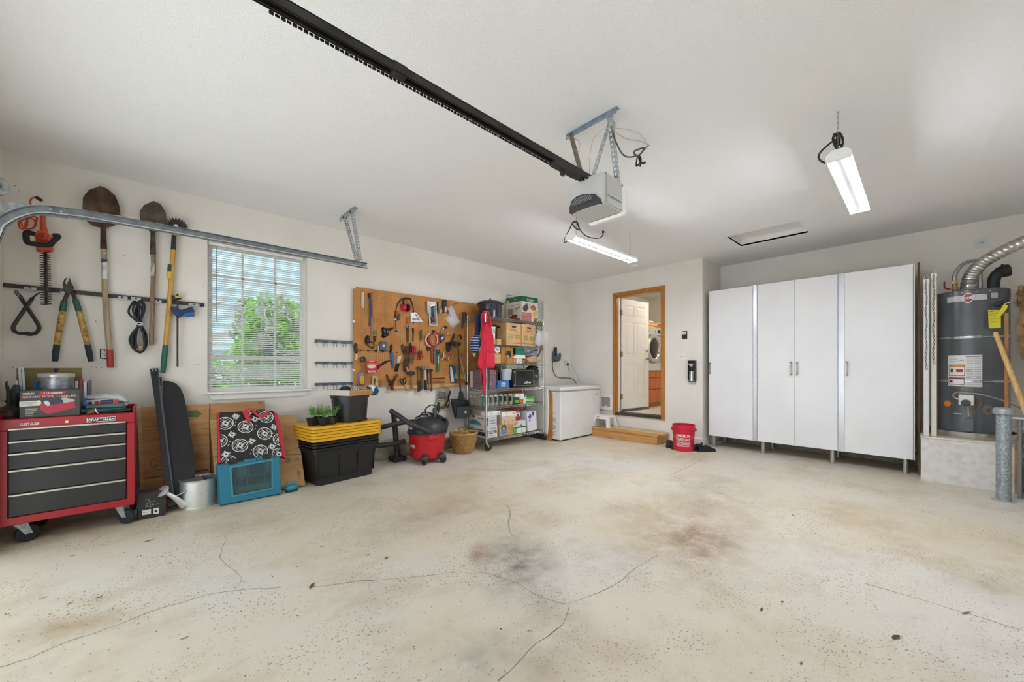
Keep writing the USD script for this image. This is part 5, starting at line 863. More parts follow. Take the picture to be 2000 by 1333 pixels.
for k in range(5):
    lab = ('lowest yellow lid of the five stacked on the black totes','second yellow tote lid from the bottom of the lid stack','middle yellow tote lid of the stack of five','second yellow tote lid from the top, under the top lid','top yellow tote lid carrying seedling pots and a black tub')[k]; z = .452+.0305*k
    g = rrect(0,LL,0,WW,.055,6)
    if lid is None:
        lid = T('storage_cover',lab,'tote lid',(TO[0],TO[1],z),TA,'yellow tote lids',local=True)
        lid.add('rim', cat(frustum(g.buffer(-.012),g,0,.007), slab(g.difference(g.buffer(-.05)),.020,FF_(.006)), frustum(g,g.buffer(-.004),.025,.029)), YEL); lid.add('panel', slab(g.buffer(-.04),.014,FF_(.003)), YEL)
        for a in ((.13,.20,.012,.052),(.42,.56,.012,.05),(.24,.30,.012,.05),(.12,.2,WW-.052,WW-.012),(.5,.6,WW-.052,WW-.012)): lid.add('locating_tab', bx(a[0],a[1],a[2],a[3],.027,.0302,.001), YEL)
    else: lid.copy((TO[0],TO[1],z),TA,lab)
ZL = .452+.0305*5+.001
# seedling pots
PB = M('#1a1b1e',.5); LEAFY = look('seedling_leaf', {'o':('geometry',{}),'r':('rgb_ramp',{'ramp':[(0.,C('#74b356')),(.5,C('#a2d470')),(1.,C('#d2eda2'))]}),'d':('principled_bsdf',{'roughness':.5}),'t':('translucent_bsdf',{}),'mx':('mix_closure',{'fac':.3})},
   [('o.random_per_island','r.fac'),('r.color','d.base_color'),('r.color','t.color'),('d.BSDF','mx.closure1'),('t.BSDF','mx.closure2')],surface='mx.closure')
def seedling(loc,lab,seed,grp='seedlings on the yellow lids'):
    g = random.Random(seed); t = T('potted_seedling',lab,'potted plant',loc,.3*seed,grp,local=True); s0,s1,h = .030,.042,.075
    sq = lambda s: sg.box(-s,-s,s,s).buffer(-.006).buffer(.006)
    t.add('pot', cat(frustum(sq(s0),sq(s1),0,h),slab(sq(s1+.003).difference(sq(s1-.004)),.008,FF_(h-.006))), PB); t.add('soil', slab(sq(s1-.004),.004,FF_(h-.004)), M('#3a2c20',.95))
    V=[];F=[]; S=[]
    for k in range(6):
        a = g.uniform(0,6.28); r = g.uniform(.02,.055); top = np.array([r*math.cos(a),r*math.sin(a),h+g.uniform(.06,.10)]); b0 = np.array([g.uniform(-.012,.012),g.uniform(-.012,.012),h-.004]); S.append(tube(spline([b0,(b0+top)/2+[0,0,.015],top],3),.0013,5))
        for j in range(40):
            f = g.uniform(.35,1.05); p = b0+(top-b0)*f+np.array([g.gauss(0,.012),g.gauss(0,.012),g.gauss(0,.008)+.012*f]); d = np.array([g.gauss(0,1),g.gauss(0,1),g.gauss(.1,.5)]); d /= np.linalg.norm(d); w = np.cross(d,[0,0,1.]); w /= np.linalg.norm(w)+1e-9; l = g.uniform(.014,.026); n = len(V)
            V += [p, p+d*l*.5+w*l*.22+[0,0,.002], p+d*l-[0,0,.003], p+d*l*.5-w*l*.22+[0,0,.002]]; F += [[n,n+1,n+2],[n,n+2,n+3]]
    t.add('leaves', trimesh.Trimesh(V,F,process=False), LEAFY, smooth=False, kind='stuff')
    for m in S: t.add('stem', m, M('#7fa65a',.5))
for k,((u,v),lab) in enumerate((((.075,.17),'feathery green seedling in a black pot, leftmost on the yellow lids'),((.155,.10),'feathery seedling pot second from the left on the yellow lids'),((.245,.10),'feathery seedling pot nearest the big black tub'),((.16,.22),'feathery seedling pot in the back row on the yellow lids'))): seedling((*tl(u,v),ZL),lab,k+1)
# big black nursery tub with a cardboard tray of gloves on top
t = T('black_tub','large black plastic nursery tub standing on the yellow lids','tub',(*tl(.50,.24),ZL)); c = tl(.51,.235); Rb,Rt,hT = .172,.192,.285
t.add('wall', lathe([(0,ZL),(Rb,ZL),(Rt,ZL+hT-.03),(Rt+.012,ZL+hT-.03),(Rt+.014,ZL+hT-.003),(Rt+.010,ZL+hT),(Rt-.004,ZL+hT),(Rb-.006,ZL+.01),(0,ZL+.01)],48,(*c,0)), N('tub_black',[(.3,'#1d1e20'),(.7,'#28292b')],scale=6.,rough=.35))
for k in range(10): a = k*PI/5; t.add('foot', mv(bx(Rb-.03,Rb+.012,-.014,.014,0,.02,.003),rot(a),tr(c[0],c[1],ZL)), PB)
zt_ = ZL+hT+.001
t = T('cardboard_tray','shallow cardboard tray, white on one side, resting on the black tub','tray',(*c,zt_)); M4 = tr(c[0]-.01,c[1]-.02,zt_) @ rot(math.radians(23)); hx,hy,hz_ = .17,.175,.062
for a,m in (((-hx,-hx+.004,-hy,hy),PAPR),((-hx+.004,hx,-hy,-hy+.004),CARDB),((-hx+.004,hx,hy-.004,hy),CARDB),((hx-.004,hx,-hy,hy),CARDB)): t.add('side', mv(bx(*a,0,hz_),M4 if True else M4), m)
t.add('base', mv(bx(-hx,hx,-hy,hy,0,.004),M4), CARDB)
one('work_glove', mv(cat(puff([(-.05,-.03),(.04,-.04),(.07,0),(.05,.04),(-.03,.05),(-.07,.02)],.05,np.eye(4),0,.012)),tr(c[0]-.04,c[1]+.02,zt_+.045)), M('#2b2e33',.8), 'dark bundled work glove lying in the cardboard tray','glove')
one('checked_cloth', mv(puff([(-.04,-.03),(.04,-.03),(.05,.02),(0,.04),(-.05,.02)],.05,np.eye(4),0,.012,rough=.02),tr(c[0]+.03,c[1]-.07,zt_+.045)), look('blue_check',{'g':('geometry',{}),'k':('checker_texture',{'scale':80.,'color1':C('#dfe5ee'),'color2':C('#2c3c60')}),'p':('principled_bsdf',{'roughness':.8})},[('g.position','k.vector'),('k.color','p.base_color')]), 'small blue and white checked cloth in the cardboard tray','cloth')
t = T('blue_glove','dark blue and white work glove hanging over the tray edge','glove',(1.923,4.33,0.919)); 
t.add('palm', puff([(1.778,0.979),(1.837,1.0),(1.91,0.968),(1.928,0.926),(1.91,0.886),(1.849,0.871),(1.814,0.896),(1.796,0.943)],.035,FL_(4.31),0,.008,rough=.012), M('#214a72',.8)); t.add('cuff', puff([(1.787,0.997),(1.853,1.0),(1.895,0.976),(1.841,0.942),(1.805,0.967)],.02,FL_(4.295),0,.006), M('#d8d3cf',.8)); t.add('thumb', puff([(1.808,0.997),(1.862,0.972),(1.844,0.92),(1.826,0.938)],.012,FL_(4.27),0,.004), M('#e4e0dd',.8))

# ---------------------------------------------------------------- hook rails and the pegboard
SLATE = N('slate_metal',[(.3,'#6f777f'),(.7,'#8d959c')],scale=20.,rough=.45,metal=.5)
for k,(r,lab) in enumerate((([(1.378,1.523),(1.799,1.519),(1.799,1.484),(1.378,1.49)],'top slate grey hook rail between the window and the pegboard'),([(1.378,1.267),(1.799,1.261),(1.799,1.233),(1.378,1.237)],'middle slate grey hook rail beside the pegboard edge'),([(1.378,1.016),(1.799,1.02),(1.799,0.989),(1.378,0.984)],'lowest slate grey hook rail just above the black tub'))):
    t = T('hook_rail',lab,'hook rail',(r[0][0],4.79,r[3][1]),group='slate hook rails'); zm = (r[0][1]+r[1][1])/2; zl = (r[2][1]+r[3][1])/2; x0,x1 = r[0][0],1.806
    t.add('rail', cat(bx(x0,x1,4.792,4.80,zl,zm,.002),bx(x0,x1,4.778,4.792,zm-.006,zm,.002)), SLATE)
    for f in (.035,.21,.295,.465,.55,.715,.80,.97):
        x = x0+(x1-x0)*f; t.add('hook', rods([(x,4.79,zl+.008),(x,4.77,zl+.004),(x,4.768,zl-.035),(x,4.768,zl-.045)],.0035,sides=6,n=3), SLATE); t.add('hook_clip', bx(x-.012,x+.012,4.774,4.793,zl-.002,zl+.018,.002), M('#5b636b',.5))
PEG = look('pegboard', {'g':('geometry',{}),'mp':('mapping',{'location':(.35,0.,.6),'scale':(39.37,0.,39.37)}),'v':('voronoi_texture',{'scale':1.,'randomness':0.}),'r':('rgb_ramp',{'ramp':[(.11,(1,1,1)),(.15,(0,0,0))]}),
   'n':('noise_texture',{'scale':6.,'detail':5.}),'rn':('rgb_ramp',{'ramp':[(.3,C('#b07635')),(.5,C('#c08340')),(.7,C('#c98d4a'))]}),'mx':('mix_color',{'blend_type':'mix','b':C('#4a2f16')}),'bi':('bump',{'strength':.6,'distance':.004,'invert':True}),'p':('principled_bsdf',{'roughness':.6})},
   [('g.position','mp.vector'),('mp.vector','v.vector'),('v.distance','r.fac'),('g.position','n.vector'),('n.fac','rn.fac'),('rn.color','mx.a'),('r.color','mx.fac'),('mx.result','p.base_color'),('r.color','bi.height'),('bi.normal','p.normal')])
t = T('pegboard','large brown perforated hardboard covered with hanging hand tools','pegboard',(3.0,4.78,.95))
t.add('board', bx(1.808,4.25,4.764,4.771,.955,2.19), PEG); t.add('furring', bx(1.82,4.24,4.771,4.799,2.12,2.18), OAKH); t.add('furring', bx(1.82,4.24,4.771,4.799,1.5,1.56), OAKH)
t.add('ledge', bx(2.255,4.24,4.745,4.799,.908,.956,.003), N('pine_ledge',[(.3,'#b98a4b'),(.5,'#cda263'),(.7,'#d9b277')],scale=5.,stretch=(.7,8,8),rough=.55))
for p in [(1.815,4.77,2.176),(1.812,4.77,1.761)]+[(1.809,4.77,1.166)]: t.add('cap_screw', cyl((p[0],4.755,p[2]),.016,.01,14,'y'), LAB)
PY_ = 4.74
FP = FL_(4.758)
def P(name,label,cat_,c,group=None): return T(name,label+' on the pegboard' if 'pegboard' not in label else label,cat_,c,group=group)
def soft(t,nm,pts,h,m,F=FP,**k): return t.add(nm, puff(pts,h,F,0,back=.1,**k), m)
WIRE = M('#3a332b',.4,.5); DKR = M('#6b1e28',.5); HND = N('dark_wood_handle',[(.3,'#4a3524'),(.7,'#6f5238')],scale=9.,stretch=(8,8,1),rough=.5); TAN = N('hammer_handle',[(.3,'#8a6b42'),(.7,'#ab8a5a')],scale=9.,stretch=(8,8,1),rough=.5)
CLR = FILM('clear_bag','#e9e7e6',.55,.15); CHR = M('#c5c8c9',.2,.9)
# row 1
t = P('file_pack','slim clear plastic pack hanging in the top left corner of the pegboard','pack',[(1.919,4.75,1.93)][0]); soft(t,'pack',[(1.905,2.138),(1.934,2.142),(1.939,2.006),(1.934,1.937),(1.908,1.935),(1.902,2.002)],.02,FILM('pack_film','#dcdcd4',.8)); t.add('hook', rods([(1.909,4.75,2.173),(1.911,4.75,2.139),(1.919,4.75,2.144)],.003,sides=6), WIRE)
t = P('strap_wrench','long blue webbing strap with a dark plastic buckle','strap',[(2.009,4.75,2.136)][0])
soft(t,'buckle',[(1.981,2.125),(1.999,2.135),(2.02,2.13),(2.018,2.068),(1.988,2.062)],.03,BLACK); t.add('strap', dish([(1.999,2.069),(2.023,2.072),(2.037,1.943),(2.037,1.868),(2.023,1.824),(2.009,1.711),(1.993,1.71),(2.004,1.865),(2.001,1.95)],lambda u,v:.012,.006,FP,.03), M('#35476e',.7)); t.add('strap_end', dish([(2.015,1.824),(2.031,1.83),(2.037,1.751),(2.041,1.596),(2.023,1.595),(2.023,1.75)],lambda u,v:.008,.005,FP,.03), M('#9a7f88',.6)); t.add('hook', rods([(2.009,4.75,2.126),(2.037,4.75,2.143),(2.075,4.75,2.161)],.003,sides=6), WIRE)
t = P('ear_muffs','red ear muffs with a black headband','ear muffs',[(2.492,4.72,1.953)][0])
soft(t,'ear_cup',[(2.422,2.008),(2.437,2.043),(2.47,2.058),(2.498,2.041),(2.51,1.989),(2.498,1.954),(2.461,1.947),(2.431,1.964)],.06,M('#c3213f',.4)); soft(t,'ear_cup',[(2.529,2.048),(2.56,2.04),(2.57,1.995),(2.548,1.953),(2.523,1.95)],.05,M('#b02038',.4)); soft(t,'cushion',[(2.501,2.045),(2.535,2.051),(2.538,1.958),(2.501,1.946),(2.513,1.995)],.066,M('#241f2e',.6))
t.add('headband', rods([(2.438,4.71,2.025),(2.444,4.71,2.093),(2.493,4.71,2.121),(2.542,4.71,2.116),(2.567,4.71,2.051)],.012), BLACK)
t = P('wire_bow','black bow saw frame hanging in an arch behind the ear muffs','bow saw',[(2.458,4.75,2.122)][0])
t.add('frame', rods([(2.349,4.76,1.854),(2.358,4.76,1.944),(2.391,4.76,2.048),(2.451,4.76,2.117),(2.525,4.76,2.135),(2.582,4.76,2.11),(2.607,4.76,2.027),(2.62,4.76,1.941),(2.617,4.76,1.797)],.007), BLACK); t.add('grip', tube([(2.349,4.76,1.848),(2.358,4.76,1.944)],.011,10), BLACK); t.add('end_knob', ball([(2.347,4.75,1.83)][0],.014,2), LAB); t.add('chain', rods([(2.347,4.75,1.822),(2.353,4.75,1.775),(2.354,4.75,1.731),(2.362,4.75,1.681)],.0035), WIRE); t.add('weight', ball([(2.362,4.75,1.676)][0],.014,2), BLACK)
t = P('hand_trowel','small purple and orange plastic tool under the bow saw arch','hand tool',[(2.392,4.75,1.834)][0]); soft(t,'body',[(2.377,1.889),(2.407,1.903),(2.422,1.882),(2.41,1.825),(2.377,1.816)],.025,M('#4b4360',.4)); soft(t,'handle',[(2.386,1.946),(2.407,1.953),(2.416,1.915),(2.398,1.896),(2.384,1.912)],.02,M('#c7702a',.5))
t = P('putty_scraper','olive bladed scraper with dark handle left of the glossy glue gun','scraper',[(2.078,4.75,1.647)][0]); t.add('blade', slab([(2.054,1.661),(2.075,1.671),(2.103,1.667),(2.1,1.61),(2.056,1.611)],.006,FP), M('#7d6a26',.5)); soft(t,'handle',[(2.051,1.592),(2.093,1.597),(2.084,1.527),(2.061,1.513)],.02,BLACK)
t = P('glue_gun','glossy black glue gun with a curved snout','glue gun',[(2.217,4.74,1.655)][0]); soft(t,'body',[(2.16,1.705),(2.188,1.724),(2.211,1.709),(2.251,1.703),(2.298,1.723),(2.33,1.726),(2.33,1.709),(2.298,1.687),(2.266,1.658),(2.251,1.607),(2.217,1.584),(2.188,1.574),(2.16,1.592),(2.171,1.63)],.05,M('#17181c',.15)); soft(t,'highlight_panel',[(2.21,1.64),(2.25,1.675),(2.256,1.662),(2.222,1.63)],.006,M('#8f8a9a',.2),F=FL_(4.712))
t = P('speed_square','aluminium triangular speed square','square',[(2.661,4.76,1.858)][0]); g = sg.Polygon([(2.565,1.939),(2.606,1.946),(2.648,1.953),(2.766,1.832),(2.568,1.813),(2.572,1.879)]).difference(sg.Polygon([(2.629,1.919),(2.648,1.932),(2.697,1.884),(2.684,1.88)])).difference(sg.Polygon([(2.591,1.861),(2.706,1.871),(2.71,1.859),(2.591,1.849)])); t.add('square', slab(g,.006,FP), M('#a7afb8',.35,.6))
t = P('paint_scraper','orange handled knife with a long rusty blade','knife',[(2.52,4.75,1.731)][0]); t.add('blade', pill([(2.504,1.759),(2.545,1.762),(2.548,1.676),(2.545,1.573),(2.529,1.515),(2.511,1.577)],.01,FP,0,.002), RUST); soft(t,'handle',[(2.504,1.872),(2.545,1.882),(2.551,1.808),(2.539,1.755),(2.514,1.754),(2.501,1.81)],.028,M('#b0602b',.5)); t.add('ring', rods([(2.49,4.71,1.76),(2.514,4.71,1.768),(2.533,4.71,1.752),(2.517,4.71,1.728),(2.493,4.71,1.732)],.006,closed=True), GALV)
t = P('narrow_chisel','narrow dark chisel hanging between the rusty knife and the green screwdriver','chisel',[(2.608,4.75,1.622)][0]); soft(t,'handle',[(2.595,1.731),(2.618,1.735),(2.621,1.663),(2.599,1.662)],.02,BLACK); t.add('blade', slab([(2.599,1.668),(2.62,1.669),(2.614,1.553),(2.602,1.547)],.006,FP), STEEL)
t = P('red_card_pack','red and white card packs hanging one behind another','pack',[(2.823,4.75,1.989)][0])
for k in range(3): t.add('card', slab([(2.805,2.124),(2.833,2.13),(2.84,1.961),(2.81,1.962)],.006,FL_(4.75-.014*k)), M(('#c9beb0','#8e3a36','#d6c9b6')[k],.5))
t = P('blister_pack','white blister pack with a red handled tool inside','blister pack',[(2.91,4.73,1.793)][0]); q = [(2.842,2.119),(2.965,2.137),(2.983,1.792),(2.852,1.783)]
t.add('card', pill(q,.012,FL_(4.745),0,.003), M('#d9d9de',.3)); soft(t,'tool_head',[(2.873,2.062),(2.91,2.078),(2.931,2.027),(2.928,1.925),(2.876,1.917),(2.88,1.992)],.02,M('#2f3446',.3),F=FL_(4.734)); soft(t,'tool_handles',[(2.866,1.913),(2.928,1.922),(2.945,1.825),(2.904,1.839),(2.873,1.81)],.02,M('#b31f3a',.35),F=FL_(4.734)); t.add('shell', pill([(2.849,2.072),(2.948,2.086),(2.959,1.802),(2.856,1.794)],.022,FL_(4.734),0,.006), GL('blister'))
t = P('level_vial','dark green edged torpedo level hanging behind the blister pack','level',[(2.985,4.75,1.957)][0]); t.add('body', pill([(2.978,2.135),(2.997,2.14),(3.006,2.008),(3.0,1.956),(2.981,1.954)],.025,FP,0,.003), M('#1f2c26',.4))
t = P('paint_brush','black and cream handled brush at the top edge','brush',[(3.091,4.75,2.016)][0]); soft(t,'handle',[(3.073,2.167),(3.113,2.19),(3.153,2.183),(3.149,2.108),(3.113,1.994),(3.062,1.989),(3.07,2.075)],.03,M('#222824',.4)); soft(t,'bristles',[(3.062,2.074),(3.073,1.99),(3.027,1.982),(3.028,2.01)],.022,M('#d2c3a2',.7)); soft(t,'label',[(3.108,2.082),(3.133,2.079),(3.136,2.005),(3.097,2.001)],.012,M('#dccfd4',.4),F=FL_(4.73))
t = P('parts_bag','clear plastic bag of white fittings hanging aslant','plastic bag',[(3.262,4.72,1.906)][0]); soft(t,'bag',[(3.144,2.055),(3.225,2.113),(3.262,2.092),(3.399,1.867),(3.284,1.776),(3.232,1.791),(3.129,1.907),(3.188,1.961)],.06,CLR,rough=.02); soft(t,'contents',[(3.13,1.912),(3.21,1.944),(3.353,1.894),(3.384,1.858),(3.277,1.784),(3.233,1.797)],.045,M('#dcd9d6',.4),rough=.02); soft(t,'red_fitting',[(3.144,2.049),(3.188,2.035),(3.239,1.953),(3.225,1.933),(3.166,1.996)],.02,M('#7d2b40',.4)); t.add('hook', rods([(3.238,4.74,2.117),(3.283,4.74,2.138),(3.344,4.74,2.151)],.003,sides=6), WIRE)
t = P('screwdriver','long green handled screwdriver','screwdriver',[(2.721,4.74,1.628)][0]); a,b,c = [(2.724,4.74,1.701),(2.721,4.74,1.61)]+[(2.716,4.74,1.424)]; m_ = [(2.721,4.74,1.566)][0]
t.add('handle', tube([a,np.array(a)*.5+np.array(m_)*.5,m_],[.012,.014,.010],10), M('#1d6247',.35)); t.add('shaft', rod(m_,c,.004), CHR); t.add('butt', ball(a,.012,2), BLACK)
t = P('cable_coil','coiled red and white jumper cable','cable',[(2.896,4.74,1.585)][0])
for k,(m,pts) in enumerate((('#c01f3a',[(2.919,4.75,1.678),(2.854,4.75,1.646),(2.834,4.75,1.582),(2.862,4.75,1.513),(2.919,4.75,1.494),(2.985,4.75,1.532),(3.005,4.75,1.605),(2.98,4.75,1.661)]),('#d8d2c8',[(2.885,4.735,1.679),(2.813,4.735,1.636),(2.794,4.735,1.572),(2.829,4.735,1.511),(2.893,4.735,1.496),(2.971,4.735,1.535),(2.983,4.735,1.61),(2.959,4.735,1.665)]),('#a51a34',[(2.909,4.72,1.683),(2.844,4.72,1.637),(2.832,4.72,1.573),(2.868,4.72,1.509),(2.917,4.72,1.5),(2.999,4.72,1.553),(3.007,4.72,1.625),(2.974,4.72,1.673)]))): t.add('loop', rods(pts,.011,closed=True,n=5), M(m,.4))
soft(t,'clamp',[(2.894,1.701),(2.918,1.729),(2.953,1.723),(2.942,1.689),(2.904,1.681)],.03,BLACK); soft(t,'clamp',[(2.812,1.483),(2.856,1.491),(2.864,1.45),(2.828,1.42)],.03,BLACK)
t = P('caulk_gun','small chrome spray trigger tool right of the red cable coil','spray gun',[(3.114,4.73,1.71)][0]); soft(t,'barrel',[(3.057,1.761),(3.107,1.814),(3.158,1.799),(3.165,1.769),(3.114,1.753),(3.071,1.714),(3.035,1.645),(3.025,1.662)],.035,CHR); soft(t,'body',[(3.022,1.64),(3.089,1.687),(3.136,1.646),(3.098,1.579),(3.047,1.548),(3.013,1.59)],.04,M('#777d84',.25,.7)); soft(t,'knob',[(3.077,1.79),(3.124,1.8),(3.138,1.77),(3.102,1.755)],.02,BLACK,F=FL_(4.72)); soft(t,'fitting',[(3.149,1.683),(3.183,1.7),(3.194,1.679),(3.162,1.659)],.02,M('#d0b98e',.3,.4)); soft(t,'fitting',[(3.094,1.714),(3.137,1.723),(3.159,1.699),(3.123,1.688)],.02,M('#c07a32',.4))
# row 2
t = P('pruning_saw','folding saw with dark red handle and pale blade at the left edge','saw',[(1.829,4.75,1.381)][0]); soft(t,'handle',[(1.806,1.477),(1.829,1.5),(1.85,1.485),(1.857,1.381),(1.841,1.366),(1.823,1.374),(1.807,1.417)],.028,M('#3c1d24',.4)); t.add('blade', slab([(1.829,1.371),(1.85,1.369),(1.854,1.32),(1.841,1.289),(1.817,1.286),(1.832,1.313)],.004,FP), M('#d9c7b0',.4))
t = P('rotary_tool','black clamp with coiled wires left of the tape measure','clamp',[(1.973,4.74,1.54)][0]); soft(t,'body',[(1.954,1.583),(1.976,1.602),(1.999,1.591),(2.002,1.541),(1.992,1.5),(1.948,1.495),(1.945,1.539)],.05,BLACK); t.add('arm', rods([(1.944,4.73,1.485),(1.988,4.73,1.512),(2.039,4.73,1.508),(2.049,4.73,1.468),(2.026,4.73,1.442),(1.988,4.73,1.459),(1.957,4.73,1.483)],.008), BLACK)
t = P('tape_measure','round blue grey measuring tape with a white hub','tape measure',[(2.173,4.75,1.473)][0]); g = sg.Polygon([(2.116,1.42),(2.121,1.49),(2.146,1.526),(2.18,1.539),(2.217,1.523),(2.228,1.482),(2.217,1.436),(2.186,1.414),(2.173,1.422)]); t.add('case', pill(g,.04,FP,0,.006), M('#46566b',.4)); c = [(2.172,1.477)][0]; t.add('hub', mv(cyl((c[0],c[1],.04),.014,.004,18),FP), LAB)
t.add('belt_clip', slab([(2.096,1.474),(2.107,1.474),(2.105,1.405),(2.095,1.405)],.004,FL_(4.716)), GALV)
t = P('tape_roll','small roll of black tape under the pruning saw','tape roll',[(1.916,4.75,1.297)][0]); c = [(1.916,1.297)][0]; t.add('roll', mv(lathe([(.022,0),(.036,0),(.036,.02),(.022,.02),(.022,0)],24,(c[0],c[1],0)),FP), M('#33291f',.5))
t = P('wire_tool_rack','long wire tool rack running across the left half','wire rack',[(1.971,4.75,1.406)][0]); t.add('rail', rods([(1.855,4.74,1.415),(1.917,4.74,1.413),(2.122,4.74,1.412),(2.243,4.74,1.409)],.0035,sides=6,n=2), WIRE); t.add('rail', rods([(1.867,4.77,1.399),(1.929,4.77,1.399),(2.135,4.77,1.399),(2.257,4.77,1.396)],.0035,sides=6,n=2), WIRE)
for k in range(9): p = np.array([(1.874,4.74,1.412)][0])+np.array([.095*k,0,-.002*k]); t.add('loop', rods([p,p+[.012,-.02,-.012],p+[.024,-.0,-.002],p+[.012,.015,-.014]],.0025,sides=5,n=3,closed=True), WIRE)
t = P('red_packet','red printed packet with white lettering','packet',[(2.019,4.72,1.141)][0]); q = [(1.954,1.278),(2.016,1.285),(2.083,1.282),(2.088,1.14),(1.962,1.132)]; F = FL_(4.72); t.add('packet', pill(q,.012,FL_(4.732),0,.003), M('#c4324a',.35)); o = [(2.015,1.21)][0]
t.add('oval', slab(sg.Polygon([(o[0]+.055*math.cos(a),o[1]+.024*math.sin(a)) for a in np.arange(20)*PI/10]),.001,F), M('#d9d2a2',.4)); t.add('lettering', textbox('MOW',F,o[0]-.045,o[0]+.05,o[1]-.075,o[1]-.05,.001,True), LAB); t.add('lettering', textbox('SHARP',F,o[0]-.03,o[0]+.03,o[1]+.055,o[1]+.07,.001,True), LAB); t.add('band', slab(sg.box(o[0]-.075,o[1]+.027,o[0]+.075,o[1]+.035),.001,F), LAB)
t = P('locking_pliers','black and red long pliers hanging aslant from the red packet','pliers',[(2.175,4.74,1.229)][0]); soft(t,'jaws',[(2.148,1.242),(2.202,1.281),(2.277,1.291),(2.277,1.278),(2.236,1.262),(2.188,1.229),(2.162,1.226)],.03,BLACK); soft(t,'handle',[(2.162,1.242),(2.109,1.197),(2.094,1.168),(2.109,1.168),(2.175,1.223)],.02,M('#a9202c',.4)); soft(t,'handle',[(2.137,1.245),(2.098,1.219),(2.081,1.184),(2.098,1.197),(2.15,1.229)],.02,M('#7f1c24',.4),F=FL_(4.735))
t = P('blue_knife','utility knife with black top and long bright blue sheath','knife',[(2.304,4.74,1.327)][0]); soft(t,'handle',[(2.28,1.483),(2.297,1.505),(2.308,1.484),(2.308,1.439),(2.297,1.402),(2.27,1.398),(2.277,1.444)],.028,BLACK); soft(t,'sheath',[(2.273,1.395),(2.315,1.4),(2.332,1.315),(2.331,1.236),(2.318,1.194),(2.301,1.203),(2.284,1.288)],.028,M('#1f5fb0',.35)); soft(t,'tip',[(2.304,1.203),(2.32,1.203),(2.324,1.187),(2.311,1.187)],.012,M('#b54038',.4))
t = P('adjustable_pliers','pliers with pale jaws and two dark grips pointing down','pliers',[(2.389,4.74,1.263)][0]); soft(t,'jaws',[(2.381,1.355),(2.438,1.363),(2.442,1.317),(2.417,1.256),(2.399,1.243),(2.364,1.25),(2.371,1.309)],.025,M('#c3b79d',.4,.3)); soft(t,'grip',[(2.364,1.256),(2.389,1.25),(2.371,1.138),(2.332,1.141),(2.346,1.197)],.022,M('#241a16',.5)); soft(t,'grip',[(2.389,1.25),(2.407,1.256),(2.386,1.184),(2.371,1.138),(2.35,1.141),(2.371,1.197)],.022,M('#2a1d18',.5),F=FL_(4.742))
for k,(pts,hpts,lab,m) in enumerate((([(2.467,1.417),(2.5,1.418),(2.504,1.237),(2.482,1.224)],[(2.435,1.496),(2.46,1.507),(2.475,1.464),(2.482,1.404),(2.457,1.397),(2.438,1.436)],'dark wood chisel, leftmost of the chisel group','#2c2d31'),([(2.522,1.392),(2.544,1.392),(2.537,1.183),(2.518,1.156)],[(2.489,1.485),(2.511,1.492),(2.526,1.412),(2.518,1.371),(2.496,1.378)],'brown handled file in the middle of the chisel group','#3f2d22'),([(2.54,1.412),(2.566,1.42),(2.552,1.264),(2.537,1.251)],[(2.544,1.524),(2.559,1.534),(2.569,1.508),(2.572,1.413),(2.54,1.409)],'black handled file, rightmost of the chisel group','#1d1f24'))):
    t = P('wood_chisel',lab,'chisel',(pts[0][0],4.75,pts[2][1]),'chisels in the wire rack'); t.add('blade', slab(pts,.008,FP,.012*k), RUST); soft(t,'handle',hpts,.028,M(m,.4),F=FL_(4.758-.012*k))
t = P('wood_rasp','long dark jointed snips hanging below the chisels','snips',[(2.486,4.72,1.197)][0]); soft(t,'body',[(2.453,1.277),(2.49,1.31),(2.504,1.23),(2.533,1.157),(2.511,1.137),(2.479,1.13),(2.457,1.184)],.028,M('#3d352e',.45,.3),F=FL_(4.735)); soft(t,'spring',[(2.472,1.21),(2.497,1.203),(2.523,1.153),(2.49,1.137)],.02,M('#b9ada0',.35,.5),F=FL_(4.715))
for k,(x,lab) in enumerate(((45,'red handled screwdriver beside the chisels, left one'),(80,'red handled screwdriver in the middle of three'),(112,'red handled screwdriver, right one of three'))):
    o = [[(2.584,4.74,1.492),(2.593,4.74,1.387),(2.567,4.74,1.237)],[(2.612,4.74,1.491),(2.617,4.74,1.374),(2.585,4.74,1.237)],[(2.637,4.74,1.487),(2.637,4.74,1.381),(2.6,4.74,1.278)]][k]
    t = P('screwdriver',lab,'screwdriver',o[0],'red screwdrivers in the rack'); t.add('handle', tube(o[:2],[.011,.009],10), M('#b81f33',.35)); t.add('shaft', rod(o[1],o[2],.003), STEEL)
for k,(o,m,lab) in enumerate((([(2.695,4.74,1.441),(2.688,4.74,1.382),(2.672,4.74,1.293),(2.703,4.74,1.383),(2.711,4.74,1.297)],'#a42a2c','small pliers with red grips, left of a pair'),([(2.724,4.73,1.431),(2.72,4.73,1.383),(2.713,4.73,1.3),(2.736,4.73,1.376),(2.748,4.73,1.321)],'#b03a34','small pliers with red grips, right of a pair'))):
    t = P('small_pliers',lab,'pliers',o[0],'small red pliers'); t.add('jaws', tube([o[0],o[1]],[.006,.014],8), STEEL); t.add('grip', tube([o[1],o[2]],[.008,.010],8), M(m,.4)); t.add('grip', tube([o[3],o[4]],[.008,.010],8), M(m,.4))
t = P('try_square','try square with a worn red wooden stock','square',[(2.899,4.75,1.409)][0]); t.add('stock', pill([(2.878,1.489),(2.904,1.49),(2.912,1.267),(2.89,1.267)],.02,FP,0,.003), M('#a2452c',.5)); t.add('blade', slab([(2.927,1.477),(2.964,1.481),(2.976,1.268),(2.952,1.243),(2.912,1.257),(2.931,1.296)],.006,FP,.01), M('#6f6a68',.4,.5))
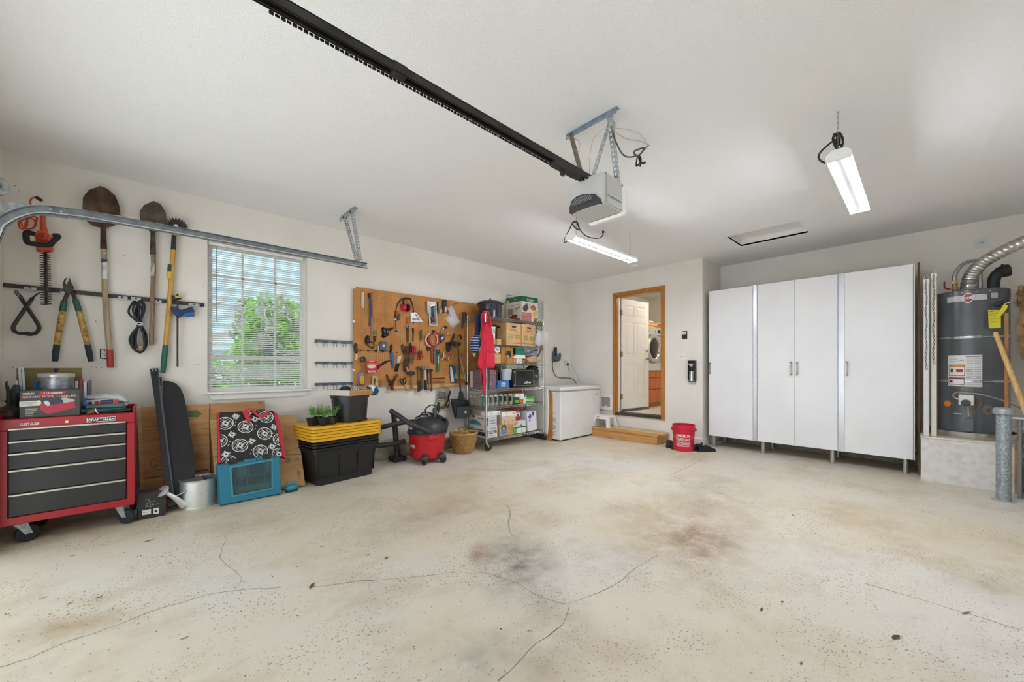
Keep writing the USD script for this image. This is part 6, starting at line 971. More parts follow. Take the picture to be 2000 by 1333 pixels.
t = P('garden_trowel','trowel with a green grip and grey shaft','trowel',[(2.995,4.74,1.268)][0]); soft(t,'head',[(2.966,1.446),(3.02,1.454),(3.035,1.426),(3.011,1.39),(2.974,1.396)],.03,M('#32406a',.4)); soft(t,'collar',[(2.972,1.374),(3.013,1.411),(3.037,1.404),(3.03,1.361),(2.98,1.346)],.032,M('#1f8a4c',.4)); t.add('shaft', tube([(2.993,4.73,1.353),(2.993,4.73,1.254)],.013,10), GALV); t.add('grip', tube(spline([(2.995,4.73,1.254),(2.993,4.73,1.197),(2.987,4.73,1.136)],4),[.017,.018,.018,.019,.019,.020,.020,.019,.016],12), M('#1f7d43',.35))
t = P('key_tags','bunch of orange, green and white keys and bits on a hook','keys',[(3.132,4.73,1.378)][0]); g = random.Random(3)
for k in range(12): x,z = [(3.047,1.419),(3.089,1.399),(3.123,1.414),(3.166,1.379),(3.098,1.37),(3.064,1.355),(3.132,1.342),(3.175,1.342),(3.098,1.327),(3.149,1.313),(3.081,1.333),(3.192,1.357)][k]; a = g.uniform(-.7,.7); t.add('tag', mv(bx(-.009,.009,0,.006,-.03,.03,.002),rot(a,'y'),tr(x,4.745-.006*(k%4),z)), M(('#d0742a','#e0cfae','#3d6a3f','#b03a34','#d9d4c8','#6a5232')[k%6],.45))
t = P('sanding_paddle','dark maroon sanding paddle','paddle',[(3.168,4.74,1.488)][0]); t.add('paddle', pill([(3.134,1.563),(3.203,1.57),(3.206,1.453),(3.181,1.423),(3.143,1.451)],.03,FP,0,.005), M('#34202a',.5))
t = P('garden_pack','shiny blue blister pack beside the broom','blister pack',[(3.26,4.74,0.975)][0]); t.add('card', pill([(3.199,1.24),(3.296,1.222),(3.332,0.97),(3.212,0.973)],.012,FP,0,.003), M('#2d5f8a',.3)); soft(t,'bubble',[(3.201,1.233),(3.234,1.196),(3.26,1.086),(3.278,0.982),(3.216,0.976)],.025,M('#cfdbe0',.12),F=FL_(4.746))
t = P('yellow_sponge','yellow sponge float behind the broom handle','sponge',[(3.375,4.75,1.032)][0]); t.add('sponge', pill([(3.276,1.111),(3.467,1.102),(3.472,1.015),(3.285,1.037)],.04,FP,0,.005), M('#b99f4a',.8))
for k,(z,lab) in enumerate(((0,'upper short wire hook rack low on the right'),(1,'lower short wire hook rack low on the right'))):
    o = [(2.915,4.75,1.042),(3.123,4.75,1.044),(2.915,4.75,0.991),(3.123,4.75,0.984)][2*k:2*k+2]; t = P('hook_rack',lab,'wire rack',o[0],'short hook racks'); t.add('rail', rod(o[0],o[1],.004), WIRE)
    for j in range(8): p = np.array(o[0])+(np.array(o[1])-o[0])*(j+.5)/8; t.add('hook', rods([p,p+[0,-.02,-.004],p+[0,-.022,.012]],.0025,sides=5,n=2), WIRE)
# row 3
t = P('yellow_bottle','clear pack with a bright yellow label in the bottom left corner','pack',[(1.9,4.73,1.012)][0]); soft(t,'pack',[(1.854,1.136),(1.873,1.154),(1.919,1.151),(1.941,1.116),(1.941,0.974),(1.848,0.983)],.04,FILM('purple_film','#8f8a9f',.75)); t.add('label', slab([(1.87,1.093),(1.919,1.093),(1.916,0.994),(1.871,0.996)],.003,FL_(4.712)), M('#dd9a1f',.4)); t.add('hook', rods([(1.889,4.74,1.222),(1.908,4.74,1.203),(1.908,4.74,1.154)],.003,sides=6), WIRE)
t = P('clamp_handle','cream plastic D handle at the bottom of the board','handle',[(2.057,4.74,1.02)][0]); g = sg.Polygon([(2.037,1.093),(2.096,1.08),(2.109,0.962),(2.024,0.965)]).difference(sg.Polygon([(2.053,1.061),(2.073,1.061),(2.075,1.007),(2.057,0.97),(2.049,0.976)])); t.add('handle', pill(g,.035,FP,0,.006), M('#c9bb86',.5)); 
t = P('dowel_sticks','thin bare sticks poking up behind the blue glove','sticks',[(2.14,4.75,1.005)][0])
for q in ([(2.082,4.74,0.969),(2.115,4.74,1.016)],[(2.133,4.75,0.954),(2.188,4.75,1.046)],[(2.115,4.74,0.962),(2.162,4.74,1.031)]): t.add('stick', rod(*q,.004), M('#b08a52',.6))
t = P('fencing_pliers','large old rusty pliers hanging open in a Y','pliers',[(2.297,4.74,1.001)][0]); t.add('arm', pill([(2.215,1.103),(2.232,1.113),(2.263,1.048),(2.297,1.008),(2.315,0.962),(2.325,0.902),(2.291,0.897),(2.263,0.97),(2.243,1.042)],.02,FP,0,.004), RUST); t.add('arm', pill([(2.361,1.112),(2.378,1.105),(2.329,1.014),(2.312,0.962),(2.302,0.904),(2.267,0.931),(2.277,0.989),(2.305,1.028)],.02,FL_(4.74),0,.004), RUST)
t = P('scissors','scissors with black oval handles pointing down','scissors',[(2.453,4.74,0.997)][0])
for q in ([(2.405,4.73,1.025),(2.415,4.73,1.045),(2.441,4.73,1.024),(2.441,4.73,0.991),(2.415,4.73,0.995)],[(2.455,4.73,1.05),(2.477,4.73,1.057),(2.488,4.73,1.023),(2.477,4.73,0.983),(2.451,4.73,0.991)]): t.add('handle', rods(q,.008,closed=True,n=5), M('#1d2026',.35))
t.add('blade', slab([(2.442,0.991),(2.46,0.99),(2.515,0.895),(2.511,0.881),(2.5,0.889)],.005,FP), M('#8d7f70',.35,.6)); t.add('blade', slab([(2.448,0.984),(2.469,0.99),(2.517,0.885),(2.498,0.902)],.005,FL_(4.748)), M('#a39585',.35,.6))
def hammer(head, hd, gr, label, m1, m2, dz=0, claw=False):
    t = P('hammer',label,'hammer',hd[1],'hammers along the bottom'); a,b = [np.array(q) for q in hd]
    t.add('handle', tube([a,a*.5+b*.5,b],[.013,.015,.017],10,flat=.8), m1)
    if gr: g0 = a*.45+b*.55; t.add('grip', tube([g0,g0*.5+b*.5,b],[.017,.018,.019],10), gr)
    t.add('head', pill(head,.032,FL_(hd[0][1]+.018),0,.006), m2); t.add('cheek', tube([a+[0,-.0,.01],a-[0,0,.03]],[.018,.014],8), m2)
hammer([(2.509,1.11),(2.517,1.133),(2.565,1.146),(2.619,1.139),(2.619,1.098),(2.587,1.088),(2.535,1.096)]+[], [(2.58,4.73,1.116),(2.572,4.73,0.893)], None, 'mallet with an olive wood handle, leftmost hammer at the bottom', M('#8a7a45',.5), M('#2e2c2c',.5))
HD = M('#5a5148',.4,.5)
hammer([(2.646,1.183),(2.669,1.21),(2.722,1.204),(2.726,1.169),(2.684,1.166)], [(2.691,4.74,1.19),(2.688,4.74,0.867)], M('#262427',.5), 'hammer with olive upper handle and black grip', M('#9a8230',.5), HD)
hammer([(2.692,1.193),(2.719,1.217),(2.789,1.214),(2.793,1.186),(2.742,1.173)], [(2.736,4.72,1.193),(2.715,4.72,0.887)], None, 'hammer with a brown wooden handle in the middle', HND, M('#7d7468',.35,.6))
hammer([(2.707,1.183),(2.753,1.217),(2.808,1.211),(2.828,1.176),(2.777,1.173)], [(2.761,4.7,1.19),(2.773,4.7,0.886)], M('#232328',.5), 'hammer with white neck and black rubber grip', M('#d4cfc6',.4), M('#8f8578',.35,.6))
hammer([(2.81,1.165),(2.846,1.183),(2.919,1.161),(2.894,1.137),(2.83,1.144)], [(2.842,4.75,1.158),(2.854,4.75,0.884)], None, 'hammer with a plain tan handle, second from the right', TAN, HD)
hammer([(2.85,1.169),(2.886,1.172),(2.915,1.151),(2.894,1.133),(2.858,1.14)], [(2.882,4.75,1.154),(2.894,4.75,0.861)], None, 'thin dark handled hammer, rightmost at the bottom', HND, HD)
# hanging below and at the right end
t = T('work_gloves','grey and pale yellow work gloves in a clear bag hanging under the pegboard','gloves',(3.084,4.74,0.591)); o=(830,740,11.11)
soft(t,'grey_palm',[(3.022,0.858),(3.042,0.867),(3.061,0.843),(3.136,0.833),(3.14,0.739),(3.116,0.721),(3.015,0.736),(3.003,0.754)],.035,M('#77746e',.8)); soft(t,'yellow_cuff',[(3.015,0.727),(3.112,0.714),(3.104,0.661),(3.084,0.599),(3.022,0.604),(3.007,0.668)],.035,M('#c9c49a',.8)); soft(t,'pale_cuff',[(3.002,0.727),(3.021,0.726),(3.017,0.613),(2.971,0.617),(2.967,0.65)],.03,M('#cfc9b4',.8)); soft(t,'band',[(2.992,0.749),(3.092,0.734),(3.092,0.716),(2.994,0.73)],.012,M('#ddd8c9',.7),F=FL_(4.722)); soft(t,'bag',[(3.024,0.964),(3.078,0.969),(3.141,0.887),(3.205,0.878),(3.193,0.656),(3.094,0.589),(2.955,0.613),(2.993,0.761)],.05,GL('bag_clear','#f2f2f0'),F=FL_(4.745)); t.add('hook', rods([(3.054,4.76,0.956),(3.074,4.76,0.915),(3.129,4.76,0.96)],.003,sides=6), WIRE)
t = T('hand_pruners','dark hand shears hanging beside the work gloves','shears',(3.181,4.74,0.734)); t.add('blade', pill([(3.199,0.851),(3.216,0.857),(3.212,0.796),(3.179,0.737),(3.163,0.738)],.014,FP,0,.003), STEEL)
for q in ([(3.179,4.74,0.744),(3.155,4.74,0.698),(3.132,4.74,0.659),(3.14,4.74,0.625)],[(3.179,4.74,0.744),(3.187,4.74,0.683),(3.171,4.74,0.63),(3.155,4.74,0.611)]): t.add('handle', rods(q,.009), M('#4a3a34',.6))
t = T('lobby_dustpan','black upright lobby dustpan hanging with its long handle at the pegboard end','dustpan',(3.327,4.65,0.467)); DP = M('#2b2c31',.5)
yp = 4.66; FD = FL_(yp)
t.add('handle', tube([(3.27,4.66,1.573),(3.293,4.66,1.409),(3.306,4.66,1.071),(3.329,4.66,0.844)],[.011,.011,.012,.013],10), M('#2c2b31',.4)); t.add('yoke', pill([(3.302,0.845),(3.352,0.843),(3.371,0.758),(3.418,0.718),(3.27,0.726),(3.297,0.777)],.03,FD,0,.005), DP)
t.add('back_wall', pill([(3.154,0.744),(3.465,0.707),(3.498,0.605),(3.484,0.46),(3.234,0.452)],.008,FD,-.012,.002), DP); t.add('front_wall', dish([(3.21,0.626),(3.453,0.628),(3.448,0.484),(3.383,0.456),(3.201,0.461)],lambda u,v:.085,.004,FD,.03), M('#3a3b41',.5)); t.add('side_wall', hull(*[(3.154,4.66,0.744),(3.234,4.66,0.452)],*[(3.2,4.585,0.628),(3.191,4.585,0.464)]), DP); t.add('side_wall', hull(*[(3.465,4.66,0.707),(3.484,4.66,0.46)],*[(3.442,4.585,0.63),(3.437,4.585,0.487)]), DP); t.add('floor', hull(*[(3.234,4.66,0.452),(3.484,4.66,0.46)],*[(3.191,4.585,0.464),(3.437,4.585,0.487)]), DP)
q = (3.356,4.57,0.544); t.add('badge', cyl((q[0],q[1],q[2]),.020,.003,18,'y'), M('#d8cfd6',.4)); t.add('badge_print', cat(cb((q[0]-.004,q[1]-.001,q[2]+.004),(.014,.003,.01)),cb((q[0]+.004,q[1]-.001,q[2]-.005),(.014,.003,.01))), M('#b06a93',.4))
t.add('head', pill([(3.167,1.592),(3.339,1.562),(3.33,1.516),(3.248,1.498),(3.185,1.526)],.03,FL_(4.69),0,.005), BLACK)
t = T('broom','broom with a pale wooden handle and black end cap standing behind the dustpan','broom',(3.5,4.72,0.857)); t.add('handle', tube([(3.34,4.72,1.419),(3.405,4.72,1.214),(3.471,4.72,0.982)],.011,10), N('pale_handle',[(.3,'#b39a7c'),(.7,'#c9b59a')],scale=8.,stretch=(8,8,1),rough=.5)); t.add('end_cap', tube([(3.466,4.72,0.982),(3.495,4.72,0.935)],.018,10), BLACK); t.add('ferrule', tube([(3.495,4.72,0.935),(3.519,4.72,0.872)],.010,10), GALV)
t = P('bar_clamps','cluster of dark bar clamps at the right end near the wire shelf','clamps',[(3.43,4.71,1.982)][0])
for pts in ([(3.404,4.7,2.023),(3.404,4.7,1.853),(3.384,4.7,1.775)],[(3.416,4.68,2.029),(3.412,4.68,1.864)],[(3.462,4.71,2.024),(3.446,4.71,1.895)]): t.add('bar', tube(pts,.012,6), M('#3a332e',.45,.4))
for pts in ([(3.264,4.72,1.69),(3.22,4.72,1.577)],[(3.354,4.72,1.687),(3.39,4.72,1.622)],[(3.213,4.71,1.576),(3.293,4.71,1.543)]): t.add('jaw', tube(pts,.014,6), M('#2b2724',.5,.3))
# shop vacuum
VR = N('vac_red',[(.3,'#b3151d'),(.7,'#c81e26')],scale=4.,rough=.35); VB = N('vac_black',[(.3,'#242427'),(.7,'#313135')],scale=6.,rough=.5)
cx,cy = 2.60,4.37
t = T('shop_vacuum','red and black wet dry shop vacuum on swivel casters with its hose coiled on top','vacuum cleaner',(cx,cy,0))
t.add('drum', lathe([(0,.05),(.185,.05),(.205,.07),(.236,.345),(.240,.36),(0,.36)],48,(cx,cy,0)), VR); t.add('rim', lathe([(.236,.355),(.252,.360),(.254,.385),(.236,.395)],48,(cx,cy,0)), VB)
t.add('motor_dome', lathe([(.24,.385),(.238,.42),(.215,.475),(.175,.525),(.12,.548),(.05,.556),(0,.557)],48,(cx,cy,0)), VB)
for a in (-2.25,-1.25,.3,1.8):
    d = np.array([math.cos(a),math.sin(a)]); p = np.array([cx,cy])+d*.235
    w = t.add('caster_housing', cat(ball((p[0],p[1],.075),.052,2,(1,1,.8)).apply_transform(np.eye(4)), hull(*[(cx+d[0]*r-d[1]*s,cy+d[1]*r+d[0]*s,z) for r in (.16,.225) for s in (-.035,.035) for z in (.05,.12)])), M('#33363c',.5)); t.add('wheel', mv(lathe([(0,-.016),(.036,-.016),(.042,-.010),(.042,.010),(.036,.016),(0,.016)],20),rot(PI/2,'x'),rot(a+.6),tr(p[0]+d[0]*.02,p[1]+d[1]*.02,.042)), RUB, w)
az = math.atan2(-cy,-cx)
t.add('port', mv(cat(bx(.20,.262,-.075,.075,.30,.372,.01)),rot(az+.35),tr(cx,cy)), VR); t.add('latch', mv(bx(.232,.262,-.05,.05,.355,.385,.008),rot(az+.35),tr(cx,cy)), BLACK)
lbl = lambda a0,a1,z0,z1,r: grid(lambda u,v:(cx+r*math.cos(az+a0+(a1-a0)*u),cy+r*math.sin(az+a0+(a1-a0)*u),z0+(z1-z0)*v),9,2)
t.add('logo_plate', lbl(-1.12,-.72,.19,.235,.2285), M('#d9b9b4',.4)); t.add('logo_field', lbl(-1.10,-.74,.195,.230,.2292), VR)
for k,ch in enumerate('CRAFTSMAN'):
    a = az-1.08+.038*k; t.add('logo_letter', text(ch,.022,fr((cx+.230*math.cos(a),cy+.230*math.sin(a),.203),(-math.sin(a),math.cos(a),0),(0,0,1)),d=.001,bold=True,sx=.6), LAB)
def dl(a0,a1,z0,z1): return grid(lambda u,v:(lambda z:(lambda r:(cx+r*math.cos(az+a0+(a1-a0)*u),cy+r*math.sin(az+a0+(a1-a0)*u),z))(np.interp(z,[.385,.42,.475,.525,.548],[.243,.241,.218,.178,.123])))(z0+(z1-z0)*v),7,4)
t.add('dome_label', dl(-1.15,-.85,.455,.475), M('#8d5a45',.4)); t.add('dome_label', dl(-1.05,-.85,.485,.515), M('#6d4436',.4)); t.add('white_icon', dl(-1.15,-1.05,.425,.445), LAB); t.add('white_icon', dl(-1.0,-.9,.425,.445), LAB)
hs = lambda pts,**k: rods(pts,.030,n=8,sides=14,**k)
t.add('hose', hs([(2.108,4.4,0.679),(2.18,4.32,0.612),(2.252,4.24,0.539),(2.335,4.18,0.482),(2.479,4.15,0.414),(2.608,4.17,0.368),(2.772,4.26,0.34),(2.89,4.38,.48),(2.80,4.50,.50),(2.66,4.56,.51),(2.50,4.50,.50),(2.32,4.50,.50),(2.1,4.53,.47),(1.98,4.56,.44)]), VB)
t.add('hose_loop', hs([(1.99,4.60,.42),(1.93,4.61,.33),(2.03,4.6,.24),(2.2,4.56,.235),(2.36,4.50,.26)]), VB)
t.add('standing_wand', tube([(2.305,4.60,.02),(2.26,4.62,.62)],.034,14), VB); t.add('floor_nozzle', bx(2.22,2.40,4.52,4.70,0,.06,.015), BLACK)
t.add('switch_knob', lathe([(0,.545),(.024,.55),(.022,.60),(.028,.615),(.028,.655),(.022,.668),(0,.67)],16,(cx+.11,cy+.0,0)), M('#4a4a50',.4)); t.add('grey_plug', cyl((cx+.11,cy,.615),.023,.05,16), M('#8b8b92',.4))
CDV = M('#1b1c1f',.5)
for pts in ([(2.5,4.4,.56),(2.55,4.38,.62),(2.66,4.36,.60),(2.74,4.38,.55)],[(2.60,4.40,.58),(2.58,4.38,.66),(2.66,4.36,.71),(2.74,4.36,.66),(2.76,4.38,.58),(2.68,4.42,.57)],[(2.72,4.36,.58),(2.74,4.35,.70),(2.765,4.36,.735),(2.78,4.38,.64),(2.78,4.42,.55)],[(2.45,4.42,.55),(2.52,4.35,.595),(2.62,4.33,.57),(2.7,4.42,.585),(2.6,4.5,.57)]): t.add('power_cord', rods(pts,.008), CDV)
t.add('cord_winder', lathe([(.05,.50),(.085,.52),(.09,.55),(.06,.56),(0,.56)],20,(2.76,4.42,0)), BLACK)
# woven basket
BK = N('seagrass',[(.25,'#6b4d24'),(.5,'#a37d45'),(.75,'#c8a468')],scale=60.,rough=.8,detail=3.)
t = T('woven_basket','round woven seagrass basket on the floor beside the wire shelving','basket',(3.215,4.43,0)); cx,cy = 3.215,4.43
prof = lambda f: .125+.065*math.sin(f*1.35)
for k in range(17):
    f = (k+.5)/17; r = prof(f); z = .008+.262*f; n = 44; ph = 0 if k%2 else .5
    P_ = [((r+.010*math.sin(2*PI*(j*.5+ph)))*math.cos(2*PI*j/88),(r+.010*math.sin(2*PI*(j*.5+ph)))*math.sin(2*PI*j/88),z+.003*math.cos(2*PI*(j*.5+ph))) for j in range(88)]
    t.add('weave_row', mv(tube(P_,.0105,6,True),tr(cx,cy)), BK)
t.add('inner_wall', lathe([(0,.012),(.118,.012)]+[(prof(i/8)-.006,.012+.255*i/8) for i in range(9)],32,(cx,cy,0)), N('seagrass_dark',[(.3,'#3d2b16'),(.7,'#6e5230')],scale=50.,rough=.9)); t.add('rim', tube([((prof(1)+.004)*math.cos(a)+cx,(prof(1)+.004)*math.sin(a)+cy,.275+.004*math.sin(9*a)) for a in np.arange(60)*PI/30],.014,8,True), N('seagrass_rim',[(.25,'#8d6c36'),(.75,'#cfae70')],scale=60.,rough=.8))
for s in (-1,1): a0 = 1.05 if s>0 else 1.05+PI; t.add('handle', rods([(cx+.185*math.cos(a0+q),cy+.185*math.sin(a0+q),.275+h) for q,h in ((-.3,0),(-.2,.035),(0,.048),(.2,.035),(.3,0))],.011), BK)

# ---------------------------------------------------------------- wire shelving and everything on it
CHW = N('shelf_chrome',[(.3,'#9aa0a1'),(.7,'#c8cccb')],scale=30.,rough=.25,metal=.85)
SX0,SX1,SY0,SY1 = 3.493,4.705,4.26,4.715
ZS = [.165,.625,.880,1.255,1.530,1.925]
t = T('wire_shelving','six tier chrome wire shelving unit on casters, crowded with household goods','shelving unit',(4.1,4.49,0))
for x in (SX0,SX1):
    for y in (SY0,SY1):
        t.add('post', cyl((x,y,.135),.0127,1.86,14), CHW); t.add('post_cap', cyl((x,y,1.995),.014,.008,14), BLACK)
        w = t.add('caster_fork', cat(cyl((x,y,.118),.012,.02,10),hull((x-.02,y-.018,.12),(x+.02,y-.018,.12),(x-.02,y+.018,.12),(x+.02,y+.018,.12),(x-.02,y-.018,.112),(x+.02,y-.018,.112),(x-.02,y+.018,.112),(x+.02,y+.018,.112)),hull(*[(x+a,y+s,z) for s in (-.021,-.018) for a,z in ((-.02,.115),(.02,.115),(.045,.055),(.02,.055))]),hull(*[(x+a,y+s,z) for s in (.021,.018) for a,z in ((-.02,.115),(.02,.115),(.045,.055),(.02,.055))])), CHW)
        t.add('caster_wheel', mv(lathe([(0,-.014),(.055,-.014),(.060,-.009),(.060,.009),(.055,.014),(0,.014)],26),rot(PI/2,'x'),tr(x+.032,y,.060)), RUB, w)
for k,z in enumerate(ZS):
    fr_ = []
    for y in (SY0,SY1):
        for dz in (0,-.030): fr_.append(tube([(SX0,y,z+dz),(SX1,y,z+dz)],.003,6))
        n = 40; fr_.append(tube([(SX0+(SX1-SX0)*i/n,y,z-(.030 if i%2 else 0)) for i in range(n+1)],.0025,5))
    for x in (SX0,SX1):
        for dz in (0,-.030): fr_.append(tube([(x,SY0,z+dz),(x,SY1,z+dz)],.003,6))
        n = 14; fr_.append(tube([(x,SY0+(SY1-SY0)*i/n,z-(.030 if i%2 else 0)) for i in range(n+1)],.0025,5))
    s = t.add('shelf_truss', cat(*fr_), CHW)
    t.add('wire_deck', cat(*[tube([(SX0+.03*i,SY0,z+.003),(SX0+.03*i,SY1,z+.003)],.0020,5) for i in range(1,41)],*[tube([(SX0,SY0+.11*j,z),(SX1,SY0+.11*j,z)],.003,5) for j in (1,2,3)]), CHW, s, kind='stuff')
    for x in (SX0,SX1):
        for y in (SY0,SY1): t.add('collar', cyl((x,y,z-.032),.019,.034,12,r2=.017), CHW)
Zt = [z+.006 for z in ZS]
KR = N('kraft_box',[(.3,'#c39a68'),(.5,'#cda675'),(.7,'#d6b183')],scale=4.,stretch=(1,1,8),rough=.85); WB_ = M('#e2dfda',.5); GP = M('#6e8040',.8)
def box(name,label,x0,x1,y0,y1,z,h,m,cat_='box',group=None):
    t = T(name,label,cat_,((x0+x1)/2,(y0+y1)/2,z),group=group); t.add('carton', bx(x0,x1,y0,y1,z,z+h,.003), m); return t
def fX(px,Y): pass
# top shelf
t = T('enamel_canner','big dark blue speckled enamel canning pot with a lid on the top shelf','pot',(3.72,4.52,Zt[5])); z=Zt[5]; c=(3.765,4.50)
EN = look('enamel_speckle',{'g':('geometry',{}),'v':('voronoi_texture',{'scale':70.}),'r':('rgb_ramp',{'ramp':[(.16,C('#c6ccd6')),(.24,C('#20242e'))]}),'p':('principled_bsdf',{'roughness':.12})},[('g.position','v.vector'),('v.distance','r.fac'),('r.color','p.base_color')])
t.add('body', lathe([(0,z),(.165,z),(.172,z+.008),(.172,z+.115),(.175,z+.12),(.175,z+.128),(.182,z+.215),(.19,z+.222),(.192,z+.228)],44,(*c,0)), EN); t.add('lid', lathe([(.200,z+.226),(.203,z+.232),(.17,z+.262),(.09,z+.282),(0,z+.287)],44,(*c,0)), M('#23262e',.15)); t.add('knob', lathe([(0,z+.285),(.01,z+.288),(.018,z+.30),(.012,z+.312),(0,z+.313)],14,(*c,0)), BLACK)
t.add('handle', rods([(c[0]-.17,c[1]-.03,z+.19),(c[0]-.23,c[1]-.04,z+.17),(c[0]-.23,c[1]+.04,z+.17),(c[0]-.17,c[1]+.03,z+.19)],.005), WIRE)
bx_ = dict(x0=(4.27,4.33,2.152)[0],x1=(4.643,4.33,2.192)[0])
bY = 4.33; bt = (4.27,4.33,2.33)[2]; X0,X1 = bx_['x0'],bx_['x1']; z=Zt[5]; Y1 = 4.70
t = T('juicer_box','tall printed kitchen appliance box with a dark green top band','box',((X0+X1)/2,4.5,z)); t.add('carton', bx(X0,X1,bY,Y1,z,bt,.002), M('#cfc9bf',.5))
hb = bt-z; t.add('green_band', bx(X0-.001,X1+.001,bY-.001,Y1+.001,bt-.20*hb,bt+.001), M('#185c40',.4)); F=FL_(bY-.001); G = FB_(X0-.001); U=lambda f:X0+(X1-X0)*f; V=lambda f:z+hb*f; Us=lambda f:-Y1+(Y1-bY)*f
t.add('title', textbox('FoodSaver',F,U(.32),U(.72),V(.865),V(.925),.001,True), LAB); t.add('subtitle', slab(sg.box(U(.33),V(.835),U(.70),V(.85)),.001,F), M('#b8cdbf',.5)); t.add('side_title', textbox('Vita',G,Us(.5),Us(.72),V(.86),V(.92),.001,True,.2), M('#8fb5a0',.5))
t.add('yellow_seal', slab(sg.Point(Us(.12),V(.84)).buffer(.028),.0015,G), M('#d8c34a',.4))
for pts,m in (([(.05,.55),(.3,.75),(.42,.55),(.25,.38),(.1,.42)],'#4a3b46'),([(.22,.52),(.32,.6),(.38,.48),(.28,.42)],'#d5c8cc'),([(.5,.6),(.7,.72),(.9,.62),(.85,.5),(.65,.48)],'#b0603a'),([(.66,.4),(.95,.48),(.95,.3),(.7,.22)],'#d9a851'),([(.0,.0),(.0,.36),(.58,.36),(.58,.0)],'#b0625a'),([(.42,.75),(.55,.66),(.6,.58),(.5,.5)],'#a9b06a'),([(.72,.18),(.95,.2),(.95,.02),(.72,.02)],'#8d7452')): t.add('print_patch', slab([(U(a),V(b)) for a,b in pts],.0006+.0002*rnd.random(),F), M(m,.5))
for pts,m in (([(.15,.0),(.9,.0),(.9,.12),(.15,.14)],'#8a6a44'),([(.2,.2),(.5,.30),(.75,.28),(.7,.12),(.3,.14)],'#7c2b22'),([(.12,.25),(.14,.56),(.48,.56),(.48,.28)],'#a79a98'),([(.2,.3),(.22,.54),(.28,.54),(.26,.3)],'#6f6064'),([(.35,.3),(.36,.54),(.42,.54),(.42,.3)],'#6f6064'),([(.55,.42),(.9,.52),(.92,.62),(.6,.58)],'#9aa06a'),([(.2,.62),(.9,.68),(.9,.7),(.2,.65)],'#a8796a')): t.add('side_patch', slab([(Us(a),V(b)) for a,b in pts],.0006+.0002*rnd.random(),G), M(m,.5))
t.add('label_text', textbox('Preserver',F,U(.06),U(.52),V(.27),V(.32),.0013), M('#d9c1ba',.5))
for k in range(5): t.add('label_line', slab(sg.box(U(.08),V(.05+.04*k),U(.5),V(.062+.04*k)),.0011,F), M('#c98f88',.5))
# second shelf from the top
for x0,x1,y0,lab in (((3.924,4.31,1.725)[0],(4.234,4.31,1.745)[0],4.31,'left of two brown handled cartons with green printing on the second shelf'),((4.236,4.29,1.743)[0],(4.545,4.29,1.762)[0],4.29,'right of two brown handled cartons with green printing on the second shelf')):
    z=Zt[4]; h = .345; t = box('printed_carton',lab,x0,x1,y0,4.70,z,h,KR,'box','printed brown cartons'); F=FL_(y0); w=x1-x0; U=lambda f:x0+w*f; V=lambda f:z+h*f
    t.add('hand_hole', slab(rrect(U(.36),U(.66),V(.80),V(.875),.012),.0015,F), BLACK); t.add('hand_hole_side', slab(rrect(-4.56,-4.45,V(.78),V(.86),.012),.0015,FB_(x0)), BLACK)
    t.add('title', textbox('FARGO',F,U(.26),U(.74),V(.64),V(.73),.001,True), GP); t.add('title_line', slab(sg.box(U(.24),V(.60),U(.76),V(.61)),.001,F), GP); t.add('top_print', slab(sg.box(U(.24),V(.91),U(.76),V(.93)),.001,F), M('#a98d5c',.8))
    for q in ((.12,.42),(.56,.92)):
        t.add('slogan', textbox('SAVE',F,U(q[0]),U(q[1]),V(.42),V(.48),.001,True), GP); t.add('slogan', textbox('MORE',F,U(q[0]),U(q[1]),V(.34),V(.40),.001,True), GP); t.add('slogan', textbox('FRUIT',F,U(q[0]),U(q[1]),V(.26),V(.32),.001,True), GP)
    t.add('bottom_stripe', slab(sg.box(U(.03),V(.09),U(.95),V(.115)),.001,F), M('#7b7a48',.8)); t.add('side_print', slab(sg.box(-4.62,V(.45),-4.40,V(.72)).difference(sg.box(-4.61,V(.47),-4.41,V(.70))),.001,FB_(x0)), GP)
z=Zt[4]; c=(3.686,4.34,1.713); t = T('label_roll','white printed cylindrical tub standing on a small carton','tub',(c[0],4.37,z)); zz=z+.085; t.add('tub', lathe([(0,zz),(.042,zz),(.044,zz+.155),(.048,zz+.158),(.048,zz+.178),(0,zz+.18)],24,(c[0]+.01,4.37,0)), LAB); t.add('print', cat(*[cb((c[0]+.002+.014*k,4.327,zz+.12-.03*k),(.014,.004,.02)) for k in range(2)]), M('#4f567d',.5))
t = box('taped_carton','small taped cardboard carton under the white tub',(3.603,4.3,1.601)[0],(3.812,4.3,1.611)[0],4.30,4.44,z,.084,KR); x=(3.711,4.3,1.606)[0]; t.add('tape', bx(x-.018,x+.018,4.298,4.442,z+.001,z+.0855), M('#8a7a60',.3))
box('dark_carton','dark brown carton at the back of the second shelf',(3.863,4.5,1.734)[0],(3.957,4.5,1.74)[0],4.52,4.68,z,.32,M('#4c2f1b',.8))
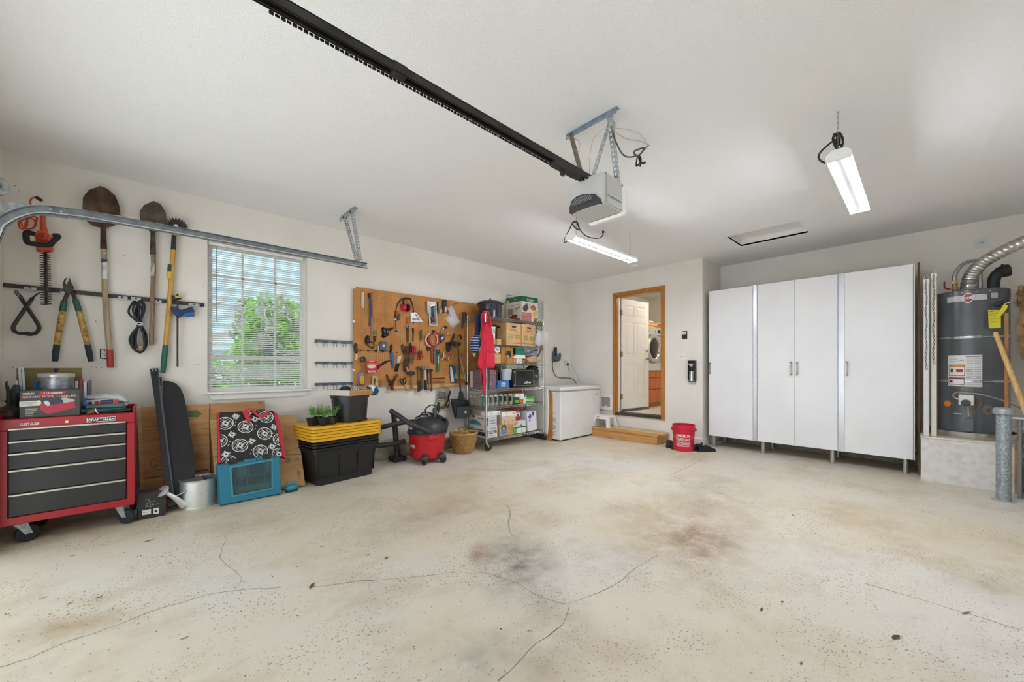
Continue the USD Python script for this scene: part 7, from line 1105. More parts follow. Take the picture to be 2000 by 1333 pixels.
# third shelf
z=Zt[3]
t = box('kraft_carton','plain kraft carton carrying two paper rolls on the third shelf',(3.642,4.3,1.333)[0],(3.807,4.3,1.336)[0],4.30,4.62,z,.145,KR)
for px,lab in ((962.5,'left white paper roll lying on the kraft carton'),(972.5,'right white paper roll lying on the kraft carton')):
    c = (3.647,4.3,1.453) if px<965 else (3.746,4.3,1.456); t = T('paper_roll',lab,'paper roll',(c[0],4.42,z+.146),group='paper rolls'); t.add('roll', mv(lathe([(.018,0),(.050,0),(.052,.005),(.052,.255),(.05,.26),(.018,.26),(.018,0)],26),rot(-PI/2,'x'),tr(c[0],4.31,z+.199)), LAB)
x0,x1 = (3.808,4.29,1.336)[0],(4.049,4.29,1.34)[0]; t = box('cutout_carton','ochre carton with a square black opening on the third shelf',x0,x1,4.29,4.6,z,.235,N('ochre_card',[(.3,'#a9762f'),(.7,'#bd8a41')],scale=5.,rough=.8)); w=x1-x0; t.add('opening', slab(sg.box(x0+w*.42,z+.09,x0+w*.8,z+.185),.002,FL_(4.29)), BLACK); t.add('scrap', puff([(x0+w*.40,z+.085),(x0+w*.6,z+.085),(x0+w*.7,z+.105),(x0+w*.5,z+.125),(x0+w*.42,z+.115)],.012,FL_(4.288)), M('#b9b3ae',.5))
x0,x1 = (4.065,4.29,1.222)[0],(4.322,4.29,1.223)[0]; w=x1-x0
t = box('white_carton','white carton with a red end on the third shelf',x0,x1,4.30,4.52,z+.075,.055,WB_); t.add('red_corner', bx(x0-.001,x0+w*.12,4.299,4.52,z+.11,z+.128), M('#a3313a',.5))
t = box('spice_tin','white round labelled tub under the white carton',x0+w*.28,x0+w*.72,4.30,4.42,z,.072,M('#dcd9dc',.5)); t.add('label', slab(sg.Point(x0+w*.5,z+.036).buffer(.025).difference(sg.Point(x0+w*.5,z+.036).buffer(.018)),.001,FL_(4.30)), M('#8a6f80',.5))
box('orange_carton','small orange and white carton under the left end of the white carton',x0+.002,x0+w*.24,4.30,4.42,z,.07,M('#c98a6a',.5)); box('brown_block','small brown wooden block right of the white tub',x0+w*.76,x0+w*.97,4.30,4.4,z,.055,M('#9a7544',.6))
t = box('green_box','bright green box standing on the white carton',(4.147,4.33,1.422)[0],(4.316,4.33,1.426)[0],4.33,4.45,z+.131,.125,M('#12795a',.45)); t.add('dark_side', bx((4.131,4.33,1.421)[0],(4.158,4.33,1.422)[0],4.335,4.45,z+.131,z+.25), M('#1a3a3c',.45))
t = T('grey_rag','crumpled grey cloth beside the green box','cloth',(4.451,4.36,1.405)); t.add('cloth', puff([(4.334,4.36,1.37),(4.381,4.36,1.428),(4.451,4.36,1.447),(4.51,4.36,1.415),(4.546,4.36,1.382),(4.427,4.36,1.363)] and [(4.334,1.362),(4.381,1.428),(4.451,1.447),(4.51,1.415),(4.559,1.374),(4.427,1.355)],.06,FL_(4.38),0,rough=.03), M('#6f6f7a',.8))
x0,x1=(4.377,4.31,1.304)[0],(4.591,4.31,1.307)[0]; t = box('low_carton','low open cardboard carton under the grey cloth',x0,x1,4.31,4.5,z,.10,KR); t.add('flap', mv(bx(x0-.03,x1+.05,4.20,4.31,0,.004),tr(0,0,z+.06),rot(.35,'x',(0,4.31,z+.06))), KR)
# fourth shelf
z=Zt[2]
t = T('white_sack','white printed paper sack at the left end of the fourth shelf','bag',((3.344,4.4,1.038)[0],4.45,z)); q=[(-4.76,1.167),(-4.471,1.168),(-4.471,0.905),(-4.76,0.893)]
t.add('sack', bx(3.525,3.66,4.36,4.70,z,z+.255,.012), M('#d5d1c8',.6)); G=FB_(3.525)
t.add('print', cat(slab(sg.box(-4.62,z+.10,-4.60,z+.19),.001,G),slab(sg.box(-4.62,z+.10,-4.56,z+.11),.001,G),slab(sg.box(-4.50,z+.12,-4.48,z+.2),.001,G),slab(sg.box(-4.50,z+.19,-4.44,z+.2),.001,G),slab(sg.box(-4.46,z+.12,-4.45,z+.16),.001,G)), M('#8a7268',.6), kind='stuff')
t = T('brown_boards','pair of reddish brown boards leaning on the fourth shelf','boards',(3.423,4.3,0.965)); 
for px,m in ((936,'#6a3a2c'),(941,'#4f3a24')): x=3.52 if px==936 else 3.56; t.add('board', bx(x,x+.02,4.285,4.33,z,z+.26,.002), M(m,.6))
t = box('patterned_box','red and grey patterned flat box standing on the fourth shelf',(3.508,4.29,1.037)[0],(3.707,4.29,1.033)[0],4.29,4.60,z,.275,look('maroon_pattern',{'g':('geometry',{}),'v':('voronoi_texture',{'scale':42.}),'r':('rgb_ramp',{'ramp':[(.1,C('#c9a8ae')),(.35,C('#8d5564')),(.6,C('#6d6473'))]}),'p':('principled_bsdf',{'roughness':.5})},[('g.position','v.vector'),('v.distance','r.fac'),('r.color','p.base_color')]))
t = T('clear_bucket','translucent milk white bucket with a raised dark handle','bucket',(3.962,4.34,0.987)); c=(3.989,4.37,1.065); zb_=z+.115; FW = FILM('milky_plastic','#cfd3dc',.85)
t.add('body', lathe([(0,zb_),(.082,zb_),(.100,zb_+.165),(.105,zb_+.168),(.100,zb_+.172),(.08,zb_+.01),(0,zb_+.008)],32,(c[0],4.40,0)), FW); t.add('handle', rods([(c[0]-.10,4.40,zb_+.16),(c[0]-.08,4.38,zb_+.235),(c[0],4.37,zb_+.262),(c[0]+.08,4.38,zb_+.235),(c[0]+.10,4.40,zb_+.16)],.006), M('#c2bfb6',.4)); t.add('swirl', cat(*[tube(spline([(c[0]-.05,4.312-.002*k,zb_+.05+.035*k),(c[0],4.303,zb_+.065+.035*k),(c[0]+.05,4.315,zb_+.09+.035*k)],4),.003,6) for k in range(3)]), M('#b3a9b6',.5), kind='stuff')
x0,x1=(3.722,4.29,0.957)[0],(3.969,4.29,0.95)[0]; t = box('blue_box','bright blue printed box under the milky bucket',x0,x1,4.29,4.52,z,.112,M('#2f6fc0',.4)); w=x1-x0; t.add('label', slab(sg.box(x0+w*.34,z+.025,x0+w*.68,z+.085),.001,FL_(4.29)), M('#c9cfae',.5)); t.add('label_mark', slab(sg.box(x0+w*.42,z+.04,x0+w*.6,z+.07),.0014,FL_(4.29)), M('#8a98a5',.5))
t = T('hose_loop','dark hanging hook and cable in front of the blue box','cable',(3.697,4.25,1.071))
for pts in ([(3.663,4.245,1.243),(3.683,4.245,1.169),(3.683,4.245,0.997),(3.703,4.245,0.907)],[(3.738,4.24,1.183),(3.759,4.24,1.108),(3.779,4.24,0.995)]): t.add('cable', rods(pts,.006), M('#22303a',.5))
t.add('carabiner', rods([(3.679,4.24,1.169),(3.709,4.24,1.213),(3.738,4.24,1.183),(3.719,4.24,1.139)],.005,closed=True,n=3), M('#2b3f48',.4))
t.add('ladle', tube(spline([(3.839,4.245,1.564),(3.849,4.245,1.412),(3.875,4.245,1.336),(3.855,4.245,1.275),(3.814,4.245,1.229)],5),.006,8), M('#3d2a26',.4)); t.add('ladle_tip', ball((3.871,4.24,1.359),.013,2), M('#b5b0ac',.3,.6))
x0,x1=(4.057,4.27,1.026)[0],(4.609,4.27,1.015)[0]; h=.278; t = T('microwave','black microwave oven with a big dark glass door','microwave',((x0+x1)/2,4.45,z)); w=x1-x0
t.add('body', bx(x0,x1,4.285,4.66,z,z+h,.006), BLACK); t.add('door', bx(x0+.012,x0+w*.76,4.272,4.285,z+.02,z+h-.01,.004), M('#17181a',.12)); F=FL_(4.272)
t.add('door_trim', slab(sg.box(x0+.014,z+.022,x0+w*.755,z+h-.012).difference(sg.box(x0+.022,z+.03,x0+w*.745,z+h-.02)),.002,F), M('#8d8a72',.35,.5)); t.add('brand_text', textbox('oliver',F,x0+w*.38,x0+w*.66,z+.055,z+.095,.001,True,.3), LAB)
t.add('control_panel', bx(x0+w*.775,x1-.006,4.274,4.285,z+.01,z+h-.005,.003), M('#2a2a2a',.35)); t.add('dial', mv(lathe([(0,0),(.028,0),(.025,.016),(0,.018)],20),fr((x0+w*.87,4.274,z+h*.62),(1,0,0),(0,0,1))), M('#9aa6ad',.25,.6)); t.add('panel_frame', slab(sg.box(x0+w*.80,z+.02,x0+w*.95,z+h*.35).difference(sg.box(x0+w*.815,z+.03,x0+w*.935,z+h*.33)),.002,FL_(4.274)), M('#a09a78',.4,.4)); t.add('button', bx(x0+w*.84,x0+w*.9,4.268,4.274,z+.04,z+.07,.002), M('#6f604a',.4))
for zz in (z+.025,z+h-.045): t.add('hinge', bx(x0+.0,x0+.012,4.268,4.285,zz,zz+.02), M('#d0cdc5',.4))
t = T('black_bowl','dark domed lid lying on top of the microwave','lid',(x0+w*.85,4.42,z+h)); t.add('dome', puff([(x0+w*.68,z+h+.002),(x0+w*.98,z+h+.002),(x0+w*.97,z+h+.04),(x0+w*.88,z+h+.075),(x0+w*.80,z+h+.05)],.16,FL_(4.40),0), M('#2a2529',.5))
# fifth shelf: jars and small boxes
z=Zt[1]
t = T('glass_jar','clear glass mason jar with a pale lid, leftmost of the front row of jars','jar',(3.55,4.33,z),0,'mason jars on the fifth shelf',local=True)
JG = look('jar_glass',{'t':('transparent_bsdf',{'color':C('#e4ebe6')}),'s':('principled_bsdf',{'base_color':C('#cfd5d0'),'roughness':.08}),'f':('layer_weight',{'blend':.45}),'mx':('mix_closure',{})},[('f.facing','mx.fac'),('t.BSDF','mx.closure1'),('s.BSDF','mx.closure2')],surface='mx.closure')
t.add('glass', lathe([(0,0),(.036,0),(.041,.006),(.041,.115),(.030,.138),(.030,.15)],24), JG); t.add('lid', lathe([(.0335,.139),(.0335,.154),(.030,.157),(0,.157)],20), M('#cfc9b9',.3,.5)); t.add('contents', lathe([(0,.004),(.037,.004),(.037,.05),(0,.055)],18), M('#b9a58e',.7))
jl = ('second','third','fourth','fifth','sixth','rightmost')
for k,px in enumerate((959,967,976,985,994)):
    p = ((3.638,4.33,0.733),(3.727,4.33,0.728),(3.823,4.33,0.722),(3.916,4.33,0.717),(4.017,4.33,0.712))[k]; t.copy((p[0],4.335,z),.3*k,'clear glass mason jar, %s from the left in the front row of jars'%(jl[k] if k<4 else 'last'))
for k in range(4): t.copy((3.62+.12*k,4.50,z),.5*k,'clear glass mason jar in the back row behind the front jars, %s from the left'%('first','second','third','fourth')[k])
t = box('foil_boxes','row of small worn cartons at the left end of the fifth shelf',3.52,3.60,4.40,4.70,z,.12,N('worn_card',[(.3,'#8a7a6c'),(.7,'#b5a596')],scale=20.,rough=.7)); t.add('green_edge', bx(3.518,3.60,4.385,4.40,z,z+.12), M('#5f9a80',.5)); 
for k,y in enumerate((4.47,4.56,4.64)): t.add('lid', bx(3.52,3.58,y,y+.055,z+.121,z+.135,.003), M('#d0cfc8',.4))
t = box('white_packet','white carton resting on the green boxes of the fifth shelf',(4.103,4.33,0.802)[0],(4.293,4.33,0.793)[0],4.30,4.45,z+.10,.055,WB_); t.add('mark', slab(sg.box((4.192,4.33,0.798)[0],z+.115,(4.198,4.33,0.797)[0],z+.145),.001,FL_(4.30)), M('#6d6d78',.5))
x0,x1=(4.044,4.29,0.712)[0],(4.208,4.29,0.703)[0]; t = box('green_carton','dark green printed carton behind the orange packet',x0,x1,4.30,4.5,z,.098,M('#234d26',.45)); t.add('light_label', slab(sg.box(x0+.06,z+.02,x1-.01,z+.06),.001,FL_(4.30)), M('#7fae54',.5))
t = box('orange_packet','orange and white packet between the two green cartons',(4.189,4.27,0.705)[0],(4.256,4.27,0.702)[0],4.275,4.4,z,.105,M('#c06a3c',.5)); t.add('white_top', bx((4.189,4.27,0.705)[0]-.001,(4.256,4.27,0.702)[0]+.001,4.274,4.4,z+.075,z+.106), LAB)
x0,x1=(4.313,4.27,0.698)[0],(4.5,4.27,0.688)[0]; t = box('green_tea_box','bright green and white printed box at the right of the fifth shelf',x0,x1,4.275,4.45,z,.10,M('#4f9e46',.45)); F=FL_(4.275); t.add('pale_band', slab(sg.box(x0+.01,z+.035,x1-.01,z+.062),.001,F), M('#dbe8c8',.5)); t.add('print', textbox('GREEN',F,x0+.02,x1-.02,z+.04,z+.057,.0014,True), M('#2f6a35',.5)); t.add('white_side', bx((4.262,4.27,0.701)[0],x0,4.28,4.4,z,z+.095,.002), M('#d5dde0',.5)); t.add('bird_mark', ball((x0+.03,4.31,z+.108),.013,1), LAB)
# bottom shelf
z=Zt[0]; NV = M('#2a3358',.5); TLP = M('#3f87a8',.5)
def dbox(label,x0,x1,z0,h): 
    t = box('diaper_box',label,x0,x1,4.29,4.69,z0,h,M('#d3d0cb',.5)); w=x1-x0; F=FL_(4.29); G=FB_(x0)
    t.add('yellow_edge', bx(x0-.0008,x0+.004,4.2892,4.31,z0,z0+h), M('#d6cf9a',.5)); return t,w,F,G
x0,x1=3.512,(3.727,4.29,0.277)[0]
t,w,F,G=dbox('lower white and blue printed baby goods carton at the left of the bottom shelf',x0,x1,z,.170)
t.add('logo_bar', slab(sg.box(x0+w*.28,z+.06,x0+w*.92,z+.105),.001,F), M('#2f3140',.5)); t.add('logo_text', textbox('HONEST',F,x0+w*.32,x0+w*.88,z+.067,z+.098,.0015,True), LAB); t.add('blue_figure', slab([(x0+.01,z+.03),(x0+w*.2,z+.03),(x0+w*.22,z+.1),(x0+w*.1,z+.13),(x0+.01,z+.11)],.001,F), TLP); t.add('text_line', slab(sg.box(x0+w*.35,z+.125,x0+w*.85,z+.145),.001,F), M('#9aa3c0',.5)); t.add('text_line', slab(sg.box(x0+w*.3,z+.03,x0+w*.7,z+.038),.001,F), M('#8fa5c0',.5))
t.add('side_bar', slab(sg.box(-4.55,z+.03,-4.31,z+.085),.001,G), NV); t.add('side_blue', slab([(-4.68,z+.02),(-4.58,z+.02),(-4.56,z+.10),(-4.62,z+.14),(-4.68,z+.12)],.001,G), TLP); t.add('side_line', slab(sg.box(-4.55,z+.105,-4.35,z+.12),.001,G), M('#8a4a5a',.5))
z2=z+.171; t,w,F,G=dbox('upper white printed baby goods carton with a teal clad figure on its side',x0,x1-.01,z2,.150)
t.add('logo_text', textbox('huggies',F,x0+w*.28,x0+w*.92,z2+.065,z2+.10,.0012,True,.15), M('#5f7fa8',.5)); t.add('text_line', slab(sg.box(x0+w*.3,z2+.035,x0+w*.9,z2+.048),.001,F), M('#7f93b0',.5)); t.add('figure', slab([(x0+.01,z2+.01),(x0+w*.2,z2+.01),(x0+w*.18,z2+.08),(x0+w*.08,z2+.09)],.001,F), TLP); t.add('figure_head', slab(sg.Point(x0+w*.12,z2+.105).buffer(.02),.001,F), M('#3f3a42',.5)); t.add('text_line', slab(sg.box(x0+w*.45,z2+.115,x0+w*.85,z2+.125),.001,F), M('#8d93a0',.5))
t.add('side_figure', slab([(-4.67,z2+.01),(-4.40,z2+.01),(-4.44,z2+.05),(-4.52,z2+.075),(-4.60,z2+.085),(-4.66,z2+.05)],.001,G), M('#3d7f96',.5)); t.add('side_head', slab(sg.Point(-4.585,z2+.11).buffer(.026),.0012,G), M('#c79a86',.5)); t.add('side_hair', slab(sg.Point(-4.585,z2+.124).buffer(.026).intersection(sg.box(-4.7,z2+.115,-4.4,z2+.2)),.0015,G), M('#4a2f33',.5)); t.add('side_line', slab(sg.box(-4.50,z2+.1,-4.34,z2+.112),.001,G), M('#a0664f',.5))
t = box('white_tray_box','long flat white carton lying across the baby goods cartons',x0+.02,(3.774,4.28,0.524)[0],4.285,4.6,z2+.152,.062,WB_); x9=(3.605,4.28,0.537)[0]; t.add('handle_slot', slab(sg.box(x9-.003,z2+.168,x9+.003,z2+.20),.001,FL_(4.285)), M('#6f7884',.5)); t.add('stamp', slab(sg.box(x9+.12,z2+.17,x9+.145,z2+.195),.001,FL_(4.285)), M('#7d84a0',.5))
t = box('brown_long_box','long brown carton with dark spots on the left side of the bottom shelf',3.505,3.53,4.42,4.66,z2+.152,.075,M('#a08f7c',.7))
for k in range(3): t.add('spot', slab(sg.Point(-4.61+.06*k,z2+.19).buffer(.01),.001,FB_(3.505)), M('#4f4438',.6))
xa,xb=(3.772,4.29,0.272)[0],(4.044,4.29,0.242)[0]; t = box('coffee_carton','kraft carton with a black arch and blue panel print',xa,xb,4.29,4.6,z,.165,KR); w=xb-xa; F=FL_(4.29); t.add('arch', slab(sg.Point(xa+w*.30,z+.115).buffer(.055),.001,F), M('#27262a',.5)); t.add('flame', slab([(xa+w*.2,z+.12),(xa+w*.28,z+.155),(xa+w*.36,z+.13),(xa+w*.42,z+.12)],.0015,F), M('#b98a54',.5)); t.add('arch_text', textbox('PEET',F,xa+w*.15,xa+w*.45,z+.10,z+.118,.0016,True), M('#cfd6d6',.5)); t.add('blue_panel', slab(sg.box(xa+w*.06,z+.015,xa+w*.54,z+.095),.0012,F), M('#6f9cb8',.5))
t.add('panel_text', cat(textbox('BOLD',F,xa+w*.1,xa+w*.5,z+.065,z+.085,.002,True),textbox('COFFEE',F,xa+w*.1,xa+w*.5,z+.035,z+.055,.002,True)), M('#2b3f55',.5), kind='stuff'); t.add('white_tick', slab(strip2([(xa+w*.66,z+.075),(xa+w*.76,z+.05)],.012),.001,F), LAB); t.add('texture_patch', slab(sg.box(xa+w*.6,z+.01,xa+w*.98,z+.15),.0006,F), M('#c08d4c',.8))
t = box('kraft_print_carton','pale kraft carton with scattered print above the coffee carton',(3.803,4.29,0.436)[0],(4.092,4.29,0.41)[0],4.28,4.58,z+.167,.118,M('#d0b896',.7)); xq=(3.803,4.29,0.436)[0]
for k in range(9): a,b=rnd.uniform(.02,.24),rnd.uniform(.015,.095); t.add('print_patch', slab(sg.Point(xq+a,z+.167+b).buffer(rnd.uniform(.006,.014),quad_segs=3),.001,FL_(4.28)), M(('#a98a8a','#8fa09a','#b98a5c')[k%3],.6))
t = box('white_flat_box','flat white carton on top of the scattered print carton',(3.803,4.29,0.551)[0],(4.092,4.29,0.528)[0],4.275,4.55,z+.287,.068,WB_); x9=(3.901,4.29,0.543)[0]; t.add('handle_slot', slab(sg.box(x9-.003,z+.303,x9+.003,z+.338),.001,FL_(4.275)), M('#6f7884',.5)); t.add('stamp', slab(sg.box(x9+.13,z+.31,x9+.155,z+.335),.001,FL_(4.275)), M('#7d84a0',.5))
xa,xb=(4.098,4.29,0.488)[0],(4.208,4.29,0.479)[0]; t = box('red_carton','red and white upright carton on the bottom shelf',xa,xb,4.30,4.4,z+.20,.16,M('#a82b36',.45)); t.add('white_panel', slab(sg.box(xa+.008,z+.265,xb-.008,z+.32),.001,FL_(4.30)), LAB); t.add('dark_mark', slab([(xa+.03,z+.28),(xa+.05,z+.30),(xb-.02,z+.285),(xb-.04,z+.272)],.0015,FL_(4.30)), M('#2a2530',.5)); t.add('title', textbox('MAX',FL_(4.30),xa+.012,xb-.02,z+.33,z+.35,.001,True), M('#e0a0a0',.5))
xa,xb=(4.055,4.29,0.343)[0],(4.322,4.29,0.316)[0]; t = box('pale_printed_box','white box with orange and blue print above the green box',xa,xb,4.29,4.5,z+.105,.092,M('#d6d3cc',.5)); t.add('orange_print', slab([(xa+.01,z+.12),(xa+.09,z+.15),(xa+.08,z+.185),(xa+.01,z+.18)],.001,FL_(4.29)), M('#c09a64',.5)); t.add('blue_print', slab([(xa+.12,z+.115),(xa+.2,z+.115),(xa+.16,z+.14)],.001,FL_(4.29)), M('#4a6f9a',.5))
t = box('green_white_box','bright green box with a white front panel on the bottom shelf',xa-.005,xb,4.285,4.5,z,.102,M('#58ad58',.45)); t.add('white_panel', slab(sg.box(xa+.06,z+.008,xb-.006,z+.085),.001,FL_(4.285)), M('#d9e4da',.5)); t.add('panel_line', slab(sg.box((xa+xb)/2+.03,z+.02,(xa+xb)/2+.034,z+.08),.0014,FL_(4.285)), M('#3a5a42',.5)); t.add('teal_top', bx(xa+.02,xb,4.284,4.5,z+.090,z+.1025), M('#1f5f58',.5))
xa,xb=(4.362,4.29,0.369)[0],(4.576,4.29,0.349)[0]; t = T('white_appliance_box','tall white box with purple print at the right of the bottom shelf','box',((xa+xb)/2,4.4,z)); Mx=rot(-.06,'y',((xa+xb)/2,4.4,z)); t.add('carton', mv(bx(xa,xb,4.285,4.55,z+.012,z+.32,.003),Mx), M('#dedce2',.45)); F=Mx@FL_(4.285); t.add('purple_print', slab([(xa+.02,z+.25),(xa+.08,z+.29),(xa+.10,z+.24),(xa+.05,z+.20)],.001,F), M('#6a5096',.5)); t.add('purple_print', slab([(xa+.03,z+.19),(xa+.09,z+.20),(xa+.05,z+.16)],.001,F), M('#7a62a0',.5)); t.add('dark_print', slab([(xa+.10,z+.31),(xa+.16,z+.315),(xa+.15,z+.25),(xa+.12,z+.255)],.001,F), M('#3a3f52',.5))
box('back_panel','brown hardboard sheet standing behind the lower shelves',4.2,4.68,4.735,4.75,0.002,.82,N('brown_sheet',[(.3,'#9a6a2c'),(.7,'#b38040')],scale=5.,rough=.6),'panel')
# hanging on the shelving
AP = N('apron_red',[(.3,'#b3152f'),(.7,'#cf1d3b')],scale=9.,rough=.75)
t = T('red_apron','red kitchen apron hanging by its neck loop from the front of the shelving','apron',(3.463,4.2,1.401)); ya=4.215; FA=FL_(ya)
def fold(u,v): return .012*math.sin(u*62.)+.012*math.sin(u*23.+1.)
t.add('bib', dish([(3.379,1.971),(3.435,1.998),(3.51,1.874),(3.538,1.811),(3.567,1.623),(3.596,1.404),(3.615,1.199),(3.519,1.184),(3.425,1.199),(3.37,1.17),(3.325,1.199),(3.298,1.227),(3.316,1.326),(3.352,1.469),(3.37,1.755)],lambda u,v:fold(u,v),.006,FA,.018), AP, smooth=60); t.add('pocket', dish([(3.453,1.401),(3.596,1.397),(3.615,1.221),(3.463,1.213)],lambda u,v:fold(u,v)+.006,.004,FA,.02), M('#d02444',.75), smooth=60)
t.add('strap', dish([(3.389,1.242),(3.435,1.242),(3.444,1.026),(3.444,0.824),(3.398,0.826),(3.389,1.005)],lambda u,v:.012*math.sin(v*20),.006,FA,.02), AP, smooth=60); t.add('neck_loop', rods([(3.366,4.195,1.755),(3.348,4.195,1.896),(3.385,4.195,1.963),(3.44,4.195,1.99),(3.496,4.195,1.96),(3.515,4.195,1.874),(3.524,4.195,1.781)],.010,sides=8), AP); t.add('strap', dish([(3.351,1.184),(3.378,1.184),(3.406,1.076),(3.424,0.954),(3.397,0.955),(3.369,1.056)],lambda u,v:.004,.004,FL_(4.235),.02), M('#a8132c',.75))
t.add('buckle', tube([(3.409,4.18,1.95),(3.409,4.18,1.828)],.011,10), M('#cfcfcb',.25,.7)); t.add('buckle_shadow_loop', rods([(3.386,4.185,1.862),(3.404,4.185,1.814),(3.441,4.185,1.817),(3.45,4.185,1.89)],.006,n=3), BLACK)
MT = look('striped_mitt',{'g':('geometry',{}),'s':('separate_xyz',{}),'m1':('math',{'math_type':'multiply','value2':28.}),'f':('math',{'math_type':'fraction'}),'r':('rgb_ramp',{'ramp':[(.26,C('#aebbd6')),(.32,C('#1c2a56'))]}),'p':('principled_bsdf',{'roughness':.8})},[('g.position','s.vector'),('s.z','m1.value1'),('m1.value','f.value1'),('f.value','r.fac'),('r.color','p.base_color')])
t = T('oven_mitt','navy striped quilted mitt hanging at the left end of the shelving','oven mitt',(3.331,4.3,1.76)); t.add('mitt', puff([(3.295,1.636),(3.376,1.655),(3.413,1.606),(3.423,1.519),(3.386,1.445),(3.34,1.4),(3.286,1.406),(3.25,1.469),(3.237,1.554)],.06,FL_(4.31),0,back=.4,R=.05), MT); t.add('cuff', puff([(3.366,1.966),(3.449,1.974),(3.449,1.769),(3.421,1.636),(3.329,1.646),(3.348,1.798)],.03,FL_(4.33),0), M('#1d2c55',.8)); t.add('pale_tail', puff([(3.293,1.407),(3.357,1.408),(3.339,1.343),(3.302,1.349)],.015,FL_(4.32),0), M('#a9a48e',.8))
t = T('clear_pouch','clear empty plastic pouch hanging at the right end of the shelving','pouch',(4.631,4.2,1.679)); t.add('pouch', puff([(4.521,1.788),(4.643,1.808),(4.781,1.771),(4.793,1.569),(4.594,1.557),(4.45,1.58)],.05,FL_(4.22),0,rough=.01,back=.3), FILM('pouch_film','#d9dade',.4,.15)); t.add('lower_seam', rods([(4.439,4.19,1.579),(4.583,4.19,1.556),(4.782,4.19,1.569)],.003), FILM('pouch_film','#d9dade',.4,.15))
t = T('camouflage_straps','camouflage webbing straps with black buckles tied to the shelf corner','straps',(4.543,4.22,1.84)); CM = N('camo',[(.35,'#2c2f22'),(.5,'#6f6a4a'),(.65,'#a99d74')],scale=60.,rough=.8)
for pts in ([(4.436,4.22,1.946),(4.507,4.22,1.895),(4.567,4.22,1.842)],[(4.543,4.22,1.939),(4.579,4.22,1.892),(4.604,4.22,1.836),(4.628,4.22,1.788)],[(4.466,4.215,1.867),(4.538,4.215,1.823),(4.61,4.215,1.786)],[(4.58,4.21,1.941),(4.605,4.21,1.877),(4.58,4.21,1.801)]): t.add('strap', tube(spline(pts,4),.012,6,flat=.5), CM)
t = T('tan_bow','tan and olive strap with a knotted end at the right corner post','strap',(4.579,4.22,1.43)); t.add('knot', ball((4.616,4.22,1.513),.035,2,(1,.7,1.2)), N('olive_tan',[(.35,'#4a3c22'),(.65,'#8f7a48')],scale=60.,rough=.8)); t.add('strap', tube(spline([(4.591,4.22,1.48),(4.555,4.22,1.412),(4.507,4.22,1.362)],4),.016,8,flat=.4), M('#4c3f2c',.8))
# ironing board edge and leaning wooden top between the shelving and the freezer
t = T('white_board','white narrow board standing between the shelving and the freezer','board',(4.76,4.5,0)); t.add('board', slab([( -4.70,.09),(-4.22,.09),(-4.205,.3),(-4.20,.55),(-4.22,.84),(-4.70,.88)],.018,FB_(4.765)), M('#dedbd4',.5)); t.add('edge_trim', rods([(4.756,4.22,.12),(4.756,4.205,.3),(4.756,4.20,.55),(4.756,4.22,.84)],.010), M('#eceae4',.5)); t.add('feet', bx(4.745,4.767,4.3,4.6,0,.09), M('#3a3a3c',.5))
t = T('wooden_tabletop','amber varnished wooden tabletop standing on edge beside the freezer','tabletop',(4.79,4.45,0)); t.add('top', slab(rrect(-4.70,-4.14,0,.80,.05),.022,FB_(4.795)), N('amber_wood',[(.3,'#a35f1c'),(.5,'#bd7a2c'),(.7,'#cf9040')],scale=5.,stretch=(7,7,.7),rough=.35,detail=5.))

# ---------------------------------------------------------------- freezer, step, bucket, shoes
FW_ = N('freezer_white',[(.3,'#dcdcda'),(.7,'#e8e8e6')],scale=3.,rough=.35)
fx0,fx1,fy0,fy1 = 4.80,5.90,3.98,4.70
t = T('chest_freezer','white chest freezer standing in the corner','freezer',(5.35,4.34,0))
t.add('cabinet', bx(fx0,fx1,fy0,fy1,.02,.795,.012), FW_); t.add('lid', bx(fx0-.01,fx1+.005,fy0-.015,fy1,.815,.872,.012), FW_); t.add('gasket', bx(fx0+.01,fx1-.01,fy0+.01,fy1-.01,.794,.816), M('#b5b1a8',.6)); t.add('feet', bx(fx0+.03,fx1-.03,fy0+.03,fy1-.03,0,.021), BLACK)
t.add('brand_badge', bx(fx1-.11,fx1-.06,fy0-.002,fy0,.715,.728), M('#5a5f66',.4,.4)); t.add('lid_latch', cyl(((fx0+fx1)/2,fy0-.02,.845),.008,.008,10,'y'), M('#a9a9a6',.4))
for k,z in enumerate((.10,.125,.15,.30,.325,.35)): t.add('vent_slot', bx(fx0-.002,fx0,fy0+.10,fy0+.27,z,z+.009), M('#7f8489',.5))
t.add('control_dial', mv(lathe([(0,0),(.026,0),(.022,.014),(0,.016)],20),fr((fx0,fy0+.14,.225),(0,-1,0),(0,0,1))), M('#b9bcc0',.35)); t.add('dial_ring', mv(lathe([(.028,0),(.034,0),(.034,.002),(.028,.002)],20),fr((fx0,fy0+.14,.225),(0,-1,0),(0,0,1))), M('#77797d',.4)); t.add('rating_print', textbox('KGS',FB_(fx0),-fy0-.20,-fy0-.11,.43,.47,.001), M('#a2a5a8',.5))
t = T('wall_charger','dark grey wall pocket holding black and white gadgets with a hanging cord','wall pocket',(5.65,4.77,1.423)); o=(1060,660,11.107)
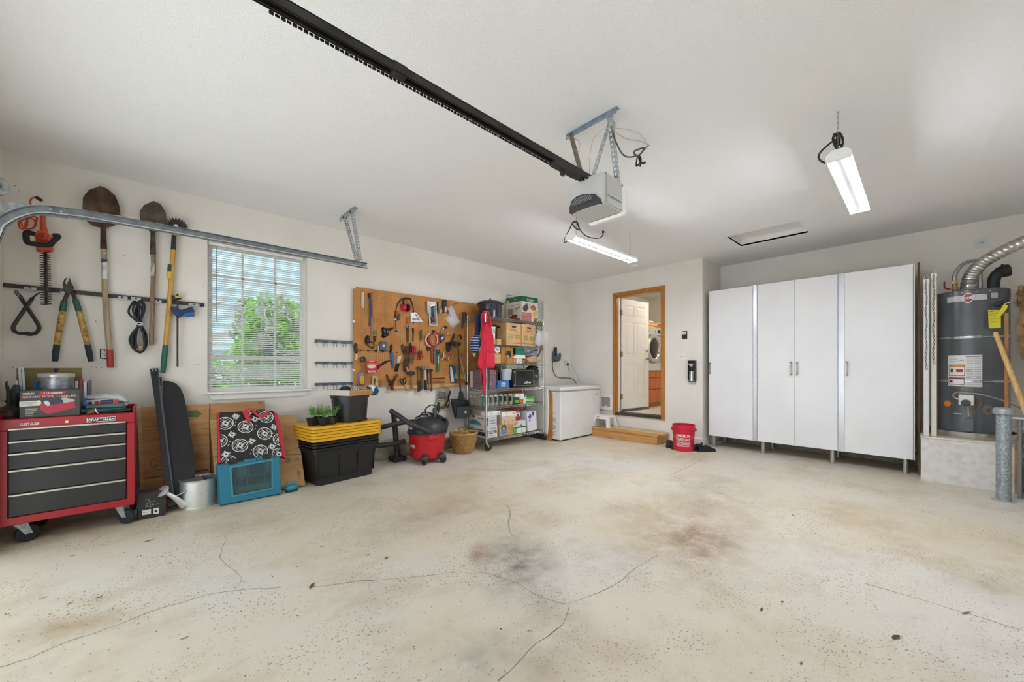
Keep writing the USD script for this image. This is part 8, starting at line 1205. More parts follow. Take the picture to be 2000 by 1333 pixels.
t.add('pocket', puff([(5.52,1.427),(5.543,1.497),(5.624,1.517),(5.746,1.503),(5.76,1.415),(5.746,1.326),(5.678,1.306),(5.52,1.302)],.045,FL_(4.785),0,R=.03), M('#4c585e',.6)); t.add('device', puff([(5.565,1.572),(5.612,1.586),(5.639,1.574),(5.636,1.508),(5.572,1.498)],.03,FL_(4.77),0), M('#2a272a',.5)); t.add('white_adapter', puff([(5.617,1.507),(5.712,1.501),(5.712,1.475),(5.644,1.46),(5.644,1.42),(5.617,1.424),(5.614,1.472)],.02,FL_(4.735),0), LAB); t.add('black_adapter', puff([(5.543,1.462),(5.603,1.472),(5.61,1.42),(5.55,1.41)],.02,FL_(4.735),0), M('#241f24',.5))
t.add('cord', rods([(5.537,4.78,1.306),(5.533,4.78,1.202),(5.567,4.78,1.106),(5.634,4.78,1.035),(5.77,4.78,0.997),(5.896,4.78,0.993)]+[(6.07,4.768,0.98),(6.06,4.685,0.947),(6.04,4.613,0.889)],.006), M('#3d3a32',.5)); t.add('wire_loop', rods([(5.607,4.78,1.289),(5.62,4.78,1.219),(5.688,4.78,1.193),(5.743,4.78,1.237),(5.702,4.78,1.281)],.0018,sides=5), M('#b08e6a',.5))
t = T('corner_outlet','pale outlet plate in the corner with a black plug and cord','outlet',(5.965,4.8,1.289)); t.add('plate', pill([(5.904,1.342),(6.007,1.34),(6.007,1.215),(5.9,1.224)],.012,FL_(4.80),0,.002), M('#d6dcda',.4)); t.add('plug', puff([(5.955,1.27),(5.984,1.288),(6.013,1.27),(5.998,1.234),(5.97,1.229)],.03,FL_(4.785),0), BLACK); t.add('cord', rods([(6.02,4.799,1.228),(6.03,4.807,1.127),(6.03,4.82,1.025),(6.0,4.809,0.904)],.008), M('#4a463c',.5)); t.add('plug_foot', cyl((6.0,4.815,0.864),.02,.04,12), M('#d5cdb9',.5))
t.add('thin_wire', rods([(6.07,4.807,1.279),(6.075,4.696,1.148),(6.075,4.572,0.899)],.002,sides=5), M('#a08f84',.5)); t.add('thin_wire', rods([(6.07,4.781,1.3),(6.075,4.646,1.108),(6.075,4.511,0.881)],.002,sides=5), M('#b5aaa0',.5))
PINE = N('step_pine',[(.3,'#b27a3c'),(.5,'#c58f52'),(.7,'#d2a267')],scale=5.,stretch=(7,.7,7),rough=.6,detail=5.); PINET = N('step_pine_pale',[(.3,'#c3a070'),(.5,'#d2b384'),(.7,'#dcc096')],scale=5.,stretch=(7,.7,7),rough=.65,detail=5.)
t = T('wooden_step','low wooden step box under the doorway','step',(5.86,3.4,0)); sx0,sx1,sy0,sy1 = 5.655,6.055,2.775,4.0; sz=.155
t.add('front_board', bx(sx0+.015,sx0+.045,sy0+.02,sy1-.02,0,sz-.032,.003), PINE); t.add('side_board', bx(sx0+.046,sx1,sy0+.02,sy0+.05,0,sz-.032,.003), PINE); t.add('side_board', bx(sx0+.046,sx1,sy1-.05,sy1-.02,0,sz-.032,.003), PINE)
for k in range(3): t.add('tread_board', bx(sx0+(sx1-sx0)*k/3+.002,sx0+(sx1-sx0)*(k+1)/3-.002,sy0,sy1,sz-.032,sz,.004), PINE if k==0 else PINET)
t = T('step_stool','white plastic step stool on the left end of the wooden step','stool',(5.83,3.75,sz)); W2_=M('#e4e3e0',.4); c=(5.845,3.845); z0=sz+.001; hw,hh=.135,.20
t.add('seat', cat(hull(*[(c[0]+a*.115,c[1]+b*.155,z0+hh-.03) for a in (-1,1) for b in (-1,1)],*[(c[0]+a*.105,c[1]+b*.145,z0+hh) for a in (-1,1) for b in (-1,1)])), W2_)
for a in (-1,1):
    for b in (-1,1): t.add('leg', hull(*[(c[0]+a*x,c[1]+b*y,z) for z,xs,ys in ((z0,(.10,.145),(.13,.185)),(z0+hh-.03,(.07,.115),(.10,.155))) for x in xs for y in ys]), W2_)
    t.add('apron', hull(*[(c[0]+a*x,c[1]+s*y,z) for z,x,y in ((z0+hh-.06,.121,.115),(z0+hh-.02,.115,.15)) for s in (-1,1)],*[(c[0]+a*(x-.01),c[1]+s*y,z) for z,x,y in ((z0+hh-.06,.121,.115),(z0+hh-.02,.115,.15)) for s in (-1,1)]), W2_)
t.add('warning_print', slab(sg.box(-c[1]-.09,z0+hh-.035,-c[1]-.03,z0+hh-.022),.001,FB_(c[0]-.1185)), M('#c98a7a',.5))
BKR = N('bucket_red',[(.3,'#c01530'),(.7,'#d61e3c')],scale=4.,rough=.35); c=(5.63,2.37)
t = T('red_bucket','bright red five gallon bucket with white lettering beside the step','bucket',(*c,0))
t.add('wall', lathe([(0,.005),(.128,.005),(.132,0),(.135,.01),(.148,.28),(.158,.283),(.158,.29),(.149,.293),(.150,.318),(.160,.322),(.160,.328),(.151,.332),(.153,.360),(.157,.365),(.155,.372),(.148,.372),(.13,.02),(0,.02)],48,(*c,0)), BKR)
az = math.atan2(-c[1],-c[0])
def bt(s,z,h,span,off=.0,bold=True):
    n=len(s); 
    for k,ch in enumerate(s):
        if ch==' ': continue
        a = az+off-span/2+span*(k+.5)/n; r=.135+.013*(z/.28)+.0008
        t.add('letter', textbox(ch,fr((c[0]+r*math.cos(a),c[1]+r*math.sin(a),z),(-math.sin(a),math.cos(a),0),(0,0,1)),-.44*span/n*r,.44*span/n*r,0,h,.001,bold), LAB)
bt('HARBOR',.205,.040,1.32,-.05); bt('FREIGHT',.152,.040,1.32,-.05)
for z in (.122,.097,.072):
    r=.135+.013*z/.28+.0006; t.add('text_band', grid(lambda u,v:(c[0]+r*math.cos(az-.71+1.32*u),c[1]+r*math.sin(az-.71+1.32*u),z+.018*v),14,2), M('#e6c9cd',.5)); t.add('band_print', cat(*[grid(lambda u,v:(c[0]+(r+.0008)*math.cos(az-.68+1.26*(k+u*.6)/14),c[1]+(r+.0008)*math.sin(az-.68+1.26*(k+u*.6)/14),z+.004+.010*v),3,2) for k in range(14)]), BKR, kind='stuff')
t.add('bail', rods([(c[0]+.165*math.cos(az+1.57),c[1]+.165*math.sin(az+1.57),.30),(c[0]+.168*math.cos(az+.9),c[1]+.168*math.sin(az+.9),.215),(c[0]+.166*math.cos(az+.1),c[1]+.166*math.sin(az+.1),.165),(c[0]+.168*math.cos(az-.8),c[1]+.168*math.sin(az-.8),.205),(c[0]+.165*math.cos(az-1.57),c[1]+.165*math.sin(az-1.57),.30)],.0022,sides=6), M('#cfc5c5',.3,.6))
for s in (-1,1): t.add('bail_ear', ball((c[0]+.158*math.cos(az+s*1.57),c[1]+.158*math.sin(az+s*1.57),.303),.016,2), BKR)
def shoe(name,label,x,y,rz,L,m,sole,clog,grp):
    t = T(name,label,'shoe',(x,y,0),rz,grp,local=True); w=.048
    out = [(0,-.03),(.03,-.038),(L*.4,-.034),(L*.65,-.048),(L*.88,-.042),(L,-.012),(L*.99,.015),(L*.86,.042),(L*.6,.045),(L*.35,.036),(.03,.038),(0,.03)]; g=sg.Polygon(out).buffer(-.006).buffer(.006)
    t.add('sole', cat(slab(g,.018,FF_(0)),slab(g.buffer(-.003),.006,FF_(.018))), sole)
    def up(u,v):
        f=u; s=(v-.5)*2; x_=L*(.02+.95*f); hw=np.interp(f,[0,.3,.6,.85,1],[.033,.034,.043,.038,.014]); top=np.interp(f,[0,.25,.5,.75,1],[.085,.075,.088,.06,.03] if not clog else [.06,.055,.085,.07,.032]); a=PI*v
        return (x_, hw*math.cos(a), .02+(top-.02)*math.sin(a)**.7)
    t.add('upper', grid(up,18,13,.003), m, smooth=60)
    t.add('opening', ball((L*.22,0,.074 if not clog else .062),1.,2,(L*.17,.024,.020)), M('#101012',.8)); t.add('collar', rods([(L*.22+L*.19*math.cos(a),.030*math.sin(a),.080+.010*math.cos(a+PI)*(-1 if clog else 1)) for a in np.arange(12)*PI/6],.006,closed=True,n=3), m)
    if not clog:
        for k in range(4): t.add('lace', rods([(L*(.46+.07*k),-.022,.082-.006*k),(L*(.48+.07*k),0,.092-.007*k),(L*(.46+.07*k),.022,.082-.006*k)],.004,n=3,sides=6), m)
        t.add('heel_tab', bx(-.004,.006,-.012,.012,.07,.115,.003), m)
    else: t.add('strap', rods([(L*.42,-.044,.05),(L*.3,-.042,.06),(L*.02,-.03,.058),(-.006,0,.058),(L*.02,.03,.058),(L*.3,.042,.06),(L*.42,.044,.05)],.007,n=4,sides=6), m)
    return t
CL=M('#23252d',.6); SN=M('#18191d',.75); SS=M('#26282c',.7)
shoe('clog','dark grey rubber clog nearest the wooden step',5.83,2.66,PI+.35,.24,CL,CL,True,'pair of clogs'); shoe('clog','dark grey rubber clog nearest the red bucket',5.78,2.55,PI+.30,.24,CL,CL,True,'pair of clogs')
shoe('sneaker','black lace up sneaker partly behind the red bucket',5.80,2.18,PI-.55,.27,SN,SS,False,'pair of sneakers'); shoe('sneaker','black lace up sneaker nearest the white cabinets',5.66,2.19,-.62,.28,SN,SS,False,'pair of sneakers')
# ---------------------------------------------------------------- white cabinets
CW = N('cabinet_white',[(.3,'#e6e6e7'),(.7,'#ececed')],scale=2.,rough=.42); ALU2 = M('#c3c4c8',.3,.8); NKL = M('#a9a298',.3,.85); KX = 6.15
kz0,kz1 = .172,2.345
def cab(label,y0,y1,doors,hy):
    t = T('tall_cabinet',label,'cabinet',(KX+.3,(y0+y1)/2,0)); lo,hi=min(y0,y1),max(y0,y1)
    t.add('carcass', bx(KX+.022,KX+.60,lo+.001,hi-.001,kz0+.005,kz1-.004,.002), M('#b3a28c',.6) if label.startswith('right') else CW)
    n=len(doors)
    for k,(a,b) in enumerate(doors):
        d = t.add('door', bx(KX,KX+.020,min(a,b)+.002,max(a,b)-.002,kz0,kz1,.002), CW); y=hy[k]
        t.add('handle', cat(bx(KX-.034,KX-.022,y-.007,y+.007,1.10,1.27,.003),bx(KX-.034,KX,y-.006,y+.006,1.10,1.115,.002),bx(KX-.034,KX,y-.006,y+.006,1.255,1.27,.002)), NKL, d)
    for y in ((hi-.06,) if label.startswith('left') else (lo+.06,) if label.startswith('right') else (lo+.06,hi-.06)):
        for x in (KX+.06,KX+.54): t.add('leg', cat(cyl((x,y,.012),.026,kz0-.008,18),cyl((x,y,0),.030,.014,18)), M('#b7b4ae',.3,.8))
    return t
ky = [(6.15,2.218,1.338)[1],(6.15,1.62,1.328)[1],(6.15,1.58,1.327)[1],(6.15,1.145,1.319)[1],(6.15,0.709,1.312)[1],(6.15,0.657,1.311)[1],(6.15,0.07,1.301)[1]]
cab('left tall white single door storage cabinet by the wall corner',ky[0],ky[1]+.004,[(ky[0]-.008,ky[1]+.004)],[(6.15,2.188,1.337)[1]])
cab('middle tall white storage cabinet with two doors',ky[2]-.004,ky[4]+.002,[(ky[2]-.004,ky[3]),(ky[3],ky[4]+.002)],[(6.15,1.186,1.32)[1],(6.15,1.117,1.319)[1]])
cab('right tall white single door storage cabinet nearest the water heater',ky[5]-.004,ky[6],[(ky[5]-.004,ky[6])],[(6.15,0.628,1.31)[1]])
for a,b,lab in ((ky[1]+.003,ky[2]-.005,'narrow aluminium filler strip between the left and middle cabinets'),(ky[4]+.001,ky[5]-.005,'wider aluminium filler strip between the middle and right cabinets')): one('filler_strip', cat(bx(KX-.006,KX+.3,min(a,b)+.0005,max(a,b)-.0005,kz0-.002,kz1+.003,.002)), ALU2, lab, 'trim strip', 'filler strips')
one('edge_strip', bx(KX-.004,KX+.018,ky[6]-.012,ky[6]-.001,kz0,kz1), M('#d8cfc6',.4), 'pale edge strip at the right end of the cabinet row', 'trim strip')
t = T('plywood_panel','dark stained plywood panel standing between the cabinets and the water heater','panel',(6.45,.03,0)); t.add('panel', bx(6.24,6.82,.020,.038,0,2.37), N('dark_ply',[(.3,'#4f3718'),(.7,'#7a5a2c')],scale=5.,stretch=(7,7,.7),rough=.6))
# water heater on its plinth
PLW = N('plinth_board',[(.3,'#c9c5bf'),(.5,'#d8d5d0'),(.7,'#dedbd7')],scale=18.,rough=.75,detail=6.)
px0,py0,py1,pz = 5.96,.015,-.615,.47
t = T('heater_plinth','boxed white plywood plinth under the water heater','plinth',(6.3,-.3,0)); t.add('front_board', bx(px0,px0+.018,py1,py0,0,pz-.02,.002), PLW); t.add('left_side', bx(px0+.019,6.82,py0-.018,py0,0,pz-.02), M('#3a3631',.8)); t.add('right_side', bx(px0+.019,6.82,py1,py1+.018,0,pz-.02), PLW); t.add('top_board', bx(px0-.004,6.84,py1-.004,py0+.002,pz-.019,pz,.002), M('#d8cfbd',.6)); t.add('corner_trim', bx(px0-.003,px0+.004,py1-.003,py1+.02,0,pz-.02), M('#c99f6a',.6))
hx,hy,hr = 6.345,-.345,.263; z0=pz; ztop = (6.085,-0.314,1.994)[2]
GH = N('heater_grey',[(.3,'#4d5054'),(.7,'#5a5d61')],scale=4.,rough=.24)
t = T('water_heater','dark grey gas water heater with a foil vent duct on the white plinth','water heater',(hx,hy,z0))
t.add('drain_pan', lathe([(0,z0+.001),(hr+.045,z0+.001),(hr+.052,z0+.065),(hr+.048,z0+.066),(hr+.04,z0+.006),(0,z0+.006)],56,(hx,hy,0)), M('#b5b4b0',.25,.85))
t.add('tank', lathe([(0,z0+.02),(hr,z0+.02),(hr,ztop-.10)],64,(hx,hy,0)), GH); t.add('top_shroud', lathe([(hr,ztop-.10),(hr+.004,ztop-.098),(hr+.004,ztop-.008),(hr-.006,ztop),(0,ztop+.004)],64,(hx,hy,0)), GH)
aw = math.atan2(-hy,-hx)
def onh(a0,a1,za,zb,r=None,n=14): r=r or hr+.0015; return grid(lambda u,v:(hx+r*math.cos(aw+a0+(a1-a0)*u),hy+r*math.sin(aw+a0+(a1-a0)*u),za+(zb-za)*v),n,2)
def hz(y): return 1.2-(y-717.8)/752*4.0*.0+0
H_ = lambda py: 1.2-(py-717.8)*((6.085,-0.314,0.677)[2]-1.2)/-100.
for a0,a1,ya,yb,m,n_ in ((-.62,.42,588,577,'#bdbcba','badge_band'),(.52,.72,586,576,'#a9b0aa','spec_label')): t.add(n_, onh(a0,a1,H_(ya),H_(yb),hr+.006), M(m,.4))
ob = [(.0+.13*math.cos(k*PI/12),math.sin(k*PI/12)) for k in range(24)]
def patch(poly,r,zc,zs): # poly in (angle, unit) -> curved patch
    g=sg.Polygon(poly); V,Fc=trimesh.creation.triangulate_polygon(g,engine='earcut'); return trimesh.Trimesh([(hx+r*math.cos(aw+a),hy+r*math.sin(aw+a),zc+zs*b) for a,b in V],Fc,process=False)
zl = H_(582.5); t.add('oval_badge', patch([(a-.05,b) for a,b in ob],hr+.0085,zl,.052), M('#e2d6d6',.35)); t.add('oval_red', patch([(a*.86-.05,b*.86) for a,b in ob],hr+.0095,zl,.052), M('#8d1f28',.35))
for k,ch in enumerate('Rheem'): a=aw-.135+.042*k; t.add('badge_letter', textbox(ch,fr((hx+(hr+.010)*math.cos(a),hy+(hr+.010)*math.sin(a),zl-.012),(-math.sin(a),math.cos(a),0),(0,0,1)),-.0048,.0048,0,.024,.001,True), LAB)
t.add('wedge', patch([(-.02,-.3),(.06,-.5),(.06,.5),(-.02,.3)],hr+.0105,zl,.03), M('#d9a9ac',.35))
# strap bands, warning label, valve
STR = N('strap_metal',[(.3,'#8d8f90'),(.7,'#d0d1cf')],scale=40.,rough=.3,metal=.8)
for py in (659,745): t.add('strap', onh(-1.5,.30,H_(py)-.011,H_(py)+.011,hr+.003,24), STR); t.add('strap_bolt', rods([(hx+(hr+.012)*math.cos(aw+q),hy+(hr+.012)*math.sin(aw+q),H_(py)) for q in (.28,.5,.65)],.005), GALV); t.add('strap', onh(.6,1.5,H_(py)-.011,H_(py)+.011,hr+.003), STR)
za,zb_ = H_(756),H_(694); t.add('warning_label', onh(-.60,.30,za,zb_,hr+.0022), M('#d3d2d0',.45)); lw=lambda a0,a1,f0,f1,m,nm,o=.0032: t.add(nm, onh(a0,a1,za+(zb_-za)*f0,za+(zb_-za)*f1,hr+o,8), M(m,.5))
lw(-.57,-.13,.34,.70,'#3c3f42','panel_border'); lw(-.555,-.145,.36,.68,'#dcd8c8','panel',.0038); lw(-.555,-.145,.62,.68,'#c98a3a','panel_head',.0042); lw(-.36,-.18,.46,.56,'#a8232b','red_flame',.0042); lw(-.52,-.45,.46,.57,'#4a3a3a','icon',.0042)
lw(-.58,-.14,.06,.29,'#3c3f42','panel_border'); lw(-.565,-.155,.08,.27,'#d9d6d4','panel',.0038); lw(-.565,-.155,.23,.27,'#9c2a32','panel_head',.0042); lw(-.54,-.46,.12,.2,'#3a3638','icon',.0042); lw(-.58,-.12,.0,.03,'#c47f3c','orange_edge')
for k in range(13): lw(-.10,.08,.06+.068*k,.075+.068*k,'#8f9094','text_line'); lw(.11,.27,.06+.068*k,.075+.068*k,'#8f9094','text_line')
lw(-.11,.28,.945,.965,'#3f4044','heading'); lw(-.11,.0,.52,.53,'#a03a40','red_rule',.0036); lw(-.11,.0,.29,.30,'#a03a40','red_rule',.0036); lw(.14,.27,.29,.30,'#a03a40','red_rule',.0036); lw(-.55,-.32,.87,.885,'#9a9aa0','text_line'); lw(-.55,-.32,.80,.815,'#9a9aa0','text_line'); lw(-.28,-.15,.83,.845,'#55565c','text_line')
za_=-.10; P_=lambda a,r,z:(hx+(hr+r)*math.cos(aw+a),hy+(hr+r)*math.sin(aw+a),z)
zv=H_(781); Fv=fr(P_(-.07,0,zv),(-math.sin(aw-.07),math.cos(aw-.07),0),(0,0,1)); t.add('gas_valve', mv(bx(-.055,.05,-.055,.055,0,.07,.006),Fv), M('#bdbbb6',.35,.3)); t.add('valve_knob', mv(lathe([(0,.07),(.034,.07),(.030,.10),(0,.102)],24,(-.005,-.03,0)),Fv), M('#232222',.35)); t.add('valve_top', mv(bx(-.05,.02,.055,.08,.01,.06,.005),Fv), M('#8f8d88',.4,.3))
t.add('burner_cover', hull(*[P_(a,r,z) for a in (-.13,.07) for r in (0,.03) for z in (z0+.08,H_(818))]), M('#515356',.35)); t.add('pilot_tube', rods([P_(-.04,.06,zv-.06),P_(-.04,.05,zv-.10),P_(-.03,.03,H_(812))],.007), M('#b7ac8a',.4,.4)); t.add('door_slot', onh(-.42,-.22,H_(811),H_(809),hr+.004), M('#c3c3c1',.3,.5))
t.add('sensor_wire', rods([P_(.08,.04,zv+.03),P_(.20,.05,zv),P_(.22,.05,zv-.05),P_(.12,.05,zv-.10),P_(.05,.035,H_(812))],.003), M('#8d4a42',.5)); t.add('gas_line', rods([P_(-.16,.05,zv),P_(-.28,.05,zv+.005),P_(-.36,.055,zv+.035),P_(-.28,.07,zv+.07),P_(-.05,.085,zv+.072),P_(.25,.10,zv+.055),P_(.55,.11,zv+.01),P_(.95,.12,zv-.06)],.008), M('#9b9a92',.35,.5)); t.add('brass_fitting', tube([P_(-.16,.05,zv),P_(-.25,.05,zv+.003)],.012,8), M('#b79a4a',.35,.7))
c=P_(-.62,.002,H_(791)); Fd=fr(c,(-math.sin(aw-.62),math.cos(aw-.62),0),(0,0,1)); t.add('orange_sticker', slab(sg.Point(0,0).buffer(.032),.0015,Fd), M('#d9771f',.4)); t.add('sticker_print', slab(sg.box(-.018,-.004,.018,.004),.001,Fd,.0015), M('#e5a55c',.4))
c=P_(.46,0,H_(800)); Fd=fr(c,(-math.sin(aw+.46),math.cos(aw+.46),0),(0,0,1)); t.add('drain_plate', mv(lathe([(0,.004),(.045,.003),(.048,0)],24),Fd), M('#6d7073',.4)); t.add('drain_valve', mv(cat(cyl((0,0,0),.016,.07,12),cyl((0,0,.05),.024,.02,12)),Fd), M('#a88a3a',.35,.7))
# pipes on top: braided hose with its valve, vent duct, black flue
zt2=ztop; c=(6.25,-0.235,2.034); t.add('shutoff_valve', cat(cyl((c[0],c[1],zt2-.005),.020,.10,12),cb((c[0],c[1],zt2+.045),(.05,.05,.035),.006)), M('#7d6a45',.4,.6)); t.add('valve_lever', rods([(c[0],c[1]+.03,zt2+.045),(c[0],c[1]+.07,zt2+.06),(c[0],c[1]+.075,zt2+.13)],.007), M('#8d1f28',.4)); t.add('brass_nut', cyl((c[0],c[1],zt2+.095),.024,.03,6), M('#c9a64c',.35,.7))
t.add('flex_hose', rods([(c[0],c[1],zt2+.12),(c[0]+.0,c[1]-.003,zt2+.20),(c[0]+.02,c[1]-.05,zt2+.29),(c[0]+.06,c[1]-.12,zt2+.325),(c[0]+.10,c[1]-.17,zt2+.29),(c[0]+.12,c[1]-.18,zt2+.0)],.018,sides=12), N('braid',[(.4,'#77777a'),(.6,'#b3b3b2')],scale=150.,rough=.35,metal=.7))
DU = N('foil_duct',[(.3,'#a9a6a0'),(.7,'#d2cfc9')],scale=30.,rough=.3,metal=.8)
w = spline([(hx,hy+.01,zt2+.03),(hx,hy+.01,zt2+.10),(hx-.01,hy-.02,zt2+.21),(hx-.02,hy-.10,zt2+.31),(hx-.03,hy-.24,zt2+.40),(hx-.04,hy-.45,zt2+.505),(hx-.05,hy-.80,zt2+.68),(hx-.06,hy-1.2,zt2+.88)],14); rr=[.056+(.0025 if i%3 else -.002) for i in range(len(w))]; t.add('vent_duct', tube(w,rr,24), DU); t.add('draft_hood', lathe([(.10,zt2-.0),(.10,zt2+.012),(.072,zt2+.03),(.058,zt2+.06),(.058,zt2+.075)],32,(hx,hy+.01,0)), DU); t.add('hood_gap', cyl((hx,hy+.01,zt2-.006),.105,.012,32), BLACK)
for i in (8,20,34): d=w[i+1]-w[i]; d/=np.linalg.norm(d); Fd=fr(w[i],np.cross(d,[1.,0,0]),np.cross(d,np.cross(d,[1.,0,0]))*-1); t.add('duct_clamp', tube([w[i]-d*.008,w[i]+d*.008],.0605,24), M('#c6c6c4',.25,.8))
t.add('foam_sleeve', tube(spline([(6.40,hy-.16,zt2),(6.40,hy-.16,zt2+.06),(6.40,hy-.165,zt2+.13),(6.41,hy-.185,zt2+.17),(6.42,hy-.22,zt2+.195),(6.43,hy-.26,zt2+.205)],5),[.043]*8+[.045]*6+[.05]*4+[.06]*4+[.062]*4,16), M('#202226',.6)); t.add('sleeve_cap', cyl((6.42,hy-.22,zt2+.25),.012,.02,10), BLACK)
for a in (-.5,-.2,.15,.5): t.add('screw', ball(P_(a,.003,ztop-.03),.006,1), M('#c9c9c7',.3,.6))
t.add('inlet_cap', lathe([(0,.006),(.03,.004),(.034,0)],18,P_(-.55,-.06,ztop)), M('#b9bec0',.3,.5)); t.add('inlet_cap', lathe([(0,.006),(.03,.004),(.034,0)],18,P_(-.28,-.05,ztop)), M('#b9bec0',.3,.5))
# beside the heater
LT = M('#d3d3cd',.4)
for k,(y,zt_,lab) in enumerate(((-.003,(6.0,-0.007,2.131)[2],'left white strip light housing stood on end with a hanging chain'),(-.058,(6.05,-0.044,2.187)[2],'right white strip light housing stood on end beside the water heater'))):
    t = T('strip_light_housing',lab,'light fixture',(6.0,y,pz),group='stored strip light housings'); x=5.975+.03*k; t.add('channel', bx(x,x+.05,y-.045,y-.003,pz+.001+.0*k,zt_,.003), LT); t.add('edge', bx(x-.001,x+.004,y-.0455,y-.040,pz+.002,zt_-.01), M('#b59a7d',.5)); t.add('end_cap', bx(x-.002,x+.052,y-.046,y-.002,zt_-.045,zt_+.001,.002), M('#e2e2de',.4)); t.add('hanger', rods([(x+.01,y-.003,zt_),(x+.02,y-.022+.01*k,zt_+.085),(x+.03,y-.045,zt_)],.003,sides=6,n=1), GALV)
    n=46
    for i in range(n): zc_=zt_-.02-i*.020; t.add('chain_link', rods([(x-.004,y-.022+a*(1 if i%2 else .25)+.004*math.sin(i*.5),zc_+b) for a,b in ((0,.012),(.006,.006),(.006,-.006),(0,-.012),(-.006,-.006),(-.006,.006))],.0017,closed=True,n=1,sides=4), M('#6f6c63',.4,.6))
    t.add('hook', rods([(x-.004,y-.022,zt_-.02-n*.02+.01),(x-.006,y-.016,zt_-.03-n*.02),(x-.006,y-.030,zt_-.035-n*.02),(x-.004,y-.034,zt_-.02-n*.02)],.0022,sides=5), M('#4f4b44',.4,.6))
BO = N('bollard_galv',[(.3,'#6f7980'),(.5,'#98a2a8'),(.7,'#c6cdd0')],scale=60.,rough=.45,metal=.6,detail=5.,nrough=.7)
t = T('steel_bollard','galvanised steel pipe bollard set in the floor before the water heater','bollard',(5.59,-.497,0)); c=(5.59,-.497); t.add('pipe', lathe([(0,0),(.0445,0),(.0445,.80),(0,.80)],32,(*c,0)), BO); t.add('cap', lathe([(.047,.775),(.062,.78),(.064,.80),(.062,.825),(.05,.836),(0,.838)],32,(*c,0)), M('#a3abaf',.4,.5)); t.add('floor_patch', slab(sg.Point(*c).buffer(.075),.004,FF_(0)), M('#b3b0a8',.9))
t = T('emergency_tag','yellow emergency gas shutoff tag with a bent yellow wrench on the heater','tag',(6.05,-0.485,1.667)); q=[(0.444,1.768),(0.523,1.759),(0.523,1.584),(0.448,1.585)]; F=FB_(6.06); t.add('tag', slab(q,.003,F), M('#c9c018',.45)); x0,x1,y1,y0=q[0][0],q[1][0],q[0][1],q[2][1]
t.add('tag_title', textbox('EMERGENCY',F,x0+.008,x1-.035,y1-.022,y1-.010,.004,True), BLACK)
for k in range(6): t.add('tag_line', slab(sg.box(x0+.008,y1-.04-.016*k,x1-.012-.01*(k%3),y1-.037-.016*k),.0036,F), M('#5f5a20',.5))
t.add('wrench', pill([(0.484,1.681),(0.54,1.815),(0.564,1.797),(0.558,1.764),(0.509,1.679)],.014,FB_(6.05),0,.003), M('#cfc620',.4)); t.add('wrench_tip', tube([(6.035,-0.543,1.814),(6.035,-0.573,1.83)],.006,8), M('#c9cdd0',.25,.7))
t.add('magnet', puff([(0.479,1.825),(0.508,1.851),(0.551,1.851),(0.545,1.817),(0.508,1.791),(0.486,1.794)],.03,FB_(6.075),0), M('#2c2a35',.6))
WD = N('tool_handle_ash',[(.3,'#b58d52'),(.5,'#cba468'),(.7,'#d9b87e')],scale=8.,stretch=(8,8,1),rough=.5)
t = T('wooden_pole','pale wooden pole leaning in front of the water heater at far right','pole',(6.014,-0.829,0.0)); t.add('pole', tube([(5.9,-0.476,1.533),(5.83,-0.562,1.142),(5.77,-0.639,0.796),(5.6,-0.772,0.148)],[.017,.019,.019,.018],14), WD)
t = T('thin_stick','thin brown wooden stake standing behind the bollard','stick',(5.93,-0.545,0.8)); t.add('stake', bx(5.925,5.945,(5.93,-0.545,0.8)[1]-.012,(5.93,-0.545,0.8)[1]+.012,pz+.001,(5.93,-0.527,1.717)[2]), N('stake_wood',[(.3,'#8a5c34'),(.7,'#a87848')],scale=8.,stretch=(8,8,1),rough=.6))
t = T('pipe_fitting','silver clamp fitting on a short pipe right of the bollard','pipe',(5.8,-0.608,0.674)); c=(5.8,-0.608,0.674); t.add('pipe', cyl((c[0],c[1],0),.016,c[2]+.06,18), M('#8c9498',.35,.6)); t.add('bracket', bx(c[0]-.04,c[0]+.04,c[1]-.06,c[1]+.05,c[2]+.05,c[2]+.07,.003), M('#c3c7c8',.3,.6)); t.add('ring', rods([(c[0]-.05,c[1]+.04,c[2]-.02),(c[0]-.06,c[1]-.02,c[2]-.03),(c[0]-.03,c[1]-.05,c[2]-.02)],.006), GALV)
BU = N('burlap_fibre',[(.3,'#6e5334'),(.5,'#9a7850'),(.7,'#c29e6e')],scale=24.,rough=.95,bump=.8,dist=.02,detail=6.)
def shag(t,nm,c,s,n,seed,m):
    g=random.Random(seed); t.add(nm, mv(ball((0,0,0),1.,3),np.diag([*s,1.]),tr(*c)), m, smooth=60); V=[];F=[]
    for k in range(n):
        d=np.array([g.gauss(0,1) for _ in range(3)]); d/=np.linalg.norm(d); p=np.array(c)+d*s; q=p+d*g.uniform(.02,.05)+np.array([g.gauss(0,.012),g.gauss(0,.012),-.02]); w=np.cross(d,[.3,.2,1.]); w/=np.linalg.norm(w); b=len(V); V+=[p+w*.003,p-w*.003,q]; F.append([b,b+1,b+2])
    t.add('fibres', trimesh.Trimesh(V,F,process=False), m, smooth=False, kind='stuff')
t = T('fibre_bundle','tan shaggy fibre bundle slumped on the floor at the far right edge','bundle',(5.619,-0.638,0.0)); c=(5.85,-0.682,0.235); shag(t,'lower_bundle',(5.9,c[1]-.02,.20),(.12,.10,.2),1500,5,BU); shag(t,'upper_bundle',(5.88,c[1]+.01,.52),(.10,.07,.10),700,6,N('yellow_fibre',[(.3,'#a87c3a'),(.7,'#d3ac66')],scale=24.,rough=.95))
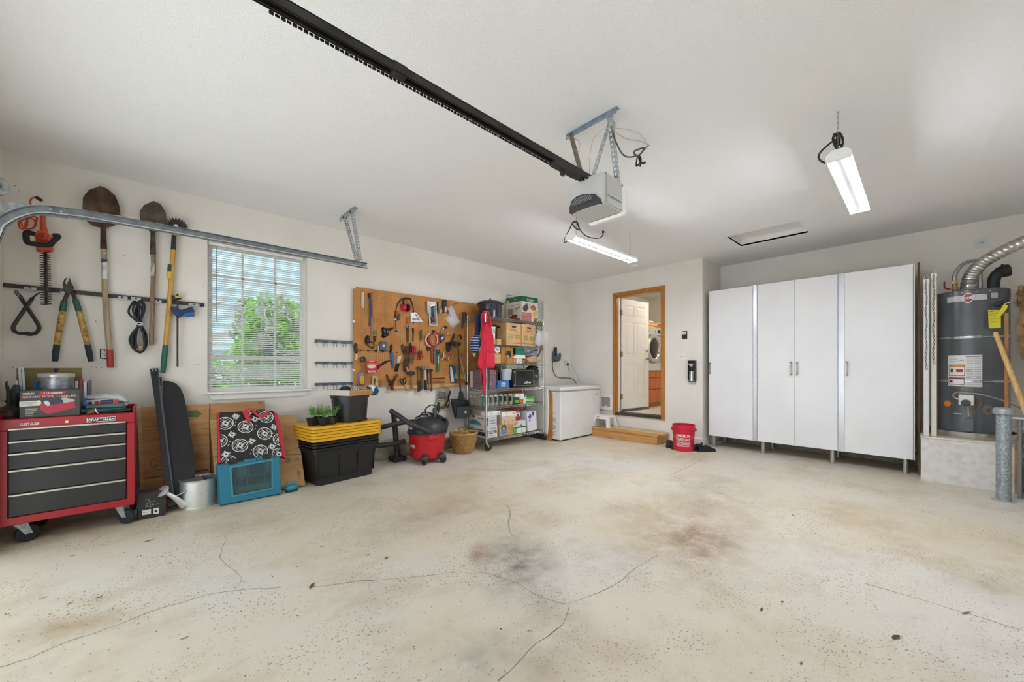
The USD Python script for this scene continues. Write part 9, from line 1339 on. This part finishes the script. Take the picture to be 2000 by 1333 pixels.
t = T('hanging_hide','brown frayed hide or burlap sheet hanging at the right edge of the picture','hide',(6.3,-0.716,1.592)); g=[(0.655,2.004),(0.891,2.065),(0.919,0.996),(0.716,1.088),(0.661,1.341),(0.636,1.547),(0.661,1.749)]; t.add('sheet', dish(g,lambda u,v:.03*math.sin(v*22)+.02*math.sin(u*30+v*9),.01,FB_(6.3),.04), N('hide',[(.3,'#6d5136'),(.5,'#a08260'),(.7,'#bfa484')],scale=9.,rough=.95,bump=.5,dist=.02), smooth=60); shag(t,'frayed_edge',(6.28,-g[0][0]-.01,g[0][1]-.1),(.02,.02,.10),260,8,BU)
t = T('high_outlet','white duplex outlet plate high on the wall above the water heater','outlet',(6.858,-0.455,2.607)); q=[(0.424,2.667),(0.492,2.665),(0.492,2.552),(0.426,2.55)]; cx,cz=(q[0][0]+q[1][0])/2,(q[0][1]+q[2][1])/2; F=FB_(XR); t.add('plate', pill(rrect(cx-.058,cx+.058,cz-.058,cz+.058,.006),.007,F,0,.002), M('#dcdcdf',.35)); t.add('socket', slab(sg.Point(cx,cz).buffer(.024),.009,F), M('#d2d2d6',.4))
for a,b in ((-.008,.004),(.008,.004),(0,-.01)): t.add('slot', slab(sg.box(cx+a-.0018,cz+b-.005,cx+a+.0018,cz+b+.005),.0098,F), BLACK)
# ---------------------------------------------------------------- leaves and grit on the floor
LB=('#6e4a2c','#4f3a26','#83603a','#5d4a34','#3c2f22','#7a5536')
def leafbit(label,px,L,a,k,thin=.3,grp=None,name='dry_leaf'):
    c=px; g=random.Random(k); pts=[(-L/2,0),(-L*.2,L*thin*g.uniform(.3,.55)),(L*.15,L*thin*g.uniform(.35,.6)),(L/2,0),(L*.1,-L*thin*g.uniform(.3,.5)),(-L*.25,-L*thin*g.uniform(.25,.5))]
    one(name, mv(dish(pts,lambda u,v:.004+.10*abs(v)+.02*abs(u),.0012,np.eye(4),L*.14),rot(a),tr(c[0],c[1],.001)), M(LB[k%6],.85), label, 'leaf' if name=='dry_leaf' else 'twig', grp)
for k,(p,L,a,th,lab) in enumerate((((0.644,2.285,0.0),.06,.9,.35,'feathery dark dry sprig on the crack in front of the totes'),((-0.013,3.648,0.0),.055,.2,.2,'curled brown dry leaf in front of the small black carton'),((1.076,2.297,0.0),.03,.3,.6,'small brown dry leaf in the middle of the floor'),((1.008,2.414,0.0),.022,.2,.5,'tiny green leaf left of the small brown one'),((2.141,3.688,0.0),.04,.4,.3,'dark curled leaf on the floor before the shop vacuum'),((3.864,1.024,0.0),.05,-.3,.12,'thin dark twig on the stained floor before the white cabinets'),((3.786,0.713,0.0),.05,.8,.2,'dark twig bit on the floor in front of the middle cabinet'),((2.407,0.081,0.0),.06,-.4,.4,'ragged brown leaf clump low on the right of the floor'),((2.898,-0.146,0.0),.07,-.5,.15,'long dark leaf on the straight crack at right'),((2.198,0.543,0.0),.03,-.3,.4,'dark leaf fragment low in the right half of the floor'),((2.346,0.489,0.0),.02,-.2,.5,'reddish brown leaf chip above the dark fragment'),((1.916,0.335,0.0),.022,.1,.4,'dark chip near the bottom edge right of centre'),((1.248,1.222,0.0),.02,.2,.25,'thin brown chip beside the branching crack'),((1.165,1.318,0.0),.018,1.2,.3,'small yellow green leaf chip left of the branching crack'),((-0.408,3.118,0.0),.03,.1,.18,'brown twig piece low at the left of the floor'),((-0.299,2.957,0.0),.035,.9,.15,'longer twig piece right of another at lower left'),((-0.362,3.69,0.0),.025,.1,.25,'dark twig chip on the floor below the tool chest'),((-0.198,2.927,0.0),.03,.2,.3,'pale brown leaf scrap at lower left'),((0.107,2.228,0.0),.03,.0,.18,'short dark brown twig lying alone in the lower left'),((2.475,2.939,0.0),.02,.3,.4,'dark leaf speck on the floor before the wire shelving'))):
    leafbit(lab,p,L,a,k,th)
g=random.Random(21); V=[];F=[]
reg=[((0,1000),(500,1200),150),((300,1050),(1000,1333),160),((1100,1050),(2000,1333),330),((700,900),(1900,1100),120)]
corn=[[(-0.823,5.006),(0.595,3.986),(0.537,2.359),(-0.534,2.625)],[(0.014,3.826),(1.753,2.45),(1.003,1.07),(-0.064,2.071)],[(2.122,1.735),(4.65,-0.266),(2.497,-0.331),(1.146,0.937)],[(1.247,3.938),(5.79,1.361),(4.809,-0.275),(1.462,2.044)]]
for q,n in zip(corn,(170,150,330,140)):
    for k in range(n):
        u,v=g.random(),g.random(); a,b,c_,d=[np.array(z) for z in q]; p=(a*(1-u)+b*u)*(1-v)+(d*(1-u)+c_*u)*v; L=g.uniform(.004,.013); th=g.uniform(0,3.14); d1=np.array([math.cos(th),math.sin(th)])*L/2; d2=np.array([-d1[1],d1[0]])*g.uniform(.2,.5); b0=len(V)
        V+=[(*(p-d1),.0012),(*(p+d2),.0035),(*(p+d1),.0015),(*(p-d2),.0012)]; F+=[[b0,b0+1,b0+2],[b0,b0+2,b0+3]]
one('floor_grit', trimesh.Trimesh(V,F,process=False), N('grit_brown',[(.3,'#3d3022'),(.5,'#5f4a32'),(.7,'#7d6344')],scale=3.,rough=.9), 'scattered tiny dark leaf crumbs and grit over the concrete floor', 'grit', kind='stuff', smooth=False)
